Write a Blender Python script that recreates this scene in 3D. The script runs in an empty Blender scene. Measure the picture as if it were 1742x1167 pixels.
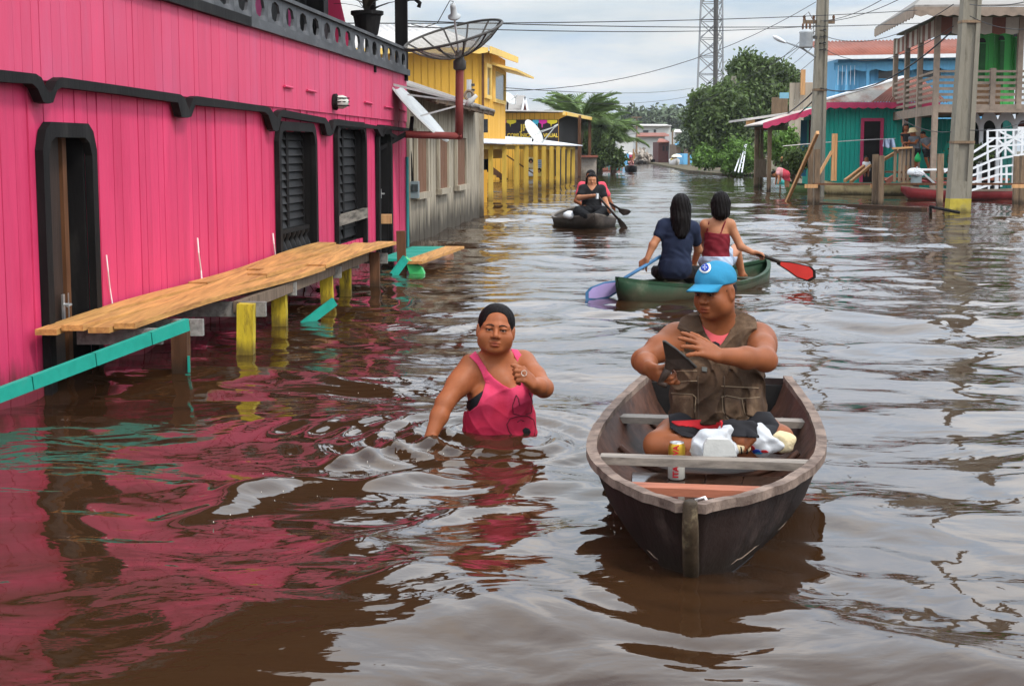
import bpy, math, random
import numpy as np
from mathutils import Vector as V, Matrix
from mathutils.bvhtree import BVHTree
random.seed(7); np.random.seed(7)
sc = bpy.context.scene
R = math.radians
# ---------------------------------------------------------------- camera, sky, sun, exposure
FPX, CX, CY, CAMH = 2600.0, 871.0, 583.5, 1.35
PIT = math.atan((CY-255.0)/FPX)
SP, CP = math.sin(PIT), math.cos(PIT)
cam = bpy.data.objects.new('camera', bpy.data.cameras.new('camera'))
sc.collection.objects.link(cam); sc.camera = cam
cam.location = (0, 0, CAMH); cam.rotation_euler = (math.pi/2-PIT, 0, 0)
cam.data.sensor_width = 36; cam.data.lens = 36*FPX/1742
cam.data.clip_start = .05; cam.data.clip_end = 3000

SUN_EL, SUN_AZ = R(52), R(132)          # azimuth clockwise from +Y
world = bpy.data.worlds.new("World"); sc.world = world; world.use_nodes = True
nt = world.node_tree; nt.nodes.clear()
def nn(t, typ, **kw):
    n = t.nodes.new(typ)
    for k, v in kw.items():
        if k.startswith('_'): setattr(n, k[1:], v)
        else: n.inputs[k.replace('__', ' ')].default_value = v
    return n
out = nn(nt, 'ShaderNodeOutputWorld'); bg = nn(nt, 'ShaderNodeBackground')
sky = nn(nt, 'ShaderNodeTexSky', _sky_type='NISHITA', _sun_disc=False, _sun_elevation=SUN_EL, _sun_rotation=SUN_AZ)
sky.air_density = 1.0; sky.dust_density = 1.5; sky.ozone_density = 1.5
tc = nn(nt, 'ShaderNodeTexCoord')
sep = nn(nt, 'ShaderNodeSeparateXYZ'); nt.links.new(tc.outputs['Generated'], sep.inputs[0])
zz = nn(nt, 'ShaderNodeMath', _operation='ADD'); zz.inputs[1].default_value = .16
zm = nn(nt, 'ShaderNodeMath', _operation='MAXIMUM'); zm.inputs[1].default_value = 0
nt.links.new(sep.outputs[2], zm.inputs[0]); nt.links.new(zm.outputs[0], zz.inputs[0])
dv = nn(nt, 'ShaderNodeVectorMath', _operation='DIVIDE'); cb = nn(nt, 'ShaderNodeCombineXYZ')
for i in range(3): nt.links.new(zz.outputs[0], cb.inputs[i])
nt.links.new(tc.outputs['Generated'], dv.inputs[0]); nt.links.new(cb.outputs[0], dv.inputs[1])
n1 = nn(nt, 'ShaderNodeTexNoise', Scale=1.0, Detail=7, Roughness=.55, Distortion=.3)
nt.links.new(dv.outputs[0], n1.inputs['Vector'])
cr = nn(nt, 'ShaderNodeValToRGB'); cr.color_ramp.elements[0].position = .38; cr.color_ramp.elements[1].position = .60
cr.color_ramp.elements[0].color = (.62, .62, .62, 1)
nt.links.new(n1.outputs['Fac'], cr.inputs[0])
n2 = nn(nt, 'ShaderNodeTexNoise', Scale=1.7, Detail=5, Roughness=.5); n2.inputs['Distortion'].default_value = .2
nt.links.new(dv.outputs[0], n2.inputs['Vector'])
cr2 = nn(nt, 'ShaderNodeValToRGB')
cr2.color_ramp.elements[0].position = .35; cr2.color_ramp.elements[0].color = (4.6, 5.7, 6.9, 1)
cr2.color_ramp.elements[1].position = .66; cr2.color_ramp.elements[1].color = (8.4, 8.2, 7.9, 1)
nt.links.new(n2.outputs['Fac'], cr2.inputs[0])
mx = nn(nt, 'ShaderNodeMix', _data_type='RGBA')
nt.links.new(cr.outputs[0], mx.inputs['Factor'])
nt.links.new(sky.outputs[0], mx.inputs[6]); nt.links.new(cr2.outputs[0], mx.inputs[7])
ov = nn(nt, 'ShaderNodeMapRange'); nt.links.new(zm.outputs[0], ov.inputs[0]); ov.inputs[1].default_value = .085; ov.inputs[2].default_value = .34; ov.inputs[3].default_value = 1.46; ov.inputs[4].default_value = 4.3
ml = nn(nt, 'ShaderNodeVectorMath', _operation='SCALE'); nt.links.new(mx.outputs[2], ml.inputs[0]); nt.links.new(ov.outputs[0], ml.inputs['Scale'])   # overcast sky brightens towards the zenith
nt.links.new(ml.outputs[0], bg.inputs[0]); bg.inputs[1].default_value = .10
nt.links.new(bg.outputs[0], out.inputs[0])

sun = bpy.data.objects.new('sun', bpy.data.lights.new('sun', 'SUN')); sc.collection.objects.link(sun)
sun.data.energy = 3.0; sun.data.angle = R(11); sun.data.color = (1, .95, .87)
sd = V((math.sin(SUN_AZ)*math.cos(SUN_EL), math.cos(SUN_AZ)*math.cos(SUN_EL), math.sin(SUN_EL)))
sun.rotation_euler = sd.to_track_quat('Z', 'Y').to_euler()
sc.view_settings.view_transform = 'Standard'; sc.view_settings.look = 'None'
sc.view_settings.gamma = 1; sc.view_settings.use_curve_mapping = False
sc.view_settings.exposure = -0.33
sc.cycles.max_bounces = 6; sc.cycles.glossy_bounces = 3; sc.cycles.transparent_max_bounces = 8

# ---------------------------------------------------------------- measuring: a photo point at a known depth or on a known plane
def ray(x, y):
    u, v = (x-CX)/FPX, (CY-y)/FPX
    return V((u, CP+v*SP, -SP+v*CP))
def at(x, y, Y):
    d = ray(x, y); t = Y/d.y
    return V((d.x*t, Y, CAMH+d.z*t))
def wat(x, y, z=0.0):
    d = ray(x, y); t = (z-CAMH)/d.z
    return V((d.x*t, d.y*t, z))
WX, WS = -3.404, .088                       # street line of the left-hand houses: X = WX + WS*Y
def onwall(x, y, off=0.0):
    d = ray(x, y); t = (WX+off)/(d.x-WS*d.y)
    return V((d.x*t, d.y*t, CAMH+d.z*t))
def lw(Y, z, off=0.0): return V((WX+WS*Y+off, Y, z))
def pix(P):                                   # world points (n,3) -> photo pixels
    d = P-np.array([0, 0, CAMH])
    f = d[:, 1]*CP-d[:, 2]*SP; v = d[:, 1]*SP+d[:, 2]*CP
    return CX+FPX*d[:, 0]/f, CY-FPX*v/f

# ---------------------------------------------------------------- materials
MATS = {}
def lin(r, g, b):
    f = lambda c: (c/255/12.92 if c/255 <= .04045 else ((c/255+.055)/1.055)**2.4)
    return (f(r), f(g), f(b))
def mat(name, col, rough=.65, var=.18, scale=6, stretch=(1, 1, 1), bump=.15, bscale=None, dirt=None, damt=.5, dscale=3,
        wl=None, metal=0, objvar=0, tint=False, island=0, spec=.14, coat=0, translucent=0, alpha=None, dist=.01):
    if name in MATS: return MATS[name]
    m = bpy.data.materials.new(name); MATS[name] = m; m.use_nodes = True
    t = m.node_tree; b = t.nodes['Principled BSDF']; L = t.links.new
    b.inputs['Roughness'].default_value = rough; b.inputs['Metallic'].default_value = metal
    b.inputs['Specular IOR Level'].default_value = spec; b.inputs['Coat Weight'].default_value = coat
    tcn = nn(t, 'ShaderNodeTexCoord'); mp = nn(t, 'ShaderNodeMapping'); mp.inputs['Scale'].default_value = stretch
    L(tcn.outputs['Object'], mp.inputs[0])
    no = nn(t, 'ShaderNodeTexNoise', Scale=scale, Detail=6, Roughness=.6); L(mp.outputs[0], no.inputs['Vector'])
    rp = nn(t, 'ShaderNodeValToRGB')
    c = np.array(col)
    rp.color_ramp.elements[0].position = .3; rp.color_ramp.elements[0].color = (*np.clip(c*(1-var), 0, 1), 1)
    rp.color_ramp.elements[1].position = .7; rp.color_ramp.elements[1].color = (*np.clip(c*(1+var), 0, 1), 1)
    L(no.outputs['Fac'], rp.inputs[0]); cur = rp.outputs[0]
    def mixin(fac, colr):
        nonlocal cur
        x = nn(t, 'ShaderNodeMix', _data_type='RGBA'); L(fac, x.inputs['Factor']); L(cur, x.inputs[6]); x.inputs[7].default_value = (*colr, 1)
        cur = x.outputs[2]
    if dirt:
        n3 = nn(t, 'ShaderNodeTexNoise', Scale=dscale, Detail=8, Roughness=.7); L(mp.outputs[0], n3.inputs['Vector'])
        r3 = nn(t, 'ShaderNodeValToRGB'); r3.color_ramp.elements[0].position = .65-damt*.3; r3.color_ramp.elements[1].position = .8-damt*.2
        L(n3.outputs['Fac'], r3.inputs[0]); mixin(r3.outputs[0], dirt)
    if wl:                                    # wet / algae tide mark: colour, height where it fades out
        g = nn(t, 'ShaderNodeNewGeometry'); s = nn(t, 'ShaderNodeSeparateXYZ'); L(g.outputs['Position'], s.inputs[0])
        n4 = nn(t, 'ShaderNodeTexNoise', Scale=5, Detail=5); n4.noise_dimensions = '3D'
        m4 = nn(t, 'ShaderNodeMapping'); m4.inputs['Scale'].default_value = (2, 2, .3); L(g.outputs['Position'], m4.inputs[0]); L(m4.outputs[0], n4.inputs['Vector'])
        mm = nn(t, 'ShaderNodeMath', _operation='MULTIPLY_ADD'); L(n4.outputs['Fac'], mm.inputs[0]); mm.inputs[1].default_value = -wl[1]*1.6; L(s.outputs[2], mm.inputs[2])
        mr = nn(t, 'ShaderNodeMapRange'); L(mm.outputs[0], mr.inputs[0]); mr.inputs[1].default_value = -.5*wl[1]; mr.inputs[2].default_value = .25*wl[1]
        mr.inputs[3].default_value = wl[2] if len(wl) > 2 else .85; mr.inputs[4].default_value = 0
        mixin(mr.outputs[0], wl[0])
    if objvar or island:
        hs = nn(t, 'ShaderNodeHueSaturation'); oi = nn(t, 'ShaderNodeObjectInfo' if objvar else 'ShaderNodeNewGeometry')
        a = objvar or island; q = nn(t, 'ShaderNodeMapRange'); L(oi.outputs['Random' if objvar else 'Random Per Island'], q.inputs[0])
        q.inputs[3].default_value = 1-a; q.inputs[4].default_value = 1+a; L(q.outputs[0], hs.inputs['Value']); L(cur, hs.inputs['Color']); cur = hs.outputs[0]
    if tint:
        at_ = nn(t, 'ShaderNodeVertexColor', _layer_name='tint'); x = nn(t, 'ShaderNodeMix', _data_type='RGBA', _blend_type='MULTIPLY')
        x.inputs['Factor'].default_value = 1; L(cur, x.inputs[6]); L(at_.outputs[0], x.inputs[7]); cur = x.outputs[2]
    L(cur, b.inputs['Base Color'])
    if bump:
        n5 = nn(t, 'ShaderNodeTexNoise', Scale=bscale or scale*4, Detail=6, Roughness=.65); L(mp.outputs[0], n5.inputs['Vector'])
        bp = nn(t, 'ShaderNodeBump', Strength=bump, Distance=dist); L(n5.outputs['Fac'], bp.inputs['Height']); L(bp.outputs[0], b.inputs['Normal'])
    if alpha is not None: b.inputs['Alpha'].default_value = alpha
    if translucent:
        tr = nn(t, 'ShaderNodeBsdfTranslucent'); L(cur, tr.inputs[0]); ms = nn(t, 'ShaderNodeMixShader'); ms.inputs[0].default_value = translucent
        o = t.nodes['Material Output']; L(b.outputs[0], ms.inputs[1]); L(tr.outputs[0], ms.inputs[2]); L(ms.outputs[0], o.inputs[0])
    return m

# ---------------------------------------------------------------- objects
def tag(o, label=None, cat=None, group=None, kind=None):
    if label: o['label'] = label
    if cat: o['category'] = cat
    if group: o['group'] = group
    if kind: o['kind'] = kind
    return o
def link(o): sc.collection.objects.link(o); return o
def wloc(o):
    p = V((0, 0, 0))
    while o: p = p+o.location; o = o.parent
    return p
def thing(name, loc, label, cat, group=None):
    o = bpy.data.objects.new(name, None); link(o); o.location = loc; o.empty_display_size = .1
    return tag(o, label, cat, group)
class G:
    def __init__(s): s.v = []; s.f = []; s.sm = False
    def add(s, vs, fs):
        n = len(s.v); s.v += [V(p) for p in vs]; s.f += [tuple(i+n for i in f) for f in fs]; return s
    def prism(s, poly, vec):
        n = len(poly); vec = V(vec); a = [V(p) for p in poly]
        nrm = V((0, 0, 0))
        for i in range(n): nrm += (a[i]-a[0]).cross(a[(i+1) % n]-a[0])
        if nrm.dot(vec) > 0: a.reverse()
        vs = a+[p+vec for p in a]
        return s.add(vs, [tuple(range(n)), tuple(range(2*n-1, n-1, -1))]+[(i, n+i, n+(i+1) % n, (i+1) % n) for i in range(n)])
    def box(s, c, d, rz=0, M=None):
        c = V(c); x, y, z = d[0]/2, d[1]/2, d[2]/2
        m = M or Matrix.Rotation(rz, 3, 'Z')
        p = [c+m @ V((sx*x, sy*y, sz*z)) for sx, sy, sz in ((-1,-1,-1),(1,-1,-1),(1,1,-1),(-1,1,-1),(-1,-1,1),(1,-1,1),(1,1,1),(-1,1,1))]
        return s.add(p, [(3,2,1,0),(4,5,6,7),(0,1,5,4),(1,2,6,5),(2,3,7,6),(3,0,4,7)])
    def bar(s, a, b, w, h, up=(0, 0, 1)):
        a, b = V(a), V(b); d = (b-a); l = d.length; d = d/l; up = V(up)
        if abs(d.dot(up)) > .98: up = V((0, 1, 0))
        x = d.cross(up).normalized(); z = x.cross(d)
        return s.box((a+b)/2, (w, l, h), M=Matrix((x, d, z)).transposed())
    def tube(s, pts, r, n=8, cap=True):
        pts = [V(p) for p in pts]; k = len(pts); rr = r if isinstance(r, (list, tuple)) else [r]*k
        vs = []; fs = []; ref = None
        for i, p in enumerate(pts):
            d = (pts[min(i+1, k-1)]-pts[max(i-1, 0)]).normalized()
            if ref is None: ref = V((0, 0, 1)) if abs(d.z) < .9 else V((1, 0, 0))
            x = d.cross(ref).normalized(); y = x.cross(d).normalized(); ref = y
            for j in range(n):
                a = 2*math.pi*j/n; vs.append(p+(x*math.cos(a)+y*math.sin(a))*rr[i])
        for i in range(k-1):
            for j in range(n):
                j2 = (j+1) % n; fs.append((i*n+j2, i*n+j, i*n+n+j, i*n+n+j2))
        if cap: fs += [tuple(range(n)), tuple(range(k*n-1, k*n-n-1, -1))]
        return s.add(vs, fs)
    def lathe(s, c, prof, n=20, M=None):
        c = V(c); m = M or Matrix.Identity(3); vs = []; fs = []
        for r, z in prof:
            for j in range(n):
                a = 2*math.pi*j/n; vs.append(c+m @ V((r*math.cos(a), r*math.sin(a), z)))
        for i in range(len(prof)-1):
            for j in range(n):
                j2 = (j+1) % n; fs.append((i*n+j, i*n+j2, i*n+n+j2, i*n+n+j))
        return s.add(vs, fs)
    def strip(s, A, B, vec):                  # thick ribbon between two rails of points
        vec = V(vec)
        A = [V(p) for p in A]; B = [V(p) for p in B]; n = len(A)
        vs = A+B+[p+vec for p in A]+[p+vec for p in B]; fs = []
        for i in range(n-1):
            fs += [(i, n+i, n+i+1, i+1), (2*n+i, 2*n+i+1, 3*n+i+1, 3*n+i), (i, i+1, 2*n+i+1, 2*n+i), (n+i, 3*n+i, 3*n+i+1, n+i+1)]
        fs += [(0, 2*n, 3*n, n), (n-1, 2*n-1, 4*n-1, 3*n-1)]
        return s.add(vs, fs)
    def corr(s, a, b, c, waves, amp, nu=None, th=.006, jag=0):   # corrugated sheet: waves run along a->b, slope a->c
        a, b, c = V(a), V(b), V(c); nrm = (b-a).cross(c-a).normalized()
        if nrm.z < 0: nrm = -nrm
        nu = nu or waves*6; vs = []; fs = []
        for k in (0, 1):
            for j in (0, 1):
                for i in range(nu+1):
                    u = i/nu; jj = j+(random.uniform(-jag, jag) if jag and j == 1 and k == 0 else 0)
                    vs.append(a+(b-a)*u+(c-a)*jj+nrm*(amp*math.sin(u*waves*2*math.pi)-k*th))
        n = nu+1
        for i in range(nu):
            fs += [(i, i+1, n+i+1, n+i), (2*n+i, 3*n+i, 3*n+i+1, 2*n+i+1), (i, 2*n+i, 2*n+i+1, i+1), (n+i, n+i+1, 3*n+i+1, 3*n+i)]
        return s.add(vs, fs)
    def build(s, name, m, parent=None, smooth=False, loc=None):
        me = bpy.data.meshes.new(name); o = bpy.data.objects.new(name, me); link(o)
        base = wloc(parent) if parent else V(loc or (0, 0, 0))
        me.from_pydata([tuple(p-base) for p in s.v], [], s.f)
        if parent: o.parent = parent
        else: o.location = base
        for mm in (m if isinstance(m, (list, tuple)) else [m]): me.materials.append(mm)
        if smooth: me.shade_smooth()
        me.update(); return o
def fixn(o):
    import bmesh
    bm = bmesh.new(); bm.from_mesh(o.data); bmesh.ops.recalc_face_normals(bm, faces=bm.faces); bm.to_mesh(o.data); bm.free(); return o
def npmesh(name, v, f, m, parent=None, smooth=True, loc=None, tint=None):
    me = bpy.data.meshes.new(name); o = bpy.data.objects.new(name, me); link(o)
    base = wloc(parent) if parent else V(loc or (0, 0, 0))
    v = np.asarray(v, np.float32)-np.array(base, np.float32); f = np.asarray(f, np.int32); k = f.shape[1]
    me.vertices.add(len(v)); me.vertices.foreach_set('co', v.ravel())
    me.loops.add(f.size); me.loops.foreach_set('vertex_index', f.ravel())
    me.polygons.add(len(f)); me.polygons.foreach_set('loop_start', np.arange(0, f.size, k, dtype=np.int32))
    me.polygons.foreach_set('loop_total', np.full(len(f), k, np.int32))
    me.update(calc_edges=True); me.validate()
    if tint is not None:
        ca = me.color_attributes.new('tint', 'FLOAT_COLOR', 'POINT'); ca.data.foreach_set('color', np.hstack([tint, np.ones((len(v), 1))]).astype(np.float32).ravel())
    if smooth: me.shade_smooth()
    if parent: o.parent = parent
    else: o.location = base
    me.materials.append(m); return o
def copy_tree(o, parent=None):
    c = o.copy(); link(c)
    if parent: c.parent = parent
    for ch in list(o.children): copy_tree(ch, c)
    return c
# ================================================================ WATER AND GROUND
def water():
    ys = np.concatenate([[-12, -4, 0, 1.5], 2.6*np.exp(np.arange(0, 690)*.0055), 125*np.exp(np.arange(1, 30)*.075)])
    nx = 420
    u = np.linspace(-1, 1, nx); u = np.sign(u)*(np.abs(u)*.97+.03*np.abs(u)**3)
    YY = np.repeat(ys[:, None], nx, 1); half = .42*np.maximum(ys, 3)+2.2
    XX = u[None, :]*half[:, None]
    XX[:, 0] = -260; XX[:, -1] = 260; XX[:, 1] -= 3; XX[:, -2] += 3
    Z = np.zeros_like(XX); rng = np.random.RandomState(4)
    wx = XX+.12*np.sin(YY*1.3+XX*.7)+.05*np.sin(YY*3.1-XX*2.3+1); wy = YY+.10*np.sin(XX*1.7+YY*.6+2)+.05*np.sin(XX*3.7+YY*1.9)
    dy = np.gradient(ys)[:, None]; dx = half[:, None]*2/nx
    env = .75+.35*np.sin(XX*.9+YY*.45+.6)*np.sin(YY*.7-XX*.35)
    for i in range(54):
        lam = .30*(3.0/.30)**rng.rand(); th = rng.normal(0, .75); ph = rng.rand()*6.28
        k = 2*math.pi/lam; kx, ky = k*math.sin(th), k*math.cos(th)
        slope = .0195*(lam/.6)**-.1
        fade = np.clip(1.6-np.maximum(dy*abs(ky), dx*abs(kx))/1.1, 0, 1)
        Z += env*fade*slope/k*np.sin(wx*kx+wy*ky+ph)
    def ridge(pts, h, w):
        nonlocal Z
        P = [wat(*p) for p in pts]; best = np.full(XX.shape, 9.0)
        for a, b in zip(P[:-1], P[1:]):
            ex, ey = b.x-a.x, b.y-a.y; t = np.clip(((XX-a.x)*ex+(YY-a.y)*ey)/(ex*ex+ey*ey), 0, 1)
            best = np.minimum(best, np.hypot(XX-a.x-t*ex, YY-a.y-t*ey))
        n = 1+.28*np.sin(XX*9+YY*5)+.15*np.sin(YY*17-XX*11)
        Z += h*n*np.exp(-(best/w)**2)
    ridge([(330, 880), (400, 838), (500, 815), (620, 822), (760, 800)], .034, .10)
    ridge([(560, 790), (660, 765), (735, 762)], .022, .05)
    ridge([(600, 930), (720, 880), (860, 850), (930, 800)], .014, .09)
    ridge([(640, 1000), (760, 960), (900, 930)], .012, .10)
    ridge([(520, 640), (640, 655), (760, 690)], .012, .07)
    ridge([(900, 560), (1000, 545), (1090, 560)], .010, .10)
    ridge([(760, 560), (900, 535), (1060, 530), (1300, 500)], .010, .12)
    for cx, cy, r0, A in ((-.12, 7.05, .3, .012), (-.42, 6.85, .08, .010), (2.95, 15.0, .15, .012), (1.55, 26, .2, .01), (.6, 4.75, .25, .004)):
        d = np.hypot(XX-cx, YY-cy); Z += A*np.sin((d-r0)*2*math.pi/.17+1.3*np.sin(np.arctan2(YY-cy, XX-cx)*2))*np.exp(-np.maximum(d-r0, 0)/.42)*(d > r0*.6)
    Z[ys < 2.4] = 0
    ny = len(ys); idx = np.arange(ny*nx).reshape(ny, nx)
    f = np.stack([idx[:-1, :-1], idx[:-1, 1:], idx[1:, 1:], idx[1:, :-1]], -1).reshape(-1, 4)
    m = bpy.data.materials.new('river_water'); m.use_nodes = True; t = m.node_tree; b = t.nodes['Principled BSDF']; L = t.links.new
    b.inputs['Base Color'].default_value = (.031, .0142, .0060, 1); b.inputs['Roughness'].default_value = .035; b.inputs['IOR'].default_value = 1.345
    g = nn(t, 'ShaderNodeNewGeometry'); mp = nn(t, 'ShaderNodeMapping'); mp.inputs['Scale'].default_value = (.75, 1.15, 1); L(g.outputs['Position'], mp.inputs[0])
    a1 = nn(t, 'ShaderNodeTexNoise', Scale=2.6, Detail=2.5, Roughness=.5, Distortion=.6); a2 = nn(t, 'ShaderNodeTexNoise', Scale=.35, Detail=3)
    L(mp.outputs[0], a1.inputs['Vector']); L(mp.outputs[0], a2.inputs['Vector'])
    q = nn(t, 'ShaderNodeMapRange'); L(a2.outputs['Fac'], q.inputs[0]); q.inputs[1].default_value = .35; q.inputs[2].default_value = .65; q.inputs[3].default_value = .35; q.inputs[4].default_value = 1.2
    a3 = nn(t, 'ShaderNodeTexNoise', Scale=9.5, Detail=3, Roughness=.55, Distortion=.4); L(mp.outputs[0], a3.inputs['Vector'])
    ad = nn(t, 'ShaderNodeMath', _operation='MULTIPLY_ADD'); L(a3.outputs['Fac'], ad.inputs[0]); ad.inputs[1].default_value = .08; L(a1.outputs['Fac'], ad.inputs[2])
    mu = nn(t, 'ShaderNodeMath', _operation='MULTIPLY'); L(ad.outputs[0], mu.inputs[0]); L(q.outputs[0], mu.inputs[1])
    bp = nn(t, 'ShaderNodeBump', Strength=1.0, Distance=.024); L(mu.outputs[0], bp.inputs['Height']); L(bp.outputs[0], b.inputs['Normal'])
    o = npmesh('water', np.stack([XX, YY, Z], -1).reshape(-1, 3), f, m); tag(o, kind='structure')
water()
m_bank = mat('bank_mud', (.10, .075, .045), .9, .4, 2, bump=.5, dirt=(.05, .08, .03), dscale=1)
g = G(); g.prism([(-400, 213, -.4), (600, 213, -.4), (600, 900, -.4), (-400, 900, -.4)], (0, 0, .75))
tag(g.build('ground', m_bank), kind='structure')
g = G()                                        # river bank behind the right-hand gardens
bk = [(13.5, 60), (14, 75), (10.9, 80), (10.6, 92), (11.5, 110), (13, 140), (16, 213), (120, 213), (120, 40), (22, 44)]
g.prism([(x, y, -.4) for x, y in bk], (0, 0, .52)); tag(g.build('bank', m_bank), kind='structure')

# ================================================================ PINK BUILDING
m_pink = mat('pink_paint', (.60, .046, .128), .50, .12, 3, (1, 1, .25), .25, 30, dirt=(.50, .030, .095), damt=.5, dscale=2.5, objvar=.075, wl=((.10, .03, .03), .22, .8))
m_pink2 = mat('pink_paint_upper', (.60, .064, .140), .55, .10, 2, (1, 1, .3), .2, 26, dirt=(.55, .085, .17), damt=.65, dscale=1.6, objvar=.04)
m_blk = mat('black_paint', (.010, .009, .009), .6, .4, 5, (1, 1, .3), .35, 30, dirt=(.026, .024, .022), damt=.35, dscale=5, spec=.08)
m_rail = mat('grey_black_board', (.075, .077, .082), .6, .3, 6, (.3, .3, 1), .3, 25, dirt=(.16, .16, .165), damt=.4, dscale=4)
m_dark = mat('shade_black', (.012, .010, .009), .8, .3, 4, bump=.1)  # near-black stands in for shade inside openings and under eaves
m_oldwood = mat('weathered_wood', (.17, .12, .085), .85, .35, 5, (6, 6, .6), .5, 12, dirt=(.07, .05, .035), damt=.5, objvar=.2)
m_upper = mat('magenta_paint', (.26, .02, .09), .6, .15, 3, bump=.1)
pk = thing('pink_building', lw(8, 0), 'long two-storey pink plank building with black scalloped trim and balcony', 'building')
Y0, Y1 = 6.4, 21.72
ops = [(8.62, 9.32, -.4, 1.44), (14.12, 15.60, .28, 1.52), (16.78, 18.38, .30, 1.58), (19.30, 20.22, -.4, 1.60)]
def plank(Ya, Yb, za, zb, off, th, m):
    g = G(); q = .0035
    p = [lw(Ya+q, za, off), lw(Yb-q, za, off), lw(Yb-q, zb, off), lw(Ya+q, zb, off)]
    g.prism(p, (-th, 0, 0)); g.build('plank', m, pk)
rng = random.Random(3); y = Y0
while y < Y1-.02:
    w = rng.choice([.10, .125, .125, .15, .17])*(1.0 if y < 14 else 1.1); yb = min(y+w, Y1)
    if Y1-yb < .05: yb = Y1
    off = rng.uniform(-.007, .003); segs = [(-.35, 1.735)]
    for a, b, z0, z1 in ops:
        if yb > a+.01 and y < b-.01:
            lo = (y+yb)/2 < (a+b)/2
            segs = [(z1+.0, 1.735)]+([(-.35, z0)] if z0 > 0 else [])
            if y < a-.02 and lo: plank(y, a, -.35, z1, off, .02, m_pink)
            if yb > b+.02 and not lo: plank(b, yb, -.35, z1, off, .02, m_pink)
    for z0, z1 in segs: plank(y, yb, z0, z1, off, .02, m_pink)
    y = yb
y = Y0
while y < Y1-.02:
    w = rng.choice([.11, .14, .17, .22]); yb = min(y+w, Y1)
    if Y1-yb < .05: yb = Y1
    plank(y, yb, 1.735, 2.40, rng.uniform(.012, .016), .034, m_pink2); y = yb
g = G()                                        # dark backing added against light leaks between the planks, open at the doors
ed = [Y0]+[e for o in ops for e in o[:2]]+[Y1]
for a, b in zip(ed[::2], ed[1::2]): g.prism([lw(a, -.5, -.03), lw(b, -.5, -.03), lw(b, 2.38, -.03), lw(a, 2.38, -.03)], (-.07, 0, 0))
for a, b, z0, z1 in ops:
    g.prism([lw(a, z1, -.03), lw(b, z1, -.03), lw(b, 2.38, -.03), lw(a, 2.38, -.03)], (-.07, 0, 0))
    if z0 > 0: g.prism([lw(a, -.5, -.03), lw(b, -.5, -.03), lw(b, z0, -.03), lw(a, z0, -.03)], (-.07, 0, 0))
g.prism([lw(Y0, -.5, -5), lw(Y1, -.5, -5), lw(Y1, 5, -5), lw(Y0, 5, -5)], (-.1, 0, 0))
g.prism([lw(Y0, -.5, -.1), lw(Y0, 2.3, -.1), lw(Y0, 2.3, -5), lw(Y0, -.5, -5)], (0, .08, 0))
g.build('dark_backing', m_dark, pk)
g = G(); g.prism([lw(Y1, -.5, -.031), lw(Y1, 5.0, -1.25), lw(Y1, 5.0, -5), lw(Y1, -.5, -5)], (0, -.05, 0)); g.build('end_wall', m_pink, pk)
g = G(); g.prism([lw(Y0, 2.30, -.1), lw(Y1-.06, 2.30, -.1), lw(Y1-.06, 2.30, -5), lw(Y0, 2.30, -5)], (0, 0, .09)); g.build('balcony_floor', m_oldwood, pk)
g = G(); g.prism([lw(Y0, 4.9, .5), lw(Y1+.4, 4.9, .5), lw(Y1+.4, 5.6, -5), lw(Y0, 5.6, -5)], (0, 0, .08)); g.build('roof', mat('zinc_roof', (.35, .34, .33), .5, .2, 3, bump=.1, dirt=(.2, .12, .08)), pk)
# scalloped trim, traced on the wall plane
tops = [(-60, 115), (0, 121), (44, 126), (54, 132.6), (62.6, 152), (68.5, 159), (73, 154), (80, 138), (90, 132), (190, 146), (294, 161), (301.6, 167), (309, 187), (316, 167), (323, 164), (440, 181), (449, 184), (456, 194), (461.5, 201), (466, 190), (472, 187), (545, 201), (552, 211), (556.5, 223), (560, 205), (568, 203), (637, 215), (642, 222), (646, 230), (650, 216), (656, 215), (692, 219)]
bots = [(-60, 135), (0, 141), (38, 143), (47, 151), (57, 174), (66, 177), (74, 175), (81, 154), (89, 149), (190, 161), (290, 175), (296, 199), (306, 201), (313, 199), (320, 179), (440, 191), (446, 196), (454, 221), (459, 224), (464, 222), (469, 199), (543, 211), (548, 230), (554, 232), (558, 229), (563, 214), (635, 220), (641, 232), (646, 233), (649, 222), (656, 221), (692, 225)]
cuts = [0, 5, 12, 18, 23, 28, 31]
for a, b in zip(cuts[:-1], cuts[1:]):
    g = G(); g.strip([onwall(*p, .018) for p in tops[a:b+1]], [onwall(*p, .018) for p in bots[a:b+1]], (.055, 0, 0))
    g.build('scalloped_trim', m_blk, pk)
def frame(Ya, Yb, zb, zt, w, cham, off=.004, th=.045, name='door_frame', parent=None):
    o = [(Ya, zb), (Ya, zt-cham*1.2), (Ya+cham*.4, zt-cham*.35), (Ya+cham, zt), (Yb-cham, zt), (Yb-cham*.4, zt-cham*.35), (Yb, zt-cham*1.2), (Yb, zb)]
    i = [(Ya+w, zb), (Ya+w, zt-cham*1.2-w*.4), (Ya+w+cham*.3, zt-cham*.35-w*.8), (Ya+w+cham*.8, zt-w), (Yb-w-cham*.8, zt-w), (Yb-w-cham*.3, zt-cham*.35-w*.8), (Yb-w, zt-cham*1.2-w*.4), (Yb-w, zb)]
    g = G(); g.strip([lw(*p, off) for p in o], [lw(*p, off) for p in i], (th, 0, 0)); return g.build(name, m_blk, parent or pk)
def jamb(Ya, Yb, z0, z1, dep=.16):
    g = G()
    for Y in (Ya, Yb): g.prism([lw(Y-.012, z0, .002), lw(Y+.012, z0, .002), lw(Y+.012, z1, .002), lw(Y-.012, z1, .002)], (-dep, 0, 0))
    g.prism([lw(Ya-.012, z1, .002), lw(Yb+.012, z1, .002), lw(Yb+.012, z1+.02, .002), lw(Ya-.012, z1+.02, .002)], (-dep, 0, 0))
    return g.build('jamb', m_blk, pk)
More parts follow.
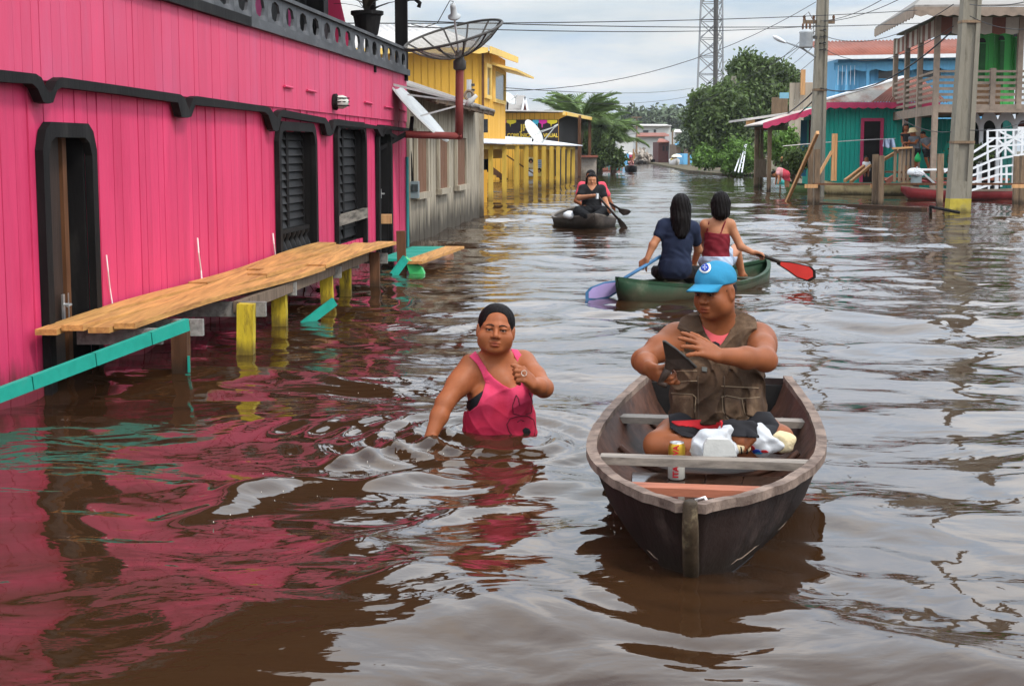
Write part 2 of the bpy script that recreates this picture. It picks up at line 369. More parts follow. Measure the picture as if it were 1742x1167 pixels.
frame(8.55, 9.39, -.35, 1.505, .085, .13); jamb(8.66, 9.29, -.35, 1.44)
# the half-open door of the first doorway: dark leaf swung in, its bare timber edge facing the street
m_leaf = mat('dark_stained_wood', (.035, .022, .017), .4, .3, 5, (5, 5, .5), .2, 20)
m_edge = mat('bare_timber', (.11, .048, .022), .6, .3, 5, (6, 6, .5), .2, 20)
dr = thing('door', lw(9.2, 0, -.2), None, None); dr.parent = pk; dr.location = lw(9.2, 0, -.2)-wloc(pk)

g = G(); A = lw(8.70, 0, -.10); B = lw(9.08, 0, -.07); g.prism([A+V((0, 0, -.3)), B+V((0, 0, -.3)), B+V((0, 0, 1.42)), A+V((0, 0, 1.42))], (-.04, .02, 0)); g.build('door_leaf', m_leaf, dr)
g = G(); g.prism([lw(9.10, -.3, -.055), lw(9.15, -.3, -.05), lw(9.15, 1.42, -.05), lw(9.10, 1.42, -.055)], (-.04, 0, 0)); g.build('door_edge', m_edge, dr)
m_steel = mat('worn_steel', (.55, .55, .55), .35, .15, 20, metal=.8, bump=.05)
g = G(); q = lw(9.02, .42, -.05); g.box(q, (.012, .035, .16)); g.tube([q+V((0, 0, .02)), q+V((.045, 0, .02)), q+V((.05, -.09, .02))], .008); g.box(q+V((0, .10, -.02)), (.012, .03, .2)); g.build('handle', m_steel, dr)
# louvred windows: frame, slats, balusters
def window(Ya, Yb, zb, zt, npl, zbal, cham, leaves):
    w = frame(Ya-.09, Yb+.06, zb-.06, zt+.09, .085, cham, name='window'); jamb(Ya, Yb, zb, zt)
    g = G(); g.prism([lw(Ya, zb, -.13), lw(Yb, zb, -.13), lw(Yb, zt, -.13), lw(Ya, zt, -.13)], (-.02, 0, 0)); g.build('back_board', m_dark, w)
    xs = np.linspace(Ya+.02, Yb-.02, leaves+1)
    for i in range(leaves):
        a, b = xs[i]+.02, xs[i+1]-.02
        g = G()
        for Y in (a, b):
            g = G(); g.prism([lw(Y-.025, zbal, -.07), lw(Y+.025, zbal, -.07), lw(Y+.025, zt-.01, -.07), lw(Y-.025, zt-.01, -.07)], (-.04, 0, 0))
            g.build('stile', m_blk, w)
        for k in range(npl):
            z = zbal+(zt-zbal)*(k+.5)/npl; h = (zt-zbal)/npl
            g = G(); g.prism([lw(a+.026, z-h*.48, -.072), lw(b-.026, z-h*.48, -.072), lw(b-.026, z+h*.40, -.10), lw(a+.026, z+h*.40, -.10)], (-.012, 0, 0)); g.build('slat', m_slat, w)
    return w
m_slat = mat('black_slat_paint', (.011, .010, .010), .55, .35, 5, (.3, .3, 1), .3, 20, objvar=.35, spec=.14, dirt=(.028, .026, .025), damt=.3)
w1 = window(14.12, 15.60, .28, 1.52, 12, .60, .15, 2)
g = G(); g.prism([lw(14.16, .56, -.02), lw(15.56, .56, -.02), lw(15.56, .60, -.02), lw(14.16, .60, -.02)], (-.05, 0, 0)); g.build('rail', m_blk, w1)
for k in range(7):
    Y = 14.26+k*.2; g = G(); g.lathe(lw(Y, .28, -.05), [(.02, 0), (.05, .04), (.065, .12), (.035, .19), (.02, .22), (.045, .26), (.045, .285)], 10); g.build('baluster', m_slat, w1, True)
w2 = window(16.78, 18.38, .30, 1.58, 12, .34, .16, 2)
m_sill = mat('peeling_board', (.20, .17, .14), .8, .4, 5, (.6, .6, 5), .4, 15, dirt=(.03, .025, .02), damt=.6)
g = G(); g.prism([lw(16.72, .52, .05), lw(18.42, .54, .05), lw(18.42, .66, .05), lw(16.72, .64, .05)], (-.04, 0, 0)); g.build('sill', m_sill, w2)
frame(19.24, 20.28, -.35, 1.66, .11, .14); jamb(19.34, 20.18, -.35, 1.56)
g = G(); g.prism([lw(19.36, -.3, -.09), lw(20.16, -.3, -.09), lw(20.16, 1.55, -.09), lw(19.36, 1.55, -.09)], (-.05, 0, 0)); g.build('door_leaf', m_leaf, pk)
g = G(); q = lw(20.05, .78, -.08); g.box(q, (.03, .04, .12)); g.tube([q, q+V((.05, 0, 0)), q+V((.05, -.1, 0))], .01); g.build('handle', m_steel, pk)
# balcony: base beam, cut-out board, cap rail, posts
for a, b in ((Y0, 10.8), (10.8, 13.1), (13.1, 17.0), (17.0, Y1+.05)):
    g = G(); j = rng.uniform(-.006, .006); g.prism([lw(a, 2.375+j, .06), lw(b-.006, 2.375+j, .06), lw(b-.006, 2.455+j, .06), lw(a, 2.455+j, .06)], (-.12, 0, 0)); g.build('base_beam', m_rail if a > 11 else m_blk, pk)
cell = None; L0 = .56
for k in range(-7, 15):
    Yc = 13.43+k*.5575
    if cell is None:
        hole = []
        for i in range(24):
            a = 2*math.pi*i/24; r = 1.02+.05*math.cos(8*a)
            hole.append((.150*math.copysign(abs(math.cos(a))**.85, math.cos(a))*r, .086*math.copysign(abs(math.sin(a))**.85, math.sin(a))*r))
        outr = []
        for i in range(24):
            a = 2*math.pi*i/24; c, s = math.cos(a), math.sin(a); q = min((L0/2-.004)/max(abs(c), 1e-6), .125/max(abs(s), 1e-6)); outr.append((c*q, s*q))
        for cx_, cy_ in ((1, 1), (-1, 1), (-1, -1), (1, -1)):   # square corners
            i = min(range(24), key=lambda j: (outr[j][0]-cx_*L0/2)**2+(outr[j][1]-cy_*.125)**2); outr[i] = (cx_*(L0/2-.004), cy_*.125)
        g = G(); P = lambda p: V((WS*p[0], p[0], p[1]))
        g.strip([P(p) for p in outr+outr[:1]], [P(p) for p in hole+hole[:1]], (-.025, 0, 0)); cell = g.build('railing_panel', m_rail); cell.parent = pk; fixn(cell); o = cell
    else: o = cell.copy(); link(o)
    o.location = lw(Yc, 2.572, .05)-wloc(pk)
g = G(); g.prism([lw(Y0, 2.700, .08), lw(Y1, 2.700, .08), lw(Y1, 2.735, .08), lw(Y0, 2.735, .08)], (-.11, 0, 0)); g.build('cap_rail', m_rail, pk)
for px_ in (630.5, 683):
    p = onwall(px_, 60, -.03); g = G(); g.box((p.x, p.y, 3.6), (.13 if px_ < 650 else .17, .13, 2.6)); g.build('post', m_blk, pk)
p = onwall(694, 6, -.03); g = G(); g.tube([p+V((-.08, 0, -.1)), p+V((-.05, 0, .03)), p+V((.02, 0, .06)), p+V((.10, 0, .06)), p+V((.17, 0, 0)), p+V((.15, 0, -.06))], .03, 8); g.build('bracket', m_blk, pk, True)
# upper storey set back behind the balcony
g = G(); g.prism([lw(Y0, 2.39, -1.2), lw(Y1-.1, 2.39, -1.2), lw(Y1-.1, 5, -1.2), lw(Y0, 5, -1.2)], (-.1, 0, 0)); g.build('upper_wall', m_upper, pk)
for Ya in (10.0, 12.4, 14.6, 16.6, 18.6, 20.2):
    g = G(); g.prism([lw(Ya, 2.39, -1.16), lw(Ya+1.1, 2.39, -1.16), lw(Ya+1.1, 4.3, -1.16), lw(Ya, 4.3, -1.16)], (-.05, 0, 0)); g.build('balcony_door', m_blk, pk)
g = G(); g.box(lw(21.0, 3.6, -1.1), (.3, .5, 2.5)); g.build('post', m_blk, pk)
# small iron rods, wall lamp
for a, b in (((484, 147), (498, 150)), ((523, 154), (538, 157)), ((576, 165), (589, 167)), ((621, 174), (634, 177)), ((655, 182), (668, 184)), ((680, 187), (691, 190))):
    g = G(); g.tube([onwall(*a, .03), onwall(*b, .03)], .012, 6); g.build('tie_rod', m_pink, pk)
g = G(); p = lw(20.9+.55, .3, .02); g.tube([lw(21.60, -.2, .03), lw(21.60, 1.25, .03)], .022, 8); g.build('drain_pipe', mat('teal_plastic', (.03, .26, .25), .4, .1), pk)
wl_ = thing('wall_lamp', onwall(566, 174, .02), 'small round caged bulkhead lamp on the upper pink wall', 'wall lamp')
p = onwall(567, 174, .02); g = G(); g.lathe(p, [(0, .0), (.085, 0), (.09, .04), (.06, .06)], 14, Matrix.Rotation(R(90), 3, 'Y')); g.build('base', m_blk, wl_)
g = G(); g.lathe(p+V((.05, 0, 0)), [(.07, 0), (.075, .05), (.05, .1), (0, .12)], 14, Matrix.Rotation(R(90), 3, 'Y')); g.build('glass', mat('dim_glass', (.55, .56, .5), .15, .05), wl_, True)
g = G()
for k in range(3):
    z = (-.04, 0, .04)[k]; g.tube([p+V((.04, -.08, z)), p+V((.13, -.06, z)), p+V((.17, 0, z)), p+V((.13, .06, z)), p+V((.04, .08, z))], .007, 6)
g.build('cage', m_blk, wl_)
m_string = mat('white_string', (.8, .75, .72), .8, .05)
for k, (pts, lab) in enumerate(((((181, 434), (184, 462), (187, 490), (192, 522)), 'longest white string hanging on the pink wall right of the open door'), (((336, 405), (338, 430), (342, 460), (344, 484)), 'white string hanging mid-wall above the middle of the plank walkway'), (((464, 397), (466, 415), (469, 441)), 'short white string beside the louvred window'))):
    g = G(); g.tube([onwall(x, y, .015+.01*(i % 2)) for i, (x, y) in enumerate(pts)], .005*(pts[0][1]/100 if k > 5 else 1)*(1+k*.3), 5); tag(g.build('string', m_string), lab, 'string', 'white strings on the pink wall')
# potted plant on the railing
p = onwall(625, 66, -.02); pp = thing('potted_plant', (p.x, p.y, 2.735), 'spiky dark dracaena in a black pot on the balcony rail', 'potted plant')
g = G(); g.lathe((p.x, p.y, 2.735), [(0, 0), (.13, 0), (.17, .22), (.20, .24), (.20, .28), (.16, .28), (.15, .2), (0, .2)], 16); g.build('pot', m_blk, pp)
m_drac = mat('dark_leaf', (.045, .035, .025), .45, .4, 6, island=.4)
for k in range(15):
    a = k*2.4; l = rng.uniform(.28, .6); el = rng.uniform(.35, 1.35); d = V((math.cos(a)*math.cos(el), math.sin(a)*math.cos(el), math.sin(el))); s = V((-math.sin(a), math.cos(a), 0))
    q = V((p.x, p.y, 2.95+.02*k*.5)); vs = []
    for j, (t, w) in enumerate(((0, .02), (.35, .035), (.7, .025), (1, .002))):
        c = q+d*l*t+V((0, 0, -.10*t*t)); vs += [c-s*w, c+V((0, 0, -.006)), c+s*w]
    g = G(); g.add(vs, [(j*3+i, j*3+i+1, j*3+i+4, j*3+i+3) for j in range(3) for i in range(2)]); g.build('leaf', m_drac, pp, True)

# ================================================================ PLANK WALKWAY AND FLOOD BOARDS
m_newwood = mat('raw_orange_plank', (.46, .235, .075), .65, .30, 3, (9, .5, 9), .35, 6, dirt=(.22, .095, .035), damt=.5, dscale=1.6, objvar=.18)
m_newwood2 = mat('raw_pale_timber', (.50, .27, .12), .65, .22, 4, (6, 6, .6), .25, 10, dirt=(.28, .13, .05), damt=.3, objvar=.12)
m_greywood = mat('grey_timber', (.24, .225, .205), .8, .3, 4, (6, .6, 6), .35, 10, dirt=(.10, .085, .07), damt=.45, objvar=.15)
m_yel = mat('yellow_peeling', (.55, .40, .03), .6, .2, 5, (3, 3, .6), .3, 16, dirt=(.06, .035, .02), damt=.62, dscale=6, wl=((.09, .06, .02), .10, .75))
m_brown = mat('brown_timber', (.12, .055, .028), .75, .35, 5, (5, 5, .6), .3, 12, wl=((.03, .02, .012), .12, .8), objvar=.2)
m_teal = mat('teal_board', (.016, .28, .21), .5, .15, 5, (2, 2, 2), .25, 14, dirt=(.03, .24, .19), damt=.4, dscale=5)
# deck outline: near-left corner .. measured on z = deck height
ZD = .36
dl = [atp for atp in (wat(55, 560, ZD), wat(262, 552, ZD), wat(672, 416, ZD+.1), wat(640, 413, ZD+.1))]
wk = thing('plank_walkway', (dl[0].x, dl[0].y, 0), 'long raw orange plank walkway on yellow posts along the pink wall', 'walkway')
nearL, nearR, farR, farL = wat(50, 561, .37), wat(228, 557, .37), wat(676, 417, .40), wat(655, 414, .40)
farL = lw(farR.y+.2, .40, .05); nearL = lw(nearR.y+.0, .37, .03)
cuts = [0, .52, 1.0]; np_ = 4
for r in range(np_):
    for s in range(2):
        t0, t1 = (0, (.38, .52, .44, .60)[r]) if s == 0 else ((.38, .52, .44, .60)[r]+.003, 1-.012*((r*7) % 3))
        u0, u1 = r/np_+.012, (r+1)/np_-.012
        def dk(t, u): 
            a = nearL.lerp(farL, t); b = nearR.lerp(farR, t); return a.lerp(b, u)+V((0, 0, .014*math.sin(t*9+r*2.1)+.012*s+.006*r))
        n = 10; A = [dk(t0+(t1-t0)*i/n, u0) for i in range(n+1)]; B = [dk(t0+(t1-t0)*i/n, u1) for i in range(n+1)]
        if s == 0: A[0] -= V((0, .05*(2-r), 0)); B[0] -= V((0, .05*(2-r), 0))
        g = G(); g.strip(A, B, (0, 0, -.032)); fixn(g.build('plank', m_newwood, wk))
def deck_pt(px, py): return wat(px, py)
posts = [((309, 640), .10, .36, m_brown), ((420, 600), .105, .36, m_yel), ((476, 556), .105, .37, m_yel), ((556, 520), .10, .37, m_yel), ((588, 500), .10, .37, m_yel), ((638, 490), .10, .38, m_brown), ((683, 466), .10, .50, m_brown)]
pts_ = []
for (xy, w, top, m) in posts:
    p = wat(*xy); pts_.append(p); g = G(); tl = rng.uniform(-.02, .03)
    g.bar((p.x-tl, p.y, -.4), (p.x+tl*.2, p.y, top-.03), w*(.95 if m is m_brown else 1.05), w, (0, 1, 0)); g.build('post', m, wk)
for i, p in enumerate(pts_[:6]):                # cross bearers from each post to the wall
    wx_ = WX+WS*p.y; g = G(); g.bar((wx_+.02, p.y+.09, .285), (p.x+.12, p.y+.09, .285), .05, .10); g.build('bearer', m_greywood, wk)
p = nearR; g = G(); g.bar(lw(nearR.y+.25, .29, .15), (nearR.x+.10, nearR.y+.25, .29), .05, .09); g.build('bearer', m_greywood, wk)
a = pts_[1]+V((-.07, .05, .30)); b = pts_[5]+V((-.07, .05, .31)); g = G(); g.bar(a, b, .05, .08); g.build('stringer', m_oldwood, wk)
g = G(); p = wat(84, 640); g.box((p.x+.05, p.y+.9, .1), (.14, .14, .5)); g.build('post', m_brown, wk)
q = onwall(655, 405, .06); tag(G().box((q.x, q.y, .475), (.18, .28, .11), R(5)).build('wood_block', m_newwood2), 'raw pale wood block at the far end of the plank walkway', 'wood block')
# long teal rail at the left edge
tr = thing('teal_rail', wat(0, 672), 'long teal painted rail slanting into the water at left', 'rail')
A, B = at(-60, 694, 7.3), at(318, 552, 8.9)
for t0, t1 in ((0, .255), (.26, .53), (.535, .80), (.805, 1)):
    g = G(); g.bar(A.lerp(B, t0), A.lerp(B, t1), .035, .072); g.build('board', m_teal, tr)
p = wat(311, 640); g = G(); g.box((p.x+.050, p.y-.056, .08), (.014, .01, .10)); g.box((p.x+.042, p.y-.056, .01), (.03, .01, .02)); tag(g.build('paint_flake', m_teal, tr), kind='stuff')
tb = wat(530, 545); ob = thing('teal_board', tb, 'broken teal board end poking out of the water between yellow posts', 'board')
g = G(); a = wat(522, 549, -.01); b = at(569, 513, a.y+.15); g.bar(a-(b-a)*.6, b, .03, .07); g.build('plank', m_teal, ob)
# half-sunk platform past the walkway
sp_ = thing('sunken_platform', wat(730, 440), 'half-sunk teal and raw wood platform beyond the walkway', 'platform')
g = G(); c = [wat(*p, .10) for p in ((640, 441), (716, 440), (768, 419), (702, 419))]; 
for i in range(4):
    u0, u1 = i/4+.01, (i+1)/4-.01; g = G(); g.strip([c[0].lerp(c[3], u0), c[1].lerp(c[2], u0)], [c[0].lerp(c[3], u1), c[1].lerp(c[2], u1)], (0, 0, -.03)); fixn(g.build('plank', m_teal, sp_))
a, b = wat(700, 447, .13), wat(774, 421, .13); g = G(); g.bar(a, b, .24, .03); g.build('edge_plank', m_newwood, sp_)
a, b = wat(706, 452, .04), wat(768, 428, .03); g = G(); g.bar(a, b, .05, .12); g.build('side_board', mat('wet_orange_board', (.36, .15, .06), .3, .25, 4, (3, .5, 3)), sp_)
cl_ = thing('green_tarp', wat(700, 462), 'torn teal strip and green plastic bottle tied at the platform post', 'tarp')
g = G(); a = wat(668, 470); b = at(690, 440, a.y+.15); g.bar(a, b, .03, .09); g.build('strip', m_teal, cl_)
g = G(); a = wat(697, 467); g.prism([a, a+V((.16, .02, .0)), a+V((.13, .05, .06)), at(688, 438, a.y)], (.01, .05, .01)); fixn(g.build('plastic', mat('green_plastic', (.03, .30, .08), .2, .3), cl_))
# ================================================================ LEFT STREET SIDE BEYOND THE PINK BUILDING
def boards(name, a, b, z0, z1, w, m, parent, jit=.006, th=.04, each=False, seed=1, top=None):
    """vertical boards along the ground line a->b, proud towards the right-hand side of a->b"""
    r = random.Random(seed); a, b = V(a), V(b); d = (b-a); L = d.length; d = d/L; n = V((d.y, -d.x, 0)); s = 0; g = G()
    while s < L-1e-3:
        e = min(s+w*r.uniform(.8, 1.25), L); j = r.uniform(-jit, jit)
        if L-e < w*.3: e = L
        zt = (lambda u: z1) if top is None else top
        p = [a+d*(s+.006)+n*j, a+d*(e-.006)+n*j]
        g.prism([V((p[0].x, p[0].y, z0)), V((p[1].x, p[1].y, z0)), V((p[1].x, p[1].y, zt(e/L))), V((p[0].x, p[0].y, zt(s/L)))], -n*th)
        if each: g.build(name, m, parent); g = G()
        s = e
    if not each: return tag(g.build(name, m, parent), kind='stuff')
m_wea = mat('weathered_limewash', (.36, .31, .235), .85, .22, 3, (3, 3, .35), .3, 14, dirt=(.15, .12, .085), damt=.5, dscale=2.5, wl=((.045, .038, .03), .55, .9), objvar=.07)
m_wroof = mat('fibre_cement_roof', (.27, .25, .23), .9, .3, 3, (.5, 3, 1), .3, 14, dirt=(.10, .085, .07), damt=.5, objvar=.15)
m_brshut = mat('brown_shutter', (.17, .085, .05), .7, .25, 4, (4, 4, .5), .2, 14, dirt=(.25, .17, .11), damt=.3)
wh = thing('weathered_house', lw(22, 0), 'low weathered grey plank house with corrugated roof and brown shutters', 'house')
boards('plank', lw(22.0, 0), lw(31.3, 0), -.3, 2.2, .30, m_wea, wh, each=True)
g = G(); g.prism([lw(22, -.3, -.06), lw(31.3, -.3, -.06), lw(31.3, 2.2, -.06), lw(22, 2.2, -.06)], (-4, 0, 0)); g.build('core', m_wea, wh)
g = G(); g.box(lw(31.25, .95, .02), (.12, .14, 2.5)); g.build('corner_post', m_wea, wh)
for i in range(9):
    a, b = 21.9+i*.92, 21.9+(i+1)*.92+.05
    g = G(); zj = rng.uniform(-.012, .012); g.corr(lw(a, 2.10+zj, .42), lw(b, 2.10+zj, .42), lw(a, 3.28+zj, -3.1), 5, .022, 40); 
    s0 = V(g.v[0]); g.build('roof_sheet', m_wroof, wh, True)
g = G(); g.bar(lw(22, 2.06, .36), lw(30.1, 2.06, .36), .05, .08); g.build('eave_beam', m_oldwood, wh)
for k in range(9): g = G(); g.bar(lw(22.2+k, 2.03, .40), lw(22.2+k, 3.18, -3.0), .05, .08); g.build('rafter', m_oldwood, wh)
for Ya, Yb in ((22.45, 23.5), (24.85, 25.95), (27.15, 28.45)):
    g = G(); z0, z1 = .72, 1.56
    g.strip([lw(Ya-.1, z0, .01), lw(Ya-.1, z1+.1, .01), lw(Yb+.1, z1+.1, .01), lw(Yb+.1, z0, .01)], [lw(Ya, z0, .01), lw(Ya, z1, .01), lw(Yb, z1, .01), lw(Yb, z0, .01)], (.05, 0, 0)); w = g.build('window', m_wea, wh)
    for k in range(3):
        y0 = Ya+(Yb-Ya)*k/3; g = G(); g.prism([lw(y0+.01, z0, .012), lw(y0+(Yb-Ya)/3-.01, z0, .012), lw(y0+(Yb-Ya)/3-.01, z1, .012), lw(y0+.01, z1, .012)], (.015, 0, 0)); g.build('shutter_board', m_brshut, w)
    g = G(); g.prism([lw(Ya-.14, z0-.09, .01), lw(Yb+.14, z0-.09, .01), lw(Yb+.14, z0, .01), lw(Ya-.14, z0, .01)], (.09, 0, 0)); g.build('sill', m_wea, w)
mb = thing('meter_box', lw(22.35, .6, .05), 'grey electric meter box on the corner of the weathered house', 'meter box')
m_gbox = mat('grey_plastic_box', (.22, .27, .28), .45, .1, 6, bump=.05)
p = at(704, 323, 22.15); g = G(); g.box(p, (.15, .25, .24)); g.build('case', m_gbox, mb); g = G(); g.box(p+V((.02, -.13, .03)), (.09, .02, .10)); g.build('window', mat('smoke_glass', (.05, .06, .06), .1, .05, bump=0), mb)
g = G(); g.tube([p+V((-.03, 0, .1)), p+V((-.05, 0, .5)), p+V((-.1, 0, .75)), at(697, 205, 22.1)], .03, 6); g.build('conduit', m_blk, mb)

# big mesh dish on its red mast
m_mast = mat('oxide_red_pipe', (.20, .045, .04), .6, .2, 5, bump=.1)
m_mesh = mat('dish_mesh', (.30, .28, .24), .6, .1, 30, bump=0, alpha=.50)
m_rib = mat('dark_rib', (.07, .065, .06), .6, .1, bump=0)
YD = 20.6
ds = thing('satellite_dish', at(781, 232, YD), 'large grey mesh satellite dish on a red mast above the street', 'satellite dish')
c0 = at(781, 97, YD); rimc = at(780, 66, YD); S = YD/2600
g = G(); g.tube([at(781, 236, YD), at(782, 120, YD)], .055, 12); g.build('mast', m_mast, ds, True)
g = G(); g.tube([at(690, 229, YD-.1), at(785, 232, YD)], .05, 10); g.build('mast_arm', m_mast, ds, True)
g = G(); g.lathe(at(782, 120, YD), [(.06, 0), (.085, .02), (.085, .12), (.06, .14), (.05, .26)], 12); g.build('head', m_rib, ds, True)
# paraboloid: axis leans left and a little to the camera
ax = V((-.30, -.02, .95)).normalized(); ax = V((-.24, -.24, .94)).normalized(); ux = V((1, 0, .26)); ux = (ux-ax*ux.dot(ax)).normalized(); uy = ax.cross(ux)
RD, DD = 84*S, 38*S
ap = at(781, 97, YD); NR, NA = 7, 48
def para(r, a): return ap+ux*(RD*r*math.cos(a))+uy*(RD*r*math.sin(a))+ax*(DD*r*r)
vs = [ap]; fs = []
for i in range(1, NR+1):
    for j in range(NA): vs.append(para(i/NR, 2*math.pi*j/NA))
for j in range(NA): fs.append((0, 1+j, 1+(j+1) % NA))
for i in range(NR-1):
    for j in range(NA): fs.append((1+i*NA+j, 1+(i+1)*NA+j, 1+(i+1)*NA+(j+1) % NA, 1+i*NA+(j+1) % NA))
g = G(); g.add(vs, fs); g.build('mesh_bowl', m_mesh, ds, True)
g = G(); g.tube([para(1, 2*math.pi*j/NA) for j in range(NA+1)], .018, 6); g.build('rim', m_rib, ds, True)
for k in range(12): g = G(); g.tube([para(t, math.pi*(k+.35)/6) for t in (0, .25, .5, .75, 1)], .013, 5); g.build('rib', m_rib, ds)
fe = at(773, 30, YD-.3)
g = G(); g.tube([ap, fe], .014, 6); g.build('feed_rod', mat('pale_rod', (.5, .5, .5), .4, .05, bump=0), ds)
g = G(); g.lathe(fe, [(0, -.03), (.06, -.02), (.085, 0), (.085, .02), (.045, .04), (.04, .15), (.03, .19), (0, .19)], 14, (fe-ap).to_track_quat('Z', 'Y').to_matrix()); g.build('feed_horn', mat('pale_plastic', (.42, .43, .43), .5, .05, bump=0), ds, True)
g = G(); t_ = fe+(fe-ap).normalized()*.19; g.tube([t_, at(771, 3, YD-.3), at(765, 2, YD-.3), at(755, 20, YD-.2), at(744, 40, YD), at(722, 47, YD), at(700, 42, YD-.1)], .006, 5); g.build('cable', m_rib, ds)
# edge-on white dish on a dark bracket
m_wdish = mat('white_dish_paint', (.55, .55, .53), .45, .08, 8, bump=.05, dirt=(.35, .33, .3), damt=.2)
def offset_dish(name, c, rad, ax_, up_, label, lnb, foot, dep=.18, bracket=None):
    o = thing(name, foot, label, 'satellite dish'); ax_ = V(ax_).normalized(); u = V(up_); u = (u-ax_*u.dot(ax_)).normalized(); w_ = ax_.cross(u); c = V(c)
    vs = []; fs = []; n = 28
    for s in (0, .022):
        for i in range(6):
            r = i/5
            for j in range(n): a = 2*math.pi*j/n; vs.append(c+u*(rad*r*math.cos(a))+w_*(rad*.92*r*math.sin(a))+ax_*(dep*rad*(r*r-1)-s))
    for s in range(2):
        for i in range(5):
            for j in range(n): q = s*6*n+i*n; fs.append((q+j, q+(j+1) % n, q+n+(j+1) % n, q+n+j))
    for j in range(n): fs.append((5*n+j, 5*n+(j+1) % n, 11*n+(j+1) % n, 11*n+j))
    g = G(); g.add(vs, fs); g.build('reflector', m_wdish, o, True)
    lnb = V(lnb)
    for e in (-.8, .8): g = G(); g.bar(c-u*rad*.2+w_*rad*e*.75, lnb, .022, .022); g.build('feed_arm', m_wdish, o)
    g = G(); g.bar(c-u*rad, lnb, .03, .03); g.build('feed_arm', m_wdish, o)
    g = G(); g.lathe(lnb, [(0, -.06), (.035, -.05), (.045, .03), (.03, .06), (.025, .14), (0, .14)], 10, ax_.to_track_quat('Z', 'Y').to_matrix()); g.build('receiver', m_wdish, o, True)
    for q in (bracket or [(c-ax_*.15, foot)]): g = G(); g.bar(q[0], q[1], .05, .05); g.build('bracket', m_blk, o)
    return o
Y2 = 20.9; ca, cb = at(668, 141, Y2-.3), at(758, 234, Y2+.3)
offset_dish('satellite_dish', (ca+cb)/2, (cb-ca).length/2, (V((cb-ca)).cross(V((0, 1, 0)))*-1).normalized()*(1 if V((cb-ca)).cross(V((0, 1, 0))).z < 0 else -1)+V((0, -.10, 0)), (cb-ca), 'white dish seen edge-on on a dark bracket at the pink corner', at(798, 175, Y2-.3), lw(20.9, 1.6, .05), dep=.10,
            bracket=[(at(638, 257, 20.0), at(699, 224, 20.6)), (at(640, 217, 20), at(676, 236, 20.4)), (at(699, 224, 20.6), (ca+cb)/2-V((.1, 0, .1)))])

# ---- yellow two-storey house
m_yw = mat('yellow_plank_paint', (.70, .38, .055), .65, .07, 3, (5, 5, .3), .12, 20, dirt=(.60, .31, .045), damt=.3)
m_yw2 = mat('pale_yellow_fascia', (.75, .50, .14), .6, .1, 4, bump=.1)
m_lroof = mat('pale_zinc_roof', (.50, .47, .44), .55, .12, 2, (1, 1, 1), .15, 10, dirt=(.30, .26, .23), damt=.4)
m_glass = mat('dark_window', (.02, .022, .025), .12, .2, 3, bump=0, spec=.6)
yh = thing('yellow_house', (-.6, 33, 0), 'tall yellow two-storey plank house with pale zinc roof', 'house')
boards('board_cladding', (-8, 33, 0), (-.62, 33, 0), 1.15, 3.5, .14, m_yw, yh, .004)
boards('board_cladding', (-.62, 33.02, 0), (-.16, 37.6, 0), 1.15, 3.5, .14, m_yw, yh, .004, seed=4)
g = G(); g.prism([(-8, 33.06, 1.17), (-.68, 33.06, 1.17), (-.24, 37.6, 1.17), (-8, 38, 1.17)], (0, 0, 2.28)); g.build('core', m_yw, yh)
g = G(); g.prism([(-8, 33.3, -.4), (-3.0, 33.3, -.4), (-2.8, 37.6, -.4), (-8, 38, -.4)], (0, 0, 1.56)); g.build('lower_core', m_dark, yh)  # recessed lower storey, porch shade put into its colour
g = G(); g.corr((-8.5, 32.5, 3.40), (-.45, 32.5, 3.46), (-8.5, 38, 4.32), 40, .03, 240); 
for i, v in enumerate(g.v):
    if v.y > 36: g.v[i] = V((-8.5+(v.x+8.5)*.82, v.y, v.z))
g.build('roof', m_lroof, yh, True)
g = G(); g.prism([(-.45, 32.5, 3.46), (.12, 38.6, 3.60), (-1.9, 38, 4.34)], (0, 0, .03)); fixn(g.build('roof', m_lroof, yh))
g = G(); sc_ = [( -8.5+i*.2, 32.47, 3.41+i*.0015) for i in range(41)]; g.strip(sc_, [(x, y, z-.10-.03*abs(math.sin(i*1.57))) for i, (x, y, z) in enumerate(sc_)], (0, .03, 0)); g.build('fascia', m_yw2, yh)
g = G(); g.bar((-.45, 32.45, 3.42), (.14, 38.6, 3.56), .04, .14); g.build('fascia', m_yw2, yh)
g = G(); g.bar((-.62, 32.98, 2.0), (-.62, 32.98, 3.4), .05, .05); g.build('corner_trim', m_brown, yh)
g = G(); g.prism([(-.50, 34.6, 3.24), (-.12, 38.3, 3.24), (.55, 38.8, 3.10), (.10, 34.8, 3.10)], (0, 0, .05)); fixn(g.build('awning', m_yw2, yh))
for (ya, yb, z0, z1) in ((33.3, 34.3, 2.45, 3.2), (34.9, 37.3, 2.42, 3.2)):
    X = lambda y: -.62+.1005*(y-33.0)
    g = G(); g.strip([V((X(y)+.0, y, z)) for y, z in ((ya, z0), (ya, z1), (yb, z1), (yb, z0), (ya, z0))], [V((X(y), y, z)) for y, z in ((ya+.12, z0+.08), (ya+.12, z1-.08), (yb-.12, z1-.08), (yb-.12, z0+.08), (ya+.12, z0+.08))], (.05, 0, 0)); w = fixn(g.build('window', m_yw2, yh))
    g = G(); g.prism([(X(ya+.12), ya+.12, z0+.08), (X(yb-.12), yb-.12, z0+.08), (X(yb-.12), yb-.12, z1-.08), (X(ya+.12), ya+.12, z1-.08)], (.02, 0, 0)); g.build('pane', m_glass, w)
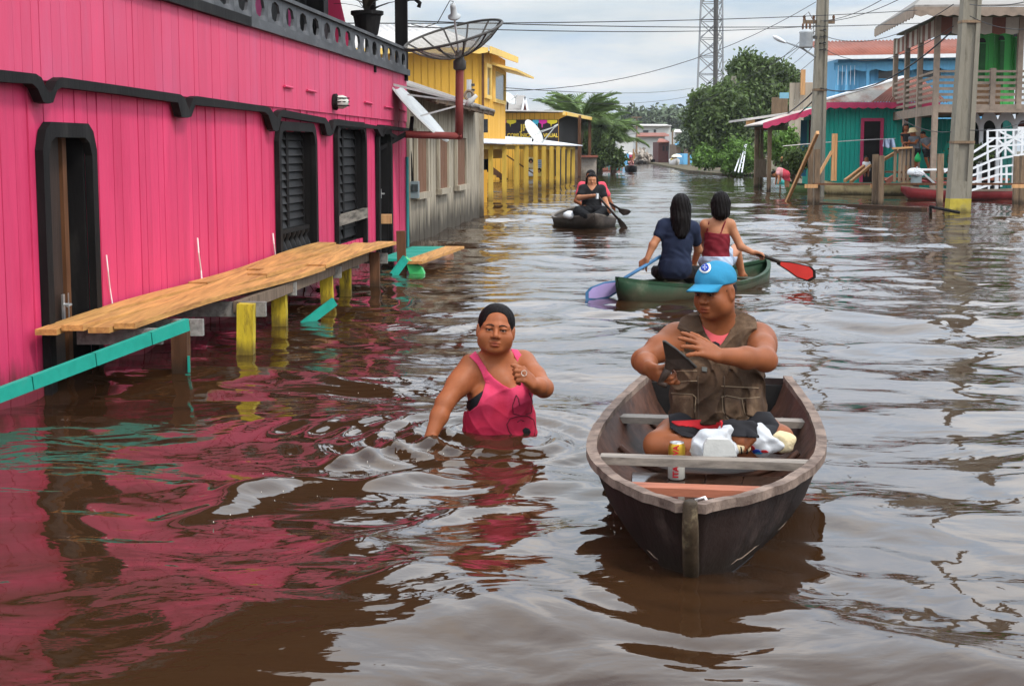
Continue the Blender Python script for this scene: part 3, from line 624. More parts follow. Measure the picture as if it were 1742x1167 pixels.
for (x0, x1, y0, y1) in ((802, 812, 203, 226), (814, 830, 203, 226)):
    a, b = at(x0, y1, 32.94), at(x1, y0, 32.94); g = G(); g.prism([(a.x, 32.99, a.z), (b.x, 32.99, a.z), (b.x, 32.99, b.z), (a.x, 32.99, b.z)], (0, -.03, 0)); g.build('window', m_glass, yh)
for c_ in yh.children:                       # the house stands further back than its neighbour
    for v_ in c_.data.vertices:
        w_ = V(v_.co)+wloc(c_); w_ = V((w_.x*1.36, w_.y*1.36, CAMH+(w_.z-CAMH)*1.36)); w_.z = max(w_.z, -.6); v_.co = w_-wloc(c_)
    for k_ in c_.children:
        for v_ in k_.data.vertices: w_ = V(v_.co)+wloc(k_); v_.co = V((w_.x*1.36, w_.y*1.36, CAMH+(w_.z-CAMH)*1.36))-wloc(k_)
# small service mast in front of it
p = at(798, 170, 31.0); sm = thing('service_mast', (p.x, p.y, 0), 'thin grey service mast with insulators and cable coil beside the yellow house', 'mast')
g = G(); g.tube([(p.x, p.y, 0), at(798, 136, 31)], .05, 8); g.build('mast', mat('galvanised', (.42, .42, .42), .5, .1, bump=.05), sm)
for k in range(6): q = at(805, 145+k*9, 31); g = G(); g.lathe(q, [(0, -.03), (.04, -.02), (.025, 0), (.04, .02), (0, .03)], 8); g.tube([q, at(799, 145+k*9, 31)], .01, 4); g.build('insulator', m_rib, sm)
g = G(); g.tube([at(798+7*math.cos(a), 163+8*math.sin(a), 30.9) for a in np.linspace(0, 12.4, 26)], .03, 5); g.build('cable_coil', m_oldwood, sm)

def sq0(x0, y0, x1, y1, Y, th=.05):
    a, b = at(x0, y1, Y), at(x1, y0, Y); g = G(); g.prism([(a.x, Y, a.z), (b.x, Y, a.z), (b.x, Y, b.z), (a.x, Y, b.z)], (0, -th, 0)); return g
# ---- yellow porch with zinc lean-to roof
pr = thing('porch', wat(815, 345), 'long yellow porch of slim posts under a pale corrugated lean-to roof', 'porch')
bot = [(815, 345), (835, 341), (858, 337), (879, 333), (895, 329), (911, 326), (925, 323), (938, 320), (949, 316.5), (958, 313.5), (967, 310), (975, 307)]
m_yp = mat('yellow_post_paint', (.62, .40, .07), .65, .15, 5, (3, 3, .5), .2, wl=((.16, .10, .03), .30, .7), objvar=.12)
PP = [wat(*b) for b in bot]
for i, p in enumerate(PP):
    w = .17 if i == 0 else (.13 if i < 3 else .15)
    g = G(); g.box((p.x, p.y, .53), (w, w, 1.86)); g.build('post', m_yp, pr)
z_e = 1.52
fe = lambda t: V((-1.02+.30+3.40*t+.15, 37.0+33.5*t, z_e+.02))
def fe(t):
    a, b = wat(815, 345), wat(975, 307); return V((a.x+(b.x-a.x)*t+.30, a.y+(b.y-a.y)*t, z_e))
for i in range(10):
    t0, t1 = -.07+i*.112, -.07+(i+1)*.112+.004
    a, b = fe(t0), fe(t1); g = G(); zj = rng.uniform(-.012, .012); a.z += zj; b.z += zj
    g.corr(a, b, a+V((-2.4, .1, .34)), 14, .02, 84); g.build('roof_sheet', mat('bright_zinc', (.62, .63, .64), .4, .12, 2, bump=.15, dirt=(.4, .38, .36), damt=.35, metal=.2, objvar=.06), pr, True)
g = G(); g.bar(fe(-.06)+V((-.30, 0, -.10)), fe(1.02)+V((-.30, 0, -.10)), .08, .12); g.build('beam', m_yp, pr)
cquad0 = sq0(801, 243, 833, 293, 50.0); cquad0.build('doorway_shade', m_dark, pr)  # dark panel stands in for the shaded doorway behind the porch
g = G(); a, b = at(801, 346, 39.2), at(828, 290, 39.2); g.prism([(a.x, 39.6, -.2), (b.x, 39.6, -.2), (b.x, 39.6, b.z), (a.x, 39.6, b.z)], (0, .08, 0)); g.build('low_wall', m_yw, pr)
q = at(925, 219, 57); offset_dish('satellite_dish', at(909, 224, 56), .50, (.60, -.35, .42), (-.55, 0, .8), 'white satellite dish tilted on the porch roof in front of the sign', at(944, 216, 55.6), at(915, 238, 56.5), dep=.16, bracket=[(at(908, 230, 56.3), at(904, 250, 56.6))])

# ---- print shop with the painted sign
ps = thing('print_shop', (2.1, 70, 0), 'low yellow shop with black painted sign and deep eaves', 'shop')
boards('board_cladding', (-3, 70, 0), (2.13, 70, 0), -.3, 3.0, .2, m_yw, ps, .005)
g = G(); g.prism([(-3, 70.05, -.3), (2.05, 70.05, -.3), (3.75, 84, -.3), (-3, 84, -.3)], (0, 0, 3.3)); g.build('core', m_dark, ps)  # dark street facade: shade under the deep eaves put into the colour
g = G(); g.prism([(-4, 69.3, 3.12), (2.3, 69.3, 3.02), (4.5, 84, 3.02), (-4, 84, 3.6)], (0, 0, .06)); fixn(g.build('roof', m_lroof, ps))
g = G(); g.prism([(2.13, 69.98, 2.72), (2.5, 69.98, 2.9), (2.5, 69.98, 3.02), (2.13, 69.98, 3.02)], (0, .1, 0)); fixn(g.build('gable_board', m_yw, ps))
g = G(); g.bar((2.3, 69.3, 2.98), (4.5, 84, 2.98), .06, .16); g.build('fascia', m_yw2, ps)
for y_ in (75.5, 82.5): g = G(); x_ = 2.13+.122*(y_-70)+.5; g.box((x_, y_, 1.4), (.16, .16, 3.2)); g.build('post', m_brown, ps)  # brown also carries the shade these columns stand in
for (x0, x1, y0, y1) in ((893, 902, 268, 300), (944, 952, 250, 300)):
    a, b = at(x0, y1, 69.9), at(x1, y0, 69.9); g = G(); g.prism([(a.x, 69.97, a.z), (b.x, 69.97, a.z), (b.x, 69.97, b.z), (a.x, 69.97, b.z)], (0, -.04, 0)); g.build('door', m_glass, ps)
sg = thing('shop_sign', at(894, 240, 69.9), 'black painted sign reading COMUNICAÇÃO VISUAL with cyan magenta and yellow drips', 'sign')
YS = 69.93
def sq(x0, y0, x1, y1, Y, th=.03):
    a, b = at(x0, y1, Y), at(x1, y0, Y); g = G(); g.prism([(a.x, Y, a.z), (b.x, Y, a.z), (b.x, Y, b.z), (a.x, Y, b.z)], (0, -th, 0)); return g
sq(838, 204, 950, 241, YS).build('panel', mat('sign_black', (.025, .018, .022), .6, .1, bump=0), sg)
def flat(name, col, rough=.5): return mat(name, col, rough, .03, bump=0)
for (x0, x1, c, nm) in ((837, 850, (.06, .42, .58), 'cyan'), (849, 862, (.65, .03, .30), 'magenta'), (861, 878, (.70, .55, .03), 'yellow'), (906, 917, (.06, .42, .58), 'cyan'), (916, 931, (.65, .03, .30), 'magenta'), (930, 948, (.70, .55, .03), 'yellow')):
    n = 24; top = []; bo = []
    for i in range(n+1):
        t = i/n; x = x0+(x1-x0)*t; dr_ = 4+3.0*math.sin(math.pi*t)+(6 if 9 <= i <= 11 or (nm == 'cyan' and 17 <= i <= 18) else 0)*(1 if nm != 'yellow' else .9 if i == 10 else .2)
        top.append(at(x, 204.5, YS-.04)); bo.append(at(x, 204.5+dr_, YS-.04))
    g = G(); g.strip(top, bo, (0, -.01, 0)); fixn(g.build('paint_drip', flat('sign_'+nm, c), sg))
m_gold = flat('sign_gold', (.60, .42, .06))
def text(name, body, m, p, size, rot, parent=None, ext=.006, al='CENTER', sx=1, bold=.008):
    c = bpy.data.curves.new(name, 'FONT'); c.body = body; c.size = size; c.extrude = ext; c.align_x = al; c.align_y = 'CENTER'; c.offset = bold
    o = bpy.data.objects.new(name, c); link(o); c.materials.append(m); o.location = V(p)-(wloc(parent) if parent else V((0, 0, 0))); o.rotation_euler = rot; o.scale = (sx, 1, 1)
    if parent: o.parent = parent
    dg = bpy.context.evaluated_depsgraph_get(); dg.update(); me = bpy.data.meshes.new_from_object(o.evaluated_get(dg)); q = bpy.data.objects.new(name, me); link(q)
    q.location, q.rotation_euler, q.scale = o.location, o.rotation_euler, o.scale; q.parent = parent; bpy.data.objects.remove(o); q.name = name
    return q
S70 = 69.9/2600
o = text('lettering', 'COMUNICAÇÃO VISUAL', m_gold, at(906, 231, YS-.05), 9.0*S70, (R(90), 0, 0), sg, sx=.86)
o = text('lettering', 'JP', m_gold, at(891, 218, YS-.05), 15*S70, (R(90), 0, 0), sg, bold=.012)
for i, (x0, y0, x1, y1, c) in enumerate(((897, 268, 909, 286, (.75, .6, .3)), (913, 272, 922, 286, (.6, .68, .75)), (897, 288, 911, 300, (.7, .72, .7)), (912, 286, 922, 300, (.8, .6, .15)))):
    po = thing('poster', at((x0+x1)/2, y1, 69.9), ('poster of a big haired face, upper left of four on the yellow wall', 'pale blue printed poster, upper right of the four on the yellow wall', 'white poster with oval bubble, lower left of the four on the yellow wall', 'yellow poster with dark haired face, lower right of the four on the yellow wall')[i], 'poster', 'posters on the yellow shop wall')
    sq(x0, y0, x1, y1, YS, .02).build('sheet', flat('poster_%s' % 'abcd'[i], c), po)
    cx_, cy_ = (x0+x1)/2, (y0+y1)/2
    def disc(cx, cy, rx, ry, Y, m, nm):
        g = G(); g.prism([at(cx+rx*math.cos(a), cy+ry*math.sin(a), Y) for a in np.linspace(0, 2*math.pi, 16, endpoint=False)], (0, -.008, 0)); g.build(nm, m, po)
    if i in (0, 3): disc(cx_, cy_-3, 4, 4, YS-.03, m_blk, 'printed_hair'); disc(cx_, cy_-1, 2.2, 2.8, YS-.04, flat('print_skin', (.35, .16, .08)), 'printed_face')
    elif i == 2: disc(cx_, cy_, 6, 4, YS-.03, flat('print_white', (.8, .8, .8)), 'printed_bubble')
    else:
        for k in range(4): sq(x0+1.5, y0+2+k*3, x1-1.5, y0+3.3+k*3, YS-.03, .008).build('printed_line', flat('print_blue', (.15, .25, .45)), po)
st = thing('stair', at(845, 305, 68), 'dark timber stair with sloping handrail against the yellow shop wall', 'stair')
for k in range(6): q = at(829+k*5.4, 284+k*4.2, 67.5+k*.1); g = G(); g.box(q+V((0, 0, 0)), (.32, .9, .06)); g.build('tread', m_brown, st)
g = G(); g.bar(at(826, 280, 67), at(862, 308, 67), .06, .22); g.build('stringer', m_brown, st)
g = G(); g.bar(at(838, 249, 67), at(914, 300, 67), .05, .06); g.build('handrail', m_brown, st)
# ================================================================ RIGHT STREET SIDE
m_concrete = mat('old_concrete', (.235, .21, .165), .9, .2, 3, (2, 2, .5), .35, 25, dirt=(.13, .115, .085), damt=.5, dscale=3)
m_concrete_y = mat('concrete_yellow_band', (.42, .33, .05), .8, .2, 6, bump=.3, dirt=(.2, .17, .09), damt=.5, wl=((.08, .06, .02), .12, .8))
m_gpost = mat('grey_brown_post', (.20, .135, .085), .85, .25, 5, (6, 6, .6), .4, 12, dirt=(.10, .075, .055), damt=.5, objvar=.2, wl=((.04, .03, .02), .16, .85))
m_pinkf = mat('pink_fascia_paint', (.52, .055, .13), .6, .12, 5, bump=.1)
m_tealw = mat('teal_wall_paint', (.018, .40, .31), .6, .12, 3, (8, 8, .4), .15, 20, dirt=(.02, .19, .15), damt=.35)
m_rust = mat('rusty_zinc', (.45, .42, .38), .6, .15, 1.2, (1, .4, 1), .2, 14, dirt=(.28, .095, .055), damt=.62, dscale=1.4)
m_rustred = mat('red_rust_roof', (.27, .092, .062), .7, .2, 1.5, (1, .5, 1), .2, 12, dirt=(.22, .12, .09), damt=.4)
m_white = mat('white_paint', (.68, .69, .70), .55, .08, 4, bump=.08)
def cquad(x0, y0, x1, y1, Y, m, name, par, th=.04):
    a, b = at(x0, y1, Y), at(x1, y0, Y); g = G(); g.prism([(a.x, Y, a.z), (b.x, Y, a.z), (b.x, Y, b.z), (a.x, Y, b.z)], (0, -th, 0)); return g.build(name, m, par)
def scallop(p, q, drop, amp, wave, m, par, th=.03):
    p, q = V(p), V(q); n = int((q-p).length/wave*6); A = [p.lerp(q, i/n) for i in range(n+1)]; B = [a+V((0, 0, -drop-amp*abs(math.sin(math.pi*i/6)))) for i, a in enumerate(A)]
    g = G(); g.strip(A, B, (0, -th, 0)); return fixn(g.build('scalloped_fascia', m, par))
# ---- teal house
th_ = thing('teal_house', (11.4, 50, 0), 'teal plank house with pink door frame and rusty corrugated roof', 'house')
boards('board_cladding', (10.17, 50, 0), (13.6, 50, 0), -.3, 2.85, .13, m_tealw, th_, .004)
g = G(); g.prism([(10.2, 50.06, -.3), (13.6, 50.06, -.3), (13.6, 54, -.3), (10.2, 54, -.3)], (0, 0, 3.1)); g.build('core', m_tealw, th_)
g = G(); x0, x1 = at(1469, 250, 49.9).x, at(1497, 250, 49.9).x; g.strip([(x0-.1, 49.94, .3), (x0-.1, 49.94, 2.36), (x1+.1, 49.94, 2.36), (x1+.1, 49.94, .3)], [(x0, 49.94, .3), (x0, 49.94, 2.26), (x1, 49.94, 2.26), (x1, 49.94, .3)], (0, -.06, 0)); fixn(g.build('door_frame', m_pinkf, th_))
g = G(); g.prism([(x0, 49.95, .3), (x1, 49.95, .3), (x1, 49.95, 2.26), (x0, 49.95, 2.26)], (0, -.015, 0)); g.build('doorway', m_dark, th_)
xs = np.linspace(9.9, 13.9, 6)
for i in range(5):
    a, b = V((xs[i], 49.5, 2.86)), V((xs[i+1]+.04, 49.5, 2.86)); g = G(); g.corr(a, b, a+V((0, 3.3, .92)), 9, .02, 54)
    if True:
        for k, v in enumerate(g.v):                      # hip edge on the street side
            if v.y > 51: g.v[k] = V((max(v.x, 13.35), v.y, v.z))
    g.build('roof_sheet', m_rustred if i >= 2 else m_rust, th_)
g = G(); g.bar((9.85, 49.45, 2.90), (13.35, 52.8, 3.82), .16, .05); g.build('ridge_cap', m_white, th_)
scallop((9.9, 49.5, 2.85), (13.7, 49.5, 2.85), .15, .05, .3, m_pinkf, th_)
g = G(); g.prism([(10.15, 49.5, 2.72), (8.05, 49.5, 2.14), (8.05, 53.5, 2.14), (10.15, 53.5, 2.72)], (0, 0, .04)); fixn(g.build('porch_roof', m_rust, th_))
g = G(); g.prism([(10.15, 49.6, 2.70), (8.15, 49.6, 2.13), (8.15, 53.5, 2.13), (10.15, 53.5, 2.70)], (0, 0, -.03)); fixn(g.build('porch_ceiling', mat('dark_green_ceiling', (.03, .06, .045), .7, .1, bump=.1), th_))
scallop((8.05, 49.48, 2.20), (10.1, 49.48, 2.80), .16, .05, .3, m_pinkf, th_)
for px_, m in ((1366, mat('blue_board', (.05, .22, .38), .6, .1, bump=.1)), (1380, mat('maroon_board', (.16, .025, .03), .6, .15, bump=.1))): cquad(px_-6, 205, px_+7, 300, 52.5, m, 'porch_panel', th_)
g = G(); p = at(1308, 300, 50); g.box((p.x, 50, 1.0), (.12, .12, 2.2)); g.build('porch_post', m_gpost, th_)
lb = thing('light_bulb', at(1374, 197, 49.9), 'lit white bulb under the pink porch roof', 'light bulb'); g = G(); g.lathe(at(1374, 197, 49.9), [(0, -.05), (.05, -.02), (.05, .03), (.02, .07), (0, .07)], 10); g.build('bulb', m_white, lb, True)
# ---- grey shed at the left of the teal house
sh = thing('timber_shed', at(1290, 300, 55), 'grey timber shed on heavy posts with flat roof beside the trees', 'shed')
for px_ in (1286, 1291.5, 1297): g = G(); p = at(px_, 262, 55); g.box((p.x, 55+(px_ % 2)*.2, .8), (.10, .14, 2.6)); g.build('post', m_gpost, sh)
cquad(1284, 271, 1304, 302, 54.8, m_oldwood, 'skirt', sh)
g = G(); a, b = at(1267, 203, 54), at(1345, 190, 54.5); g.prism([(a.x, 53.6, 2.35), (b.x+.9, 53.6, 2.72), (b.x+.9, 58, 2.72), (a.x, 58, 2.35)], (0, 0, .07)); fixn(g.build('roof', m_lroof, sh))
cquad(1269, 203, 1284, 213, 53.7, m_newwood2, 'fascia', sh); cquad(1283, 203, 1308, 222, 54.2, m_brown, 'beam', sh); cquad(1310, 213, 1340, 222, 56, m_oldwood, 'beam', sh)
bw = thing('plank_house', at(1350, 280, 62), 'tall pale grey plank house half hidden behind the pole', 'house')
boards('plank', (at(1341, 250, 62).x, 62, 0), (at(1385, 250, 62).x, 62, 0), -.3, 4.0, .22, mat('pale_grey_plank', (.36, .30, .235), .85, .15, 4, (3, 3, .4), .3, objvar=.12), bw, each=True, seed=9)
g = G(); p = at(1365, 145, 61.9); g.box((p.x, 61.8, p.z+.1), (.18, .1, 1.0)); g.build('corner_post', m_newwood2, bw)
cquad(1362, 141, 1384, 160, 62.2, m_newwood2, 'gable_board', bw); cquad(1312, 166, 1340, 200, 64, m_gpost, 'side_wall', bw); cquad(1326, 158, 1342, 168, 63.5, mat('pale_blue_board', (.20, .40, .50), .6, .1, bump=.1), 'side_panel', bw)
# ---- blue house
m_blue = mat('sky_blue_paint', (.14, .40, .64), .6, .1, 4, (4, 4, .5), .12)
bh = thing('blue_house', (16, 68, 0), 'blue upper-storey house with rusty roof and white fascia behind', 'house')
a, b = at(1424, 150, 68), at(1700, 90, 68)
boards('board_cladding', (a.x, 68, 0), (b.x, 68, 0), 0, 5.4, .2, m_blue, bh, .005)
g = G(); g.prism([(a.x+.05, 68.06, 0), (b.x, 68.06, 0), (b.x, 73, 0), (a.x+.05, 73, 0)], (0, 0, 5.3)); g.build('core', m_blue, bh)
for (x0, y0, x1, y1) in ((1494, 106, 1520, 134), (1568, 105, 1601, 132)):
    w = cquad(x0-2, y0-2, x1+2, y1+2, 67.94, m_blue, 'window', bh, .05); cquad(x0, y0, x1, y1, 67.88, m_glass, 'pane', w, .02)
e0, e1 = at(1404, 97, 66.8), at(1720, 92, 66.8); n_ = 12
for i in range(n_):
    a = e0.lerp(e1, i/n_); b = e0.lerp(e1, (i+1)/n_); g = G(); g.corr(a, b, a+V((0, 4.5, .95)), 4, .03, 24); g.build('roof_sheet', m_rustred, bh, True)
g = G(); g.bar(e0+V((0, -.05, -.04)), e1+V((0, -.05, -.04)), .05, .16); g.build('fascia', m_white, bh)
scallop(e0+V((.5, .6, -.22)), e1+V((0, .6, -.22)), .30, .10, .9, m_blue, bh)
for px_ in (1424, 1440, 1476, 1545): p = at(px_, 120, 67.4); g = G(); g.box((p.x, 67.4, 3.3), (.12, .12, 3.6)); g.build('post', m_blue, bh)
for k in range(5): cquad(1425+k*7, 112, 1426.2+k*7, 145, 67, m_white, 'railing_bar', bh)
# ---- green house with balcony
m_green = mat('green_paint', (.07, .42, .10), .6, .05, 3, bump=.08)
m_lattice = mat('grey_balcony_timber', (.28, .215, .165), .8, .2, 5, (1, 1, 1), .3, dirt=(.2, .16, .13), damt=.4, objvar=.1)
gh = thing('green_house', (13, 44, 0), 'two-storey green house with grey timber balcony and striped eaves', 'house')
YF, YB = 42.0, 50.2
cF, cB = at(1591, 180, YF), at(1521, 193, YB); xR = at(1790, 180, YF).x
zf = at(1591, 180, YF).z                           # balcony floor level
tl_ = lambda t: cF.lerp(cB, t)
g = G(); g.prism([(cF.x, YF, zf-.16), (xR, YF, zf-.16), (xR, YB, zf-.16), (cB.x, YB, zf-.16)], (0, 0, .12)); fixn(g.build('balcony_floor', m_lattice, gh))
g = G(); g.bar((cF.x, YF-.03, zf-.08), (xR, YF-.03, zf-.08), .06, .22); g.build('edge_beam', m_lattice, gh)
g = G(); g.bar((cF.x-.03, YF, zf-.12), (cB.x-.03, YB, zf-.12), .06, .26); g.build('edge_beam', m_lattice, gh)
for k in range(6):
    z = zf+.14+k*.155; hh = .075
    g = G(); g.bar((cF.x, YF-.02, z), (xR, YF-.02, z), .03, hh if k < 5 else .06); g.build('rail_slat', m_lattice, gh)
    g = G(); g.bar((cF.x-.02, YF, z), (cB.x-.02, YB, z), .03, hh if k < 5 else .06); g.build('rail_slat', m_lattice, gh)
zr = at(1591, 29, YF).z
for (x, y) in ((cF.x, YF), tuple(tl_(.36).xy), tuple(tl_(.68).xy), (cB.x, YB), (at(1735, 100, YF).x, YF), (at(1690, 100, YF).x, YF)):
    hi = zr if (x, y) != (at(1690, 100, YF).x, YF) else zf+1.0
    g = G(); g.box((x, y, (hi+(-.3 if x < 12.9 and hi > 3 else zf-.1))/2), (.14, .14, hi-(-.3 if x < 12.9 and hi > 3 else zf-.1))); g.build('post', m_lattice, gh)
wx, wy = 13.55, 45.2
boards('board_cladding', (wx, wy, 0), (xR, wy, 0), zf-.1, zr+.1, .16, m_green, gh, .004)
boards('board_cladding', (wx-.0, 47.2, 0), (wx, wy+.02, 0), zf-.1, zr+.1, .16, m_green, gh, .004)
for (x0, x1, y0) in ((1662, 1679, 62), (1697, 1711, 58), (1722, 1738, 52)):
    w = cquad(x0, y0, x1, 150, wy-.03, m_green, 'door', gh, .06); cquad(x0+2, y0+13, x1-2, 150, wy-.10, mat('dark_green_door', (.03, .13, .04), .5, .15, bump=.1), 'leaf', w, .02)
    g = G(); cx_, r = (x0+x1)/2, (x1-x0)/2-2; g.prism([at(cx_+r*math.cos(t), y0+11-8*math.sin(t), wy-.10) for t in np.linspace(0, math.pi, 9)], (0, -.02, 0)); g.build('fanlight', m_glass, w)
# ground floor: teal front with white scalloped arches
boards('board_cladding', (cB.x+.2, 50.0, 0), (15.5, 50.0, 0), -.3, zf-.2, .16, m_tealw, gh, .004)
boards('board_cladding', (15.0, 46.2, 0), (xR, 46.2, 0), -.3, zf-.2, .16, mat('deep_teal_wall', (.015, .12, .105), .6, .15, bump=.15), gh, .004)
g = G(); g.prism([(15.0, 46.25, -.3), (xR, 46.25, -.3), (xR, 50.3, -.3), (15, 50.3, -.3)], (0, 0, zf)); g.build('core', m_dark, gh)
arch_t, arch_b = [], []
for k in range(5):
    for i in range(9):
        t = math.pi*(1-i/8); cx_ = 1641+k*29+13.5; arch_b.append(at(cx_+11.5*math.cos(t), 222-17*math.sin(t), 43.4)); arch_t.append(at(cx_+14.5*math.cos(t), 211-(16+6)*math.sin(t)*1.0, 43.4))
g = G(); g.strip(arch_t, arch_b, (0, .06, 0)); fixn(g.build('arch_valance', m_white, gh))
for px_ in (1640, 1669, 1698, 1727): p = at(px_, 250, 43.4); g = G(); g.box((p.x, 43.43, .9), (.10, .08, 2.6)); g.build('arch_post', m_white, gh)
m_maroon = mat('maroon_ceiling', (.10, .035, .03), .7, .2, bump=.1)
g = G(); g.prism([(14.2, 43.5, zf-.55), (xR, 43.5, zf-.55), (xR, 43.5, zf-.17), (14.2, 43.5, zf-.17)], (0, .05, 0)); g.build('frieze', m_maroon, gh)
# roof, fascia and striped valance
rF = at(1556, 13, 40.8); rB = at(1489, 50, 51.0); rR = xR+1
g = G(); g.prism([(rF.x, 40.8, rF.z), (rR, 40.8, rF.z+.05), (rR, 48, rF.z+1.2), (rF.x+2.2, 48, rF.z+1.0)], (0, 0, .06)); fixn(g.build('roof', m_wroof, gh))
g = G(); g.prism([(rF.x, 40.8, rF.z), (rB.x, rB.y, rB.z), (rF.x+2.2, 48, rF.z+1.0)], (0, 0, .06)); fixn(g.build('roof', m_wroof, gh))
n = 30; A = [rF.lerp(rB, i/n) for i in range(n+1)]; g = G(); g.strip(A, [a+V((0, 0, -.22-.05*abs(math.sin(i*1.57)))) for i, a in enumerate(A)], (-.03, 0, 0)); fixn(g.build('fascia', m_lattice, gh))
A = [V((rF.x+(rR-rF.x)*i/30, 40.8, rF.z+.01)) for i in range(31)]; g = G(); g.strip(A, [a+V((0, 0, -.20-.05*abs(math.sin(i*1.57)))) for i, a in enumerate(A)], (0, -.03, 0)); fixn(g.build('fascia', m_lattice, gh))
m_vw, m_vr = mat('valance_cream', (.50, .45, .38), .7, .1, bump=.1), mat('valance_brown', (.20, .075, .05), .7, .1, bump=.1)
for k in range(13):
    a = V((cF.x+.02+k*.36, 41.98, zr-.02)); g = G(); g.prism([a, a+V((.35, 0, 0)), a+V((.35, 0, -.42)), a+V((.175, 0, -.46)), a+V((0, 0, -.42))], (0, -.03, 0)); g.build('valance_board', m_vw if k % 2 else m_vr, gh)
for k in range(16):
    a = cF.lerp(cB, k/16); b = cF.lerp(cB, (k+.96)/16); g = G(); g.prism([V((a.x, a.y, zr-.05)), V((b.x, b.y, zr-.05)), V((b.x, b.y, zr-.5)), V((a.x, a.y, zr-.5))], (-.03, 0, 0)); fixn(g.build('valance_board', m_vw if k % 2 else m_vr, gh))
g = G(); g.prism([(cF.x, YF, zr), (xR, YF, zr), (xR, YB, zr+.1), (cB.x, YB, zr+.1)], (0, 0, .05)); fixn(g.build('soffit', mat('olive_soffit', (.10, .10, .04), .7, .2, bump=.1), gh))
g = G(); p = at(1671, 135, 43.6); g.box((p.x, 43.6, zf+.35), (.9, .5, .6)); tag(g.build('cane_chest', mat('tan_wicker', (.30, .17, .09), .8, .2, 10, bump=.4)), 'tan wicker chest on the green house balcony', 'chest')
# ---- concrete poles
def pole(base, Yd, w0, w1, hz, lean, label, band=True, bands=()):
    p = wat(*base) if not Yd else at(*base, Yd); p = V((p.x, p.y, 0))
    o = thing('utility_pole', p, label, 'utility pole', 'concrete utility poles'); top = p+V((lean, 0, hz)); bot_ = p+V((0, 0, -.4))
    def taper(dx0, dx1, y0, y1, nm, m, zb=0, zt=1):
        vs = []
        for t in (zb, zt):
            c = bot_.lerp(top, t); w = w0+(w1-w0)*t
            vs += [c+V((dx0*w, y0*w, 0)), c+V((dx1*w, y0*w, 0)), c+V((dx1*w, y1*w, 0)), c+V((dx0*w, y1*w, 0))]
        g = G(); g.add(vs, [(3, 2, 1, 0), (4, 5, 6, 7), (0, 1, 5, 4), (1, 2, 6, 5), (2, 3, 7, 6), (3, 0, 4, 7)]); g.build(nm, m, o)
    taper(-.5, -.26, -.42, .42, 'flange', m_concrete); taper(.26, .5, -.42, .42, 'flange', m_concrete); taper(-.26, .26, -.28, .28, 'web', m_concrete)
    if band:
        taper(-.26, .26, -.405, -.285, 'solid_foot', m_concrete, 0, .115)
        taper(-.505, .505, -.43, .43, 'yellow_band', m_concrete_y, 0, .075)
    for t in bands: taper(-.53, .53, -.45, .45, 'clamp', m_gpost, t, t+.006)
    return o, p, top
P1, p1, t1 = pole((1628, 362), None, .46, .30, 9.0, .25, 'big near concrete pole with yellow painted foot at right', True, (.2, .53, .47))
P2, p2, t2 = pole((1388, 320), 50.5-6, .42, .20, 11.0, .12, 'concrete pole carrying the grey transformer and street lamp arm', False, (.3, .62, .66))
P3, p3, t3 = pole((1245, 290), 84, .42, .26, 5.3, .0, 'short concrete lamp pole in front of the leafy tree', False, (.7,))
P4, p4, t4 = pole((1285, 275), 98, .40, .26, 7.0, .05, 'concrete pole rising out of the dark tree crown', False, (.8,))
tr_ = thing('transformer', at(1371, 64, 44.2), 'grey can transformer hung on the middle pole', 'transformer')
c = at(1371, 82, 44.2); m_tf = mat('grey_enamel', (.40, .42, .43), .4, .1, bump=.05)
g = G(); g.lathe(c, [(0, 0), (.17, 0), (.19, .04), (.19, .40), (.21, .43), (.19, .47), (.1, .52), (0, .52)], 16); g.build('tank', m_tf, tr_, True)
for k in range(3): g = G(); g.lathe(c+V((-.1+.1*k, 0, .5)), [(.035, 0), (.02, .04), (.04, .07), (.02, .1), (.035, .13), (.01, .2), (0, .2)], 8); g.build('bushing', m_brown, tr_, True)
g = G(); g.bar(c+V((0, .02, .3)), V((t2.x-.1, 44.45, c.z+.3)), .06, .08); g.build('bracket', m_rib, tr_)
g = G(); g.tube([c+V((0, 0, .7)), c+V((-.06, 0, .9)), c+V((.05, 0, 1.0)), c+V((.2, 0, .75)), c+V((.22, 0, .3))], .012, 5); g.build('lead', m_rib, tr_)
def lamp(tip, root, Y, label, s=1.0):
    o = thing('street_lamp', at(*root, Y), label, 'street lamp', 'street lamps on concrete poles'); a, b = at(*root, Y), at(*tip, Y); d = (b-a)
    g = G(); g.tube([a, a+d*.4+V((0, 0, .06)), a+d*.86+V((0, 0, .02))], .03*s, 6); g.build('arm', m_tf, o, True)
    g = G(); h = a+d*.84; e = d.normalized()*.42*s; n = V((0, 0, 1)); prof = [(0, .03), (.25, .07), (.6, .10), (.9, .08), (1.05, .0)]
    vs = []; fs = []
    for t, r in prof:
        for j in range(10): an = 2*math.pi*j/10; vs.append(h+e*t+V((0, math.cos(an)*r*1.2*s, math.sin(an)*r*.7*s)))
    for i in range(4):
        for j in range(10): fs.append((i*10+j, i*10+(j+1) % 10, i*10+10+(j+1) % 10, i*10+10+j))
    g.add(vs, fs); fixn(g.build('head', m_white, o, True)); return o
lamp((1328, 69), (1387, 97), 44.4, 'street lamp on a long arm left of the transformer'); lamp((1216, 152), (1238, 165), 83.9, 'street lamp leaning left above the leafy tree', 1.3); lamp((1241, 122), (1284, 135), 97.9, 'street lamp highest above the dark tree crown', 1.4)
for o_, tz, nm in ((P2, .5, 'a'), (P4, .9, 'b')):
    pass
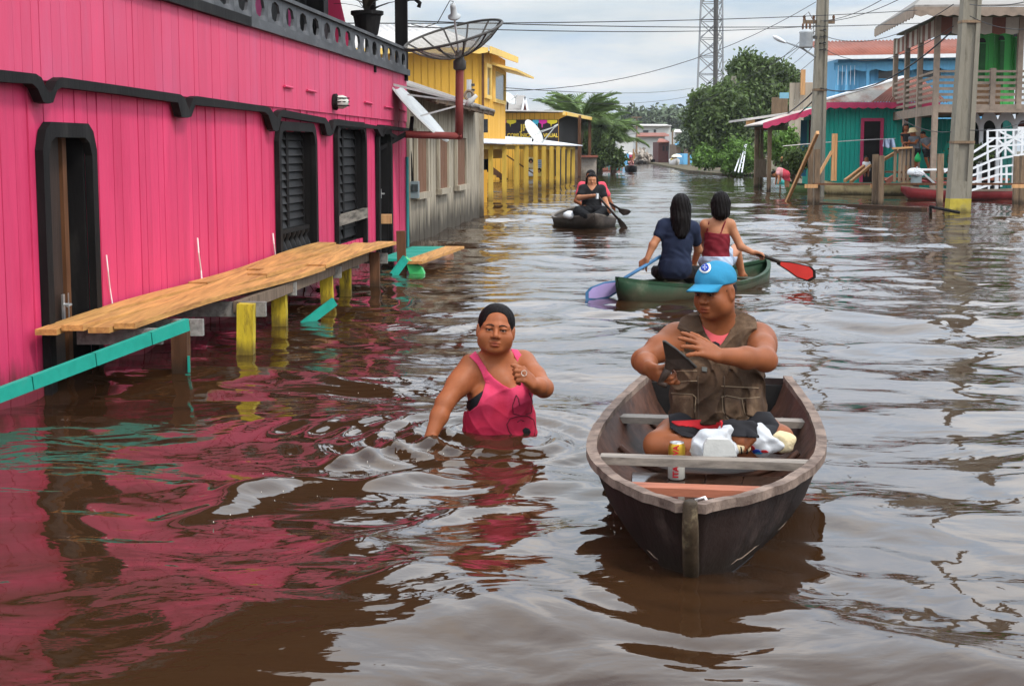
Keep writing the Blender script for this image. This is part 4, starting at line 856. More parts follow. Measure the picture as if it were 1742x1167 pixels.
for (px_, yy, Y, par) in ((1285, 118, 98, P4), (1285, 128, 98, P4), (1393, 38, 44.5, P2)):
    g = G(); q = at(px_, yy, Y); g.box(q, (1.0 if Y > 90 else .9, .1, .1)); g.build('crossarm', m_gpost, par)
    for k in (-.42, -.15, .15, .42): g = G(); g.lathe(q+V((k, 0, .05)), [(.04, 0), (.03, .05), (.045, .09), (.02, .14), (0, .14)], 8); g.build('insulator', m_brown, par, True)
for k in range(4): g = G(); q = at(1403, 52+k*11, 44.3); g.lathe(q, [(0, -.04), (.05, -.03), (.03, 0), (.05, .03), (0, .04)], 8); g.tube([q, at(1393, 52+k*11, 44.4)], .015, 4); g.build('insulator', m_rib, P2)
# ---- flood boardwalk on posts
bwk = thing('boardwalk', wat(1490, 348), 'narrow flood boardwalk beam on paired grey posts at right', 'boardwalk')
for (px_, yb, yt, w) in ((1377, 347, 246, .115), (1388, 348, 254, .125), (1487, 350, 263, .13), (1497, 350.5, 265, .115), (1597, 350, 262, .13), (1726, 346, 266, .115), (1737, 347, 265, .13)):
    p = wat(px_, yb); z1 = at(px_, yt, p.y).z; g = G(); g.bar((p.x+.02, p.y, -.4), (p.x, p.y, z1), w, w*1.1, (0, 1, 0)); g.build('post', m_gpost, bwk)
for (xa, xb) in ((1384, 1500), (1500, 1612), (1612, 1760)):
    a, b = at(xa, 313.5, 38.0), at(xb, 313.5, 38.0); g = G(); g.bar(a, b, .30, .05); g.build('walk_plank', m_brown, bwk)
for px_ in (1380, 1492, 1733): a = at(px_-11, 317, 37.4); b = at(px_+11, 317, 37.4); g = G(); g.bar(a, b, .05, .09); g.build('bearer', m_newwood2, bwk)
br = thing('timber_brace', wat(1338, 347), 'long raw timber pole leaning on the boardwalk posts', 'timber')
g = G(); g.bar(wat(1336, 349, -.1), at(1391, 226, 37.2), .07, .09); g.build('pole', m_newwood2, br)
nf = thing('braced_timber', at(1419, 305, 40), 'new raw timber upright with slanting brace in front of the teal house', 'timber frame')
g = G(); g.box(at(1416.5, 268, 40), (.06, .09, 1.22)); g.build('upright', m_newwood2, nf); g = G(); g.box(at(1421.5, 268, 40.1), (.06, .09, 1.22)); g.build('upright', m_newwood2, nf)
g = G(); g.bar(at(1391, 300, 40), at(1415, 258, 40), .06, .13, (0, 1, 0)); g.build('brace', m_newwood2, nf)
g = G(); g.bar(wat(1398, 349, .0), wat(1572, 358, .01), .16, .12); tag(fixn(g.build('floating_beam', m_brown)), 'dark beam floating at the water surface below the boardwalk', 'beam')
g = G(); a = wat(1582, 365, .02); g.tube([wat(1583, 362), at(1583, 352, a.y), at(1588, 353, a.y), wat(1632, 362, .05)], .035, 6); tag(g.build('metal_bracket', m_blk), 'bent black metal bar at the foot of the big pole', 'metal bar')
g = G(); g.tube([at(1330, 268, 47), wat(1327, 312)], .03, 6); tag(g.build('thin_stake', m_newwood2), 'thin bamboo stake rising behind the bending child', 'stake')
# clothes line and cloth
ln = thing('clothes_line', at(1332, 249, 46), 'white clothes line strung across the teal house', 'clothes line'); g = G(); g.tube([at(1332, 249, 46), at(1400, 243, 47), at(1460, 239, 48), at(1523, 236, 48.5)], .012, 5); g.build('cord', m_string, ln)
vs = []; fs = []
for j in range(9):
    for i in range(15): vs.append(at(1503+i*1.25, 236.5+j*1.8*(1-.12*math.sin(i*.9)), 48.4)+V((0, .05*math.sin(i*1.3)+.03*j*math.sin(i*.8), 0)))
for j in range(8):
    for i in range(14): fs.append((j*15+i, j*15+i+1, j*15+i+16, j*15+i+15))
g = G(); g.add(vs, fs); o = g.build('hanging_cloth', mat('pale_blue_cloth', (.50, .58, .74), .85, .08, 6, bump=.2), None, True); tag(o, 'pale blue cloth hung on the line beside the pink doorway', 'cloth'); o.modifiers.new('thick', 'SOLIDIFY').thickness = .01
# stair boards to the teal door
sb = thing('step_ramp', at(1470, 300, 48), 'raw timber ramp rails leading to the teal house doorway', 'ramp')
for a, b in (((1437, 308), (1470, 283)), ((1447, 310), (1481, 282)), ((1503, 272), (1537, 252))): g = G(); g.bar(at(*a, 46), at(*b, 47.5), .07, .09); g.build('rail', m_newwood2, sb)
ld = thing('landing', at(1545, 300, 43), 'timber landing of upright boards where the people stand', 'landing')
for k, px_ in enumerate((1519, 1527, 1534, 1541, 1549)): cquad(px_, 252+(k % 2)*2, px_+6.5, 310, 42.4, m_gpost, 'upright_board', ld)
g = G(); g.bar(at(1518, 253, 42.3), at(1552, 251, 42.3), .10, .05); g.build('top_rail', m_newwood2, ld)
zl = at(1560, 291, 43.2).z; g = G(); g.box((at(1570, 290, 43.2).x, 43.5, zl-.04), (1.7, 1.2, .06)); g.build('deck', m_brown, ld); g = G(); g.box((at(1625, 290, 43.2).x, 44.4, zl-.25), (3.4, 1.4, .06)); g.build('deck', mat('red_deck', (.33, .10, .05), .6, .2, bump=.2), ld)
# white metal stair railing
wr = thing('white_railing', at(1690, 300, 40), 'white metal stair railing with crossed bars before the arches', 'railing')
Yr = 40.0
for a, b in (((1650, 263), (1690, 237)), ((1650, 275), (1742, 228)), ((1650, 289), (1690, 272)), ((1690, 272), (1745, 262)), ((1680, 222), (1760, 221)), ((1680, 222), (1680, 274)), ((1696, 222), (1696, 268)), ((1710, 221), (1710, 266)), ((1724, 221), (1724, 264)), ((1738, 221), (1738, 262)), ((1700, 224), (1760, 252)), ((1697, 262), (1740, 222)), ((1697, 238), (1724, 262)), ((1650, 262), (1650, 300)), ((1663, 280), (1663, 322)), ((1682, 274), (1682, 322)), ((1703, 270), (1703, 318)), ((1650, 300), (1700, 284)), ((1700, 284), (1735, 280)), ((1650, 312), (1700, 297)), ((1700, 297), (1735, 296)), ((1650, 325), (1700, 310)), ((1712, 285), (1712, 315)), ((1555, 289), (1650, 288)), ((1606, 293), (1620, 283)), ((1680, 236), (1742, 234)), ((1680, 250), (1742, 246))):
    g = G(); g.bar(at(*a, Yr+.002*a[0]-3), at(*b, Yr+.002*b[0]-3), .05, .05); g.build('bar', m_white, wr)
wst = thing('white_gangway', at(1265, 290, 78), 'white metal gangway rail leaning on the bank by the shed', 'railing')
for a, b in (((1256, 294), (1268, 245)), ((1262, 294), (1270, 246)), ((1250, 292), (1263, 255))): g = G(); g.bar(at(*a, 76), at(*b, 78), .06, .06); g.build('bar', m_white, wst)
for k in range(5): g = G(); g.bar(at(1257.5+k*2.4, 286-k*9, 76.5), at(1263+k*1.6, 286-k*9, 76.7), .05, .05); g.build('rung', m_white, wst)
# ================================================================ TREES, PALMS, TOWER, FAR END OF THE STREET, WIRES
m_leafA = mat('tree_leaf', (.085, .125, .035), .5, .35, 1.5, bump=0, island=.55, translucent=.25, spec=.3)
m_leafB = mat('bright_leaf', (.13, .23, .045), .5, .3, 1.5, bump=0, island=.5, translucent=.3, spec=.3)
m_leafF = mat('far_leaf', (.11, .14, .085), .7, .3, .3, bump=0, island=.4)
m_palm = mat('palm_leaf', (.15, .22, .07), .45, .3, 2, bump=0, island=.45, translucent=.2)
m_bark = mat('bark', (.12, .085, .06), .9, .3, 4, (3, 3, .8), .6, 10)
nrg = np.random.RandomState(11)
def leaves(clumps, n, size, asp=2.0, seed=None):
    """leaf quads in clusters through the shells of several ellipsoid clumps: (centre, radii)"""
    tot = sum(r[0]*r[2] for c, r in clumps); V_, F_ = [], []; base = 0
    for c, r in clumps:
        k = max(30, int(n*r[0]*r[2]/tot)); nt_ = max(6, k//26)
        d = nrg.normal(size=(nt_, 3)); d /= np.linalg.norm(d, axis=1)[:, None]; rr = nrg.uniform(.3, 1.22, nt_)**.7
        tw = np.array(c)+d*rr[:, None]*np.array(r); tw = tw[nrg.randint(0, nt_, k)]
        p = tw+nrg.normal(scale=.09*np.array(r)+size*.45, size=(k, 3))
        a = nrg.normal(size=(k, 3))+np.array([0, 0, -.5]); a /= np.linalg.norm(a, axis=1)[:, None]
        b = np.cross(a, nrg.normal(size=(k, 3))); b /= np.linalg.norm(b, axis=1)[:, None]
        s = size*nrg.uniform(.6, 1.35, k)[:, None]
        q = np.stack([p-a*s*.5, p+b*s*.5/asp, p+a*s*.5, p-b*s*.5/asp], 1).reshape(-1, 3)
        V_.append(q); F_.append(np.arange(len(q)).reshape(-1, 4)+base); base += len(q)
    return np.concatenate(V_), np.concatenate(F_)
def tree(name, base, clumps, n, size, m, label, cat='tree', trunk=.2, group=None, cname='crown'):
    o = thing(name, base, label, cat, group); base = V(base)
    v, f = leaves(clumps, n, size); tag(npmesh(cname, v, f, m, o, smooth=False), kind='stuff')
    g = G(); mid = V(np.mean([c for c, r in clumps], axis=0)); fork = base.lerp(mid, .45)+V((0, 0, 0))
    g.tube([base+V((0, 0, -.3)), base.lerp(fork, .5)+V((.1*trunk, 0, 0)), fork], [trunk*1.3, trunk, trunk*.85], 8)
    for c, r in clumps: c = V(c); g.tube([fork, fork.lerp(c, .5)+V((0, 0, .15*r[2])), c], [trunk*.6, trunk*.4, trunk*.15], 6)
    g.build('trunk', m_bark, o, True); return o
def cl(Y, *items):
    return [(tuple(at(x, y, Y+dy)), (r*Y/2600, r*Y/2600*.9, r*rz*Y/2600)) for x, y, r, rz, dy in items]
tree('leafy_tree', at(1292, 262, 88), cl(88, (1275, 125, 34, .8, 0), (1312, 130, 34, .7, 1), (1258, 165, 30, .9, -1), (1298, 175, 42, .8, 0), (1335, 150, 26, .7, 2), (1258, 128, 14, .7, 0), (1346, 132, 14, .6, 1), (1290, 112, 18, .6, 0), (1270, 205, 36, .9, -1), (1320, 190, 26, .9, 0)), 21000, .27, m_leafA, 'tall dark leafy tree with flat-topped crown behind the lamp poles', trunk=.24)
tree('leafy_tree', at(1222, 275, 80), cl(80, (1205, 175, 26, .9, 0), (1230, 190, 34, .9, -1), (1196, 205, 24, 1, 1), (1212, 232, 32, .9, -1), (1243, 222, 28, 1, 0), (1238, 160, 20, .8, 0)), 19000, .25, m_leafA, 'spreading leafy tree overhanging the water left of the short lamp pole', trunk=.2)
tree('leafy_tree', at(1190, 268, 120), cl(120, (1180, 205, 15, 1, 0), (1190, 228, 20, 1, 0), (1175, 238, 16, .9, 0)), 6000, .32, m_leafF, 'smaller pale tree at the far left of the right bank', trunk=.2)
for (x, y, r, m, lab, rz) in ((1255, 268, 24, m_leafB, 'dense bright bush at the foot of the short lamp pole', 1.1), (1200, 267, 15, m_leafB, 'yellow green bush at the water edge under the spreading tree', .9)):
    tree('bush', at(x, 280, 78), cl(78, (x, y, r, rz, 0), (x+r*.7, y+4, r*.7, rz, 0), (x-r*.6, y+5, r*.6, rz, -.5)), 7000, .19, m, lab, 'bush', .05, cname='foliage')
tree('bush', at(1320, 270, 60), cl(60, (1318, 245, 20, .9, 0), (1342, 238, 16, .9, .5), (1332, 262, 18, .8, 0)), 4500, .15, m_leafB, 'bright bush between the timber shed and the teal porch', 'bush', .05, cname='foliage')
tree('bush', at(1350, 296, 49), cl(49, (1352, 276, 17, 1, 0), (1366, 268, 12, .9, 0), (1340, 285, 12, .9, 0)), 4500, .12, m_leafA, 'dark green bush behind the bending child', 'bush', .05, cname='foliage')
tree('bush', at(1640, 268, 43), cl(43.2, (1630, 262, 12, .8, 0), (1676, 260, 11, .8, 0), (1655, 266, 12, .6, 0)), 1500, .13, m_leafA, 'low garden bush behind the white stair railing', 'bush', .04, cname='foliage')
# ---- palms
def frond_mesh(L, seed):
    r = random.Random(seed); vs = []; fs = []; n = 26; prev = None
    def spine(t): return V((L*(t-.13*t*t*t), 0, L*(.42*t-.72*t*t)))
    for i in range(n):
        t0, t1 = i/n, (i+1)/n; a, b = spine(t0), spine(t1); w = .03*(1-t0)+.005
        k = len(vs); vs += [a+V((0, w, 0)), a+V((0, -w, 0)), b+V((0, -w, 0)), b+V((0, w, 0))]; fs.append((k, k+1, k+2, k+3))
        if i < 2: continue
        ll = L*.30*math.sin(math.pi*min(1, .12+t0*.86))+.05
        for s in (1, -1):
            for h in (0, .5):
                c = a.lerp(b, h); d = V((.75+r.uniform(-.1, .1), s*1.0, -.45+r.uniform(-.35, .2))).normalized(); k = len(vs); q = V((.013, 0, 0))
                vs += [c-q, c+q, c+d*ll*.6+q*.8+V((0, 0, -.02)), c+d*ll+V((0, 0, -.08*L*.3)), c+d*ll*.6-q*.8+V((0, 0, -.02))]; fs.append((k, k+1, k+2, k+3, k+4))
    g = G(); g.add(vs, fs); return g
FR = []
def palm(x, y, yb, Y, L, n, label, lean=0):
    top = at(x, y, Y); b = at(x+lean, yb, Y); o = thing('palm_tree', b, label, 'palm tree', 'palms beyond the print shop')
    g = G(); g.tube([b+V((0, 0, -.3)), b.lerp(top, .5)+V((-.05, 0, 0)), top], [.2, .14, .11], 8); g.build('trunk', m_bark, o, True)
    r = random.Random(int(x))
    for k in range(n):
        if len(FR) < 3: f = frond_mesh(1.0, len(FR)).build('frond', m_palm); FR.append(f); first = True
        else: f = FR[k % 3].copy(); link(f)
        f.parent = o; f.location = top-b+V((0, 0, .05)); s = L*r.uniform(.8, 1.1); f.scale = (s, s, s)
        f.rotation_euler = (r.uniform(-.3, .3), -r.choice([1.15, .9, .6, .3, -.1])+r.uniform(-.15, .15), k*2.4+r.uniform(-.3, .3))
palm(992, 212, 290, 84, 2.5, 26, 'tallest palm right behind the print shop', -10)
palm(1020, 222, 288, 88, 2.5, 24, 'broad palm in the middle of the palm clump')
palm(1044, 244, 286, 92, 2.2, 20, 'low arching palm at the street end of the palm clump')
palm(968, 208, 285, 90, 2.4, 18, 'palm half hidden behind the print shop roof')
tree('bush', at(1012, 285, 86), cl(86, (1000, 255, 22, 1.1, 1), (1024, 262, 20, 1, 0), (1046, 268, 14, .9, 0), (985, 262, 18, 1.2, 1)), 9000, .22, m_leafA, 'dark undergrowth below the palms', 'bush', .06, cname='foliage')
# ---- things at the palms' foot
m_stone = mat('stained_plaster', (.42, .36, .30), .9, .25, 3, bump=.3, dirt=(.2, .15, .11), damt=.5, wl=((.10, .08, .06), .35, .8))
wl2 = thing('garden_wall', wat(1000, 299), 'stained white garden wall end with brick coping beside the porch', 'wall'); cquad(988, 267, 1014, 302, 79, m_stone, 'masonry', wl2, .5); cquad(986, 264.5, 1016, 268, 78.9, m_rustred, 'coping', wl2, .7)
cquad(972, 255, 989, 304, 77, m_oldwood, 'board', wl2, .1)
m_tealb = mat('teal_boat_paint', (.05, .38, .36), .5, .1, bump=.05)
mb_ = thing('moored_boat', wat(1035, 291), 'red-brown moored boat with teal railings below the palms', 'boat')
def hull(pa, pb, beam, zs, m, par, name='hull', n=14, sheer=.12, tr=.0, zk=-.12, th=.02, rim=None, thw=(), full=.55, mrim=None):
    pa, pb = V(pa), V(pb); d = pb-pa; L = d.length; d = d/L; s = V((d.y, -d.x, 0)); rows = []
    for i in range(n+1):
        t = i/n; e = abs(2*t-1); b = beam/2*max(.02, (1-e**2.4)**full if not (tr and t > .5) else (1-(1-tr)*e**2.4)); z = zs+sheer*e**2.2; k = zk+(z-zk)*max(0, (e-.72)/.28)**2*(.75 if not (tr and t > .5) else .2)
        rows.append((pa+d*(L*t), b, z, k))
    vs = []; fs = []; M_ = 9
    for (c, b, z, k) in rows:
        for j in range(M_):
            a = math.pi*j/(M_-1)-math.pi/2; y = math.copysign(abs(math.sin(a))**.75, a)*b; zz_ = z-(z-k)*abs(math.cos(a))**.7; vs.append(c+s*y+V((0, 0, zz_)))
    for i in range(n):
        for j in range(M_-1): q = i*M_+j; fs.append((q, q+1, q+M_+1, q+M_))
    fs.append(tuple(range(M_))); fs.append(tuple(n*M_+j for j in reversed(range(M_))))
    if tr: pass
    g = G(); g.add(vs, fs[:-2]+([fs[-1]] if tr else [])); o = g.build(name, m, par, True); md = o.modifiers.new('skin', 'SOLIDIFY'); md.thickness = th; md.offset = 0
    for e in (0, M_-1):
        g = G(); g.strip([V(vs[i*M_+e])+s*(.012 if e else -.012)+V((0, 0, .012)) for i in range(n+1)], [V(vs[i*M_+e])+s*(-.03 if e else .03)+V((0, 0, .012)) for i in range(n+1)], (0, 0, -.03)); fixn(g.build('gunwale', mrim or m, par))
    for t in thw:
        i = int(t*n); c, b, z, k = rows[i]; g = G(); g.bar(c-s*(b*.93)+V((0, 0, z-.06)), c+s*(b*.93)+V((0, 0, z-.06)), .14, .025); g.build('thwart', mrim or m, par)
    return rows
hull(wat(1012, 292, 0)+V((0, 0, 0)), wat(1056, 290, 0), 1.0, .15, m_rustred, mb_)
for a, b in (((1036, 275), (1058, 274)), ((1036, 275), (1036, 290)), ((1044, 275), (1043, 290)), ((1051, 275), (1050, 290)), ((1058, 274), (1056, 291))): g = G(); g.bar(at(*a, 92), at(*b, 92), .07, .07); g.build('railing', m_tealb, mb_)
for i, (x0, x1, y0, y1, m, lab) in enumerate(((1040, 1048, 264, 280, m_tealb, 'small teal hut at the water below the palms'), (1056, 1068, 262, 279, m_blue, 'small blue hut at the far water edge'), (1069, 1076, 264, 279, m_pinkf, 'tiny pink hut beside the far paddler'))):
    h = thing('hut', at(x0, y1, 120), lab, 'hut', 'small huts at the far left bank'); cquad(x0, y0, x1, y1+2, 120+i*3, m, 'wall', h, 1.2); g = G(); a = at(x0-1, y0, 119+i*3); b = at(x1+1, y0, 119+i*3); g.prism([a, b, b+V((0, 2, .1)), a+V((0, 2, .1))], (0, 0, .08)); fixn(g.build('roof', m_lroof, h))
tree('rock_heap', at(1092, 272, 150), cl(150, (1092, 268, 9, .5, 0)), 300, .6, m_stone, 'grey rubble heap at the far water edge', 'rubble', .05, cname='stones')
# ---- far buildings at the end of the street
def far_house(x0, x1, y0, y1, Y, mw, mr, label, wins=(), roof_h=6, deep=6):
    h = thing('far_house', at((x0+x1)/2, y1, Y), label, 'house', 'houses at the far end of the street')
    a, b = at(x0, y1, Y), at(x1, y0, Y); g = G(); g.prism([(a.x, Y, -.2), (b.x, Y, -.2), (b.x, Y, b.z), (a.x, Y, b.z)], (0, deep, 0)); g.build('wall', mw, h)
    if mr:
        e0, e1 = at(x0-2, y0+1, Y-.6), at(x1+2, y0+1, Y-.6); zt = at(x0, y0-roof_h, Y).z
        g = G(); g.prism([e0, e1, V((e1.x-.5, Y+deep/2, zt)), V((e0.x+.5, Y+deep/2, zt))], (0, 0, .08)); fixn(g.build('roof', mr, h))
    for w in wins: cquad(*w, Y-.02, m_glass, 'window', h, .08)
    return h
m_fw = mat('far_white_wall', (.55, .54, .51), .8, .08, .5, bump=0); m_fb = mat('far_brown_wall', (.22, .14, .10), .8, .2, .5, bump=0)
far_house(1050, 1141, 214, 250, 190, m_fw, m_lroof, 'long white building with one small window at the end of the street', ((1094, 222, 1103, 226), (1112, 221, 1116, 226)), 2)
far_house(1084, 1142, 232, 262, 170, m_fw, m_rustred, 'low house with wide red roof before the long white building', ((1124, 247, 1131, 256),), 5)
far_house(1120, 1140, 242, 272, 150, m_maroon, m_rustred, 'maroon verandah house at the end of the street', ((1127, 249, 1130, 257), (1133, 249, 1136, 257)), 5)
far_house(1141, 1146, 232, 272, 148, m_fw, None, 'narrow white wall pillar at the end of the street')
far_house(1148, 1172, 225, 268, 160, m_fw, m_lroof, 'white gabled house left of the far right trees', ((1155, 238, 1160, 244),), 4)
far_house(1150, 1174, 246, 272, 140, m_oldwood, m_blue, 'grey house with pale blue awning roof at the far right', ((1158, 252, 1163, 262),), 3)
far_house(1178, 1193, 242, 272, 130, m_fb, m_rustred, 'small brick red house under the right trees', (), 3)
far_house(1163, 1178, 262, 276, 128, m_blue, None, 'low blue boarded fence house at the far right bank')
far_house(858, 896, 170, 240, 88, m_wroof, None, 'dark tiled gable of a house rising behind the print shop')
dh = thing('gable_house', at(880, 190, 80), 'dark shingled roof with white trimmed maroon gable behind the shop', 'house')
a, b, c, d = at(861, 188, 80), at(893, 188, 80), at(893, 166, 83), at(866, 166, 83); g = G(); g.prism([a, b, c, d], (0, .1, .1)); fixn(g.build('roof', m_wroof, dh)); g = G(); g.prism([at(889, 190, 79.8), at(897, 190, 79.8), at(893.5, 166, 80)], (0, 1, 0)); fixn(g.build('gable', m_maroon, dh)); g = G(); g.bar(at(893, 165, 79.7), at(898, 190, 79.7), .1, .1); g.bar(at(893, 165, 79.7), at(888, 190, 79.7), .1, .1); g.build('trim', m_white, dh)
offset_dish('satellite_dish', at(868, 168, 60), .30, (.5, -.5, .5), (-.5, 0, .7), 'small grey dish on a bent stalk by the yellow house corner', at(877, 165, 59.8), at(863, 187, 60), dep=.12)
# far woods
tot = cl(260, (1075, 214, 26, .8, 0), (1110, 210, 30, .7, 0), (1140, 208, 26, .7, 10), (1165, 212, 24, .8, 0), (1195, 222, 30, .7, 0), (1040, 225, 30, .7, 0), (1250, 228, 60, .4, 0), (1380, 232, 80, .35, 0), (980, 236, 60, .4, 0))
v, f = leaves(tot, 26000, 1.0); tag(npmesh('far_woods', v, f, m_leafF, smooth=False), kind='stuff')
# ---- lattice tower
YT = 165; tw = thing('radio_tower', at(1207, 262, YT), 'tall grey steel lattice radio tower against the sky', 'tower')
m_st = mat('tower_steel', (.26, .27, .28), .6, .1, bump=0); ST = YT/2600
zb, zt = 0, at(1207, -120, YT).z
def leg(i, z): t = z/zt; h = (25-9.5*t)*ST*.97/1.0; cx_ = at(1207, 250, YT).x; return V((cx_+(-h if i in (0, 3) else h)*(1 if i in (0, 1) else .78), YT+(-h if i in (0, 1) else h)+h, z))
for i in range(4): g = G(); g.tube([leg(i, -.3), leg(i, zt)], .10, 5); g.build('leg', m_st, tw)
nb = 13
for k in range(nb):
    z0, z1 = zt*k/nb, zt*(k+1)/nb
    for i in range(4):
        j = (i+1) % 4; g = G(); g.tube([leg(i, z0), leg(j, z1)], .05, 4); g.build('brace', m_st, tw); g = G(); g.tube([leg(j, z0), leg(i, z1)], .05, 4); g.build('brace', m_st, tw); g = G(); g.tube([leg(i, z1), leg(j, z1)], .045, 4); g.build('crossbar', m_st, tw)
g = G(); g.tube([leg(1, 0)+V((-1.0, -.2, 0)), leg(1, zt)+V((-.6, -.2, 0))], .26, 6); g.build('cable_duct', m_rib, tw)
# ---- far poles
for x, yt, yb, Y, lab in ((1083, 200, 262, 150, 'far wooden pole with one crossarm before the white building'), (1144, 222, 270, 146, 'far thin pole beside the umbrella boat'), (1172, 200, 268, 125, 'far thin pole at the edge of the right trees'), (978, 240, 292, 86, 'thin pole rising among the palms')):
    p = at(x, yb, Y); o = thing('wooden_pole', V((p.x, Y, 0)), lab, 'utility pole', 'thin poles at the far end'); g = G(); g.tube([(p.x, Y, -.3), at(x, yt, Y)], [.12, .08], 6); g.build('shaft', m_gpost, o)
    if x == 1083: g = G(); q = at(x, yt, Y-.2); g.box(q, (1.0, .1, .1)); g.build('crossarm', m_gpost, o)
# ---- overhead wires: photo points at both ends with their depths
m_wire = mat('wire_black', (.03, .03, .032), .6, .1, bump=0)
def wire(x0, y0, Y0_, x1, y1, Y1_, label, sag=.3, r=.009):
    a, b = at(x0, y0, Y0_), at(x1, y1, Y1_); n = 14; P = [a.lerp(b, i/n)-V((0, 0, sag*4*(i/n)*(1-i/n))) for i in range(n+1)]
    rr = [max(r, .00012*p.y) for p in P]; g = G(); g.tube(P, rr, 5); tag(g.build('power_line', m_wire, None, True, a), label, 'power line', 'overhead wires across the street')
W = [(545, 40, 24, 1560, 18, 40, 'highest wire crossing the sky level with the roof gables', .1), (690, 36, 24, 1570, 40, 40, 'middle wire crossing the sky just above the dish', .1), (690, 46, 24, 1395, 44, 44, 'lower wire crossing the sky behind the dish feed', .12),
     (858, 155, 38, 1388, 4, 44, 'wire rising from the yellow house window to the transformer pole', .6), (1000, 210, 90, 1388, 60, 44, 'steep wire from the palms to the transformer pole', 1.0), (860, 150, 36, 1180, 150, 90, 'level wire from the yellow house over the palms', .2), (900, 168, 60, 1285, 128, 98, 'wire from the dark gable to the tree pole crossarm', .8),
     (1083, 201, 150, 1285, 118, 98, 'long wire from the far crossarm to the tree pole top', 1.0), (1083, 203, 150, 1285, 130, 98, 'second far wire under the tree pole top', 1.2), (960, 188, 80, 1250, 200, 84, 'sagging wire from the shop roof to the short lamp pole', .5), (1010, 232, 110, 1240, 170, 84, 'far wire reaching the head of the short lamp pole', .6),
     (1285, 118, 98, 1393, 36, 44.5, 'wire from tree pole to the transformer crossarm, topmost', .4), (1290, 119, 98, 1401, 37, 44.5, 'wire from tree pole to the transformer crossarm, second', .45), (1285, 130, 98, 1403, 60, 44.3, 'wire from tree pole to the lower insulator stack', .5), (1287, 135, 98, 1403, 84, 44.3, 'wire from tree pole to the bottom insulator', .6), (1250, 185, 84, 1390, 150, 44.5, 'low sagging bundle between short lamp pole and transformer pole', .9, .03), (1250, 190, 84, 1390, 165, 44.5, 'lowest sagging bundle between the poles', 1.0, .025),
     (1401, 37, 44.5, 1600, -40, 30, 'wire leaving the transformer pole upwards to the right, outer', .2), (1396, 36, 44.5, 1560, -40, 30, 'wire leaving the transformer pole upwards to the right, inner', .2), (1403, 62, 44.3, 1622, 8, 32.3, 'wire from insulator stack to the big near pole top', .4), (1403, 84, 44.3, 1622, 45, 32.3, 'wire from bottom insulator to the big near pole', .5), (1395, 150, 44.5, 1618, 55, 32.3, 'thick cable from the transformer pole over the balcony', .5, .022),
     (1650, 8, 32, 1790, -10, 26, 'wire from the big near pole leaving the picture at top right', .1), (1650, 28, 32, 1790, 40, 36, 'wire along the striped eaves right of the big pole', .2), (1650, 222, 32.3, 1790, 185, 36, 'cable from the big pole across the white arches', .15), (1524, 195, 46, 1618, 225, 32.3, 'slack cable under the balcony to the big pole', .15)]
for w in W: wire(*w[:7], sag=w[7], r=w[8]*.8 if len(w) > 8 else .009)
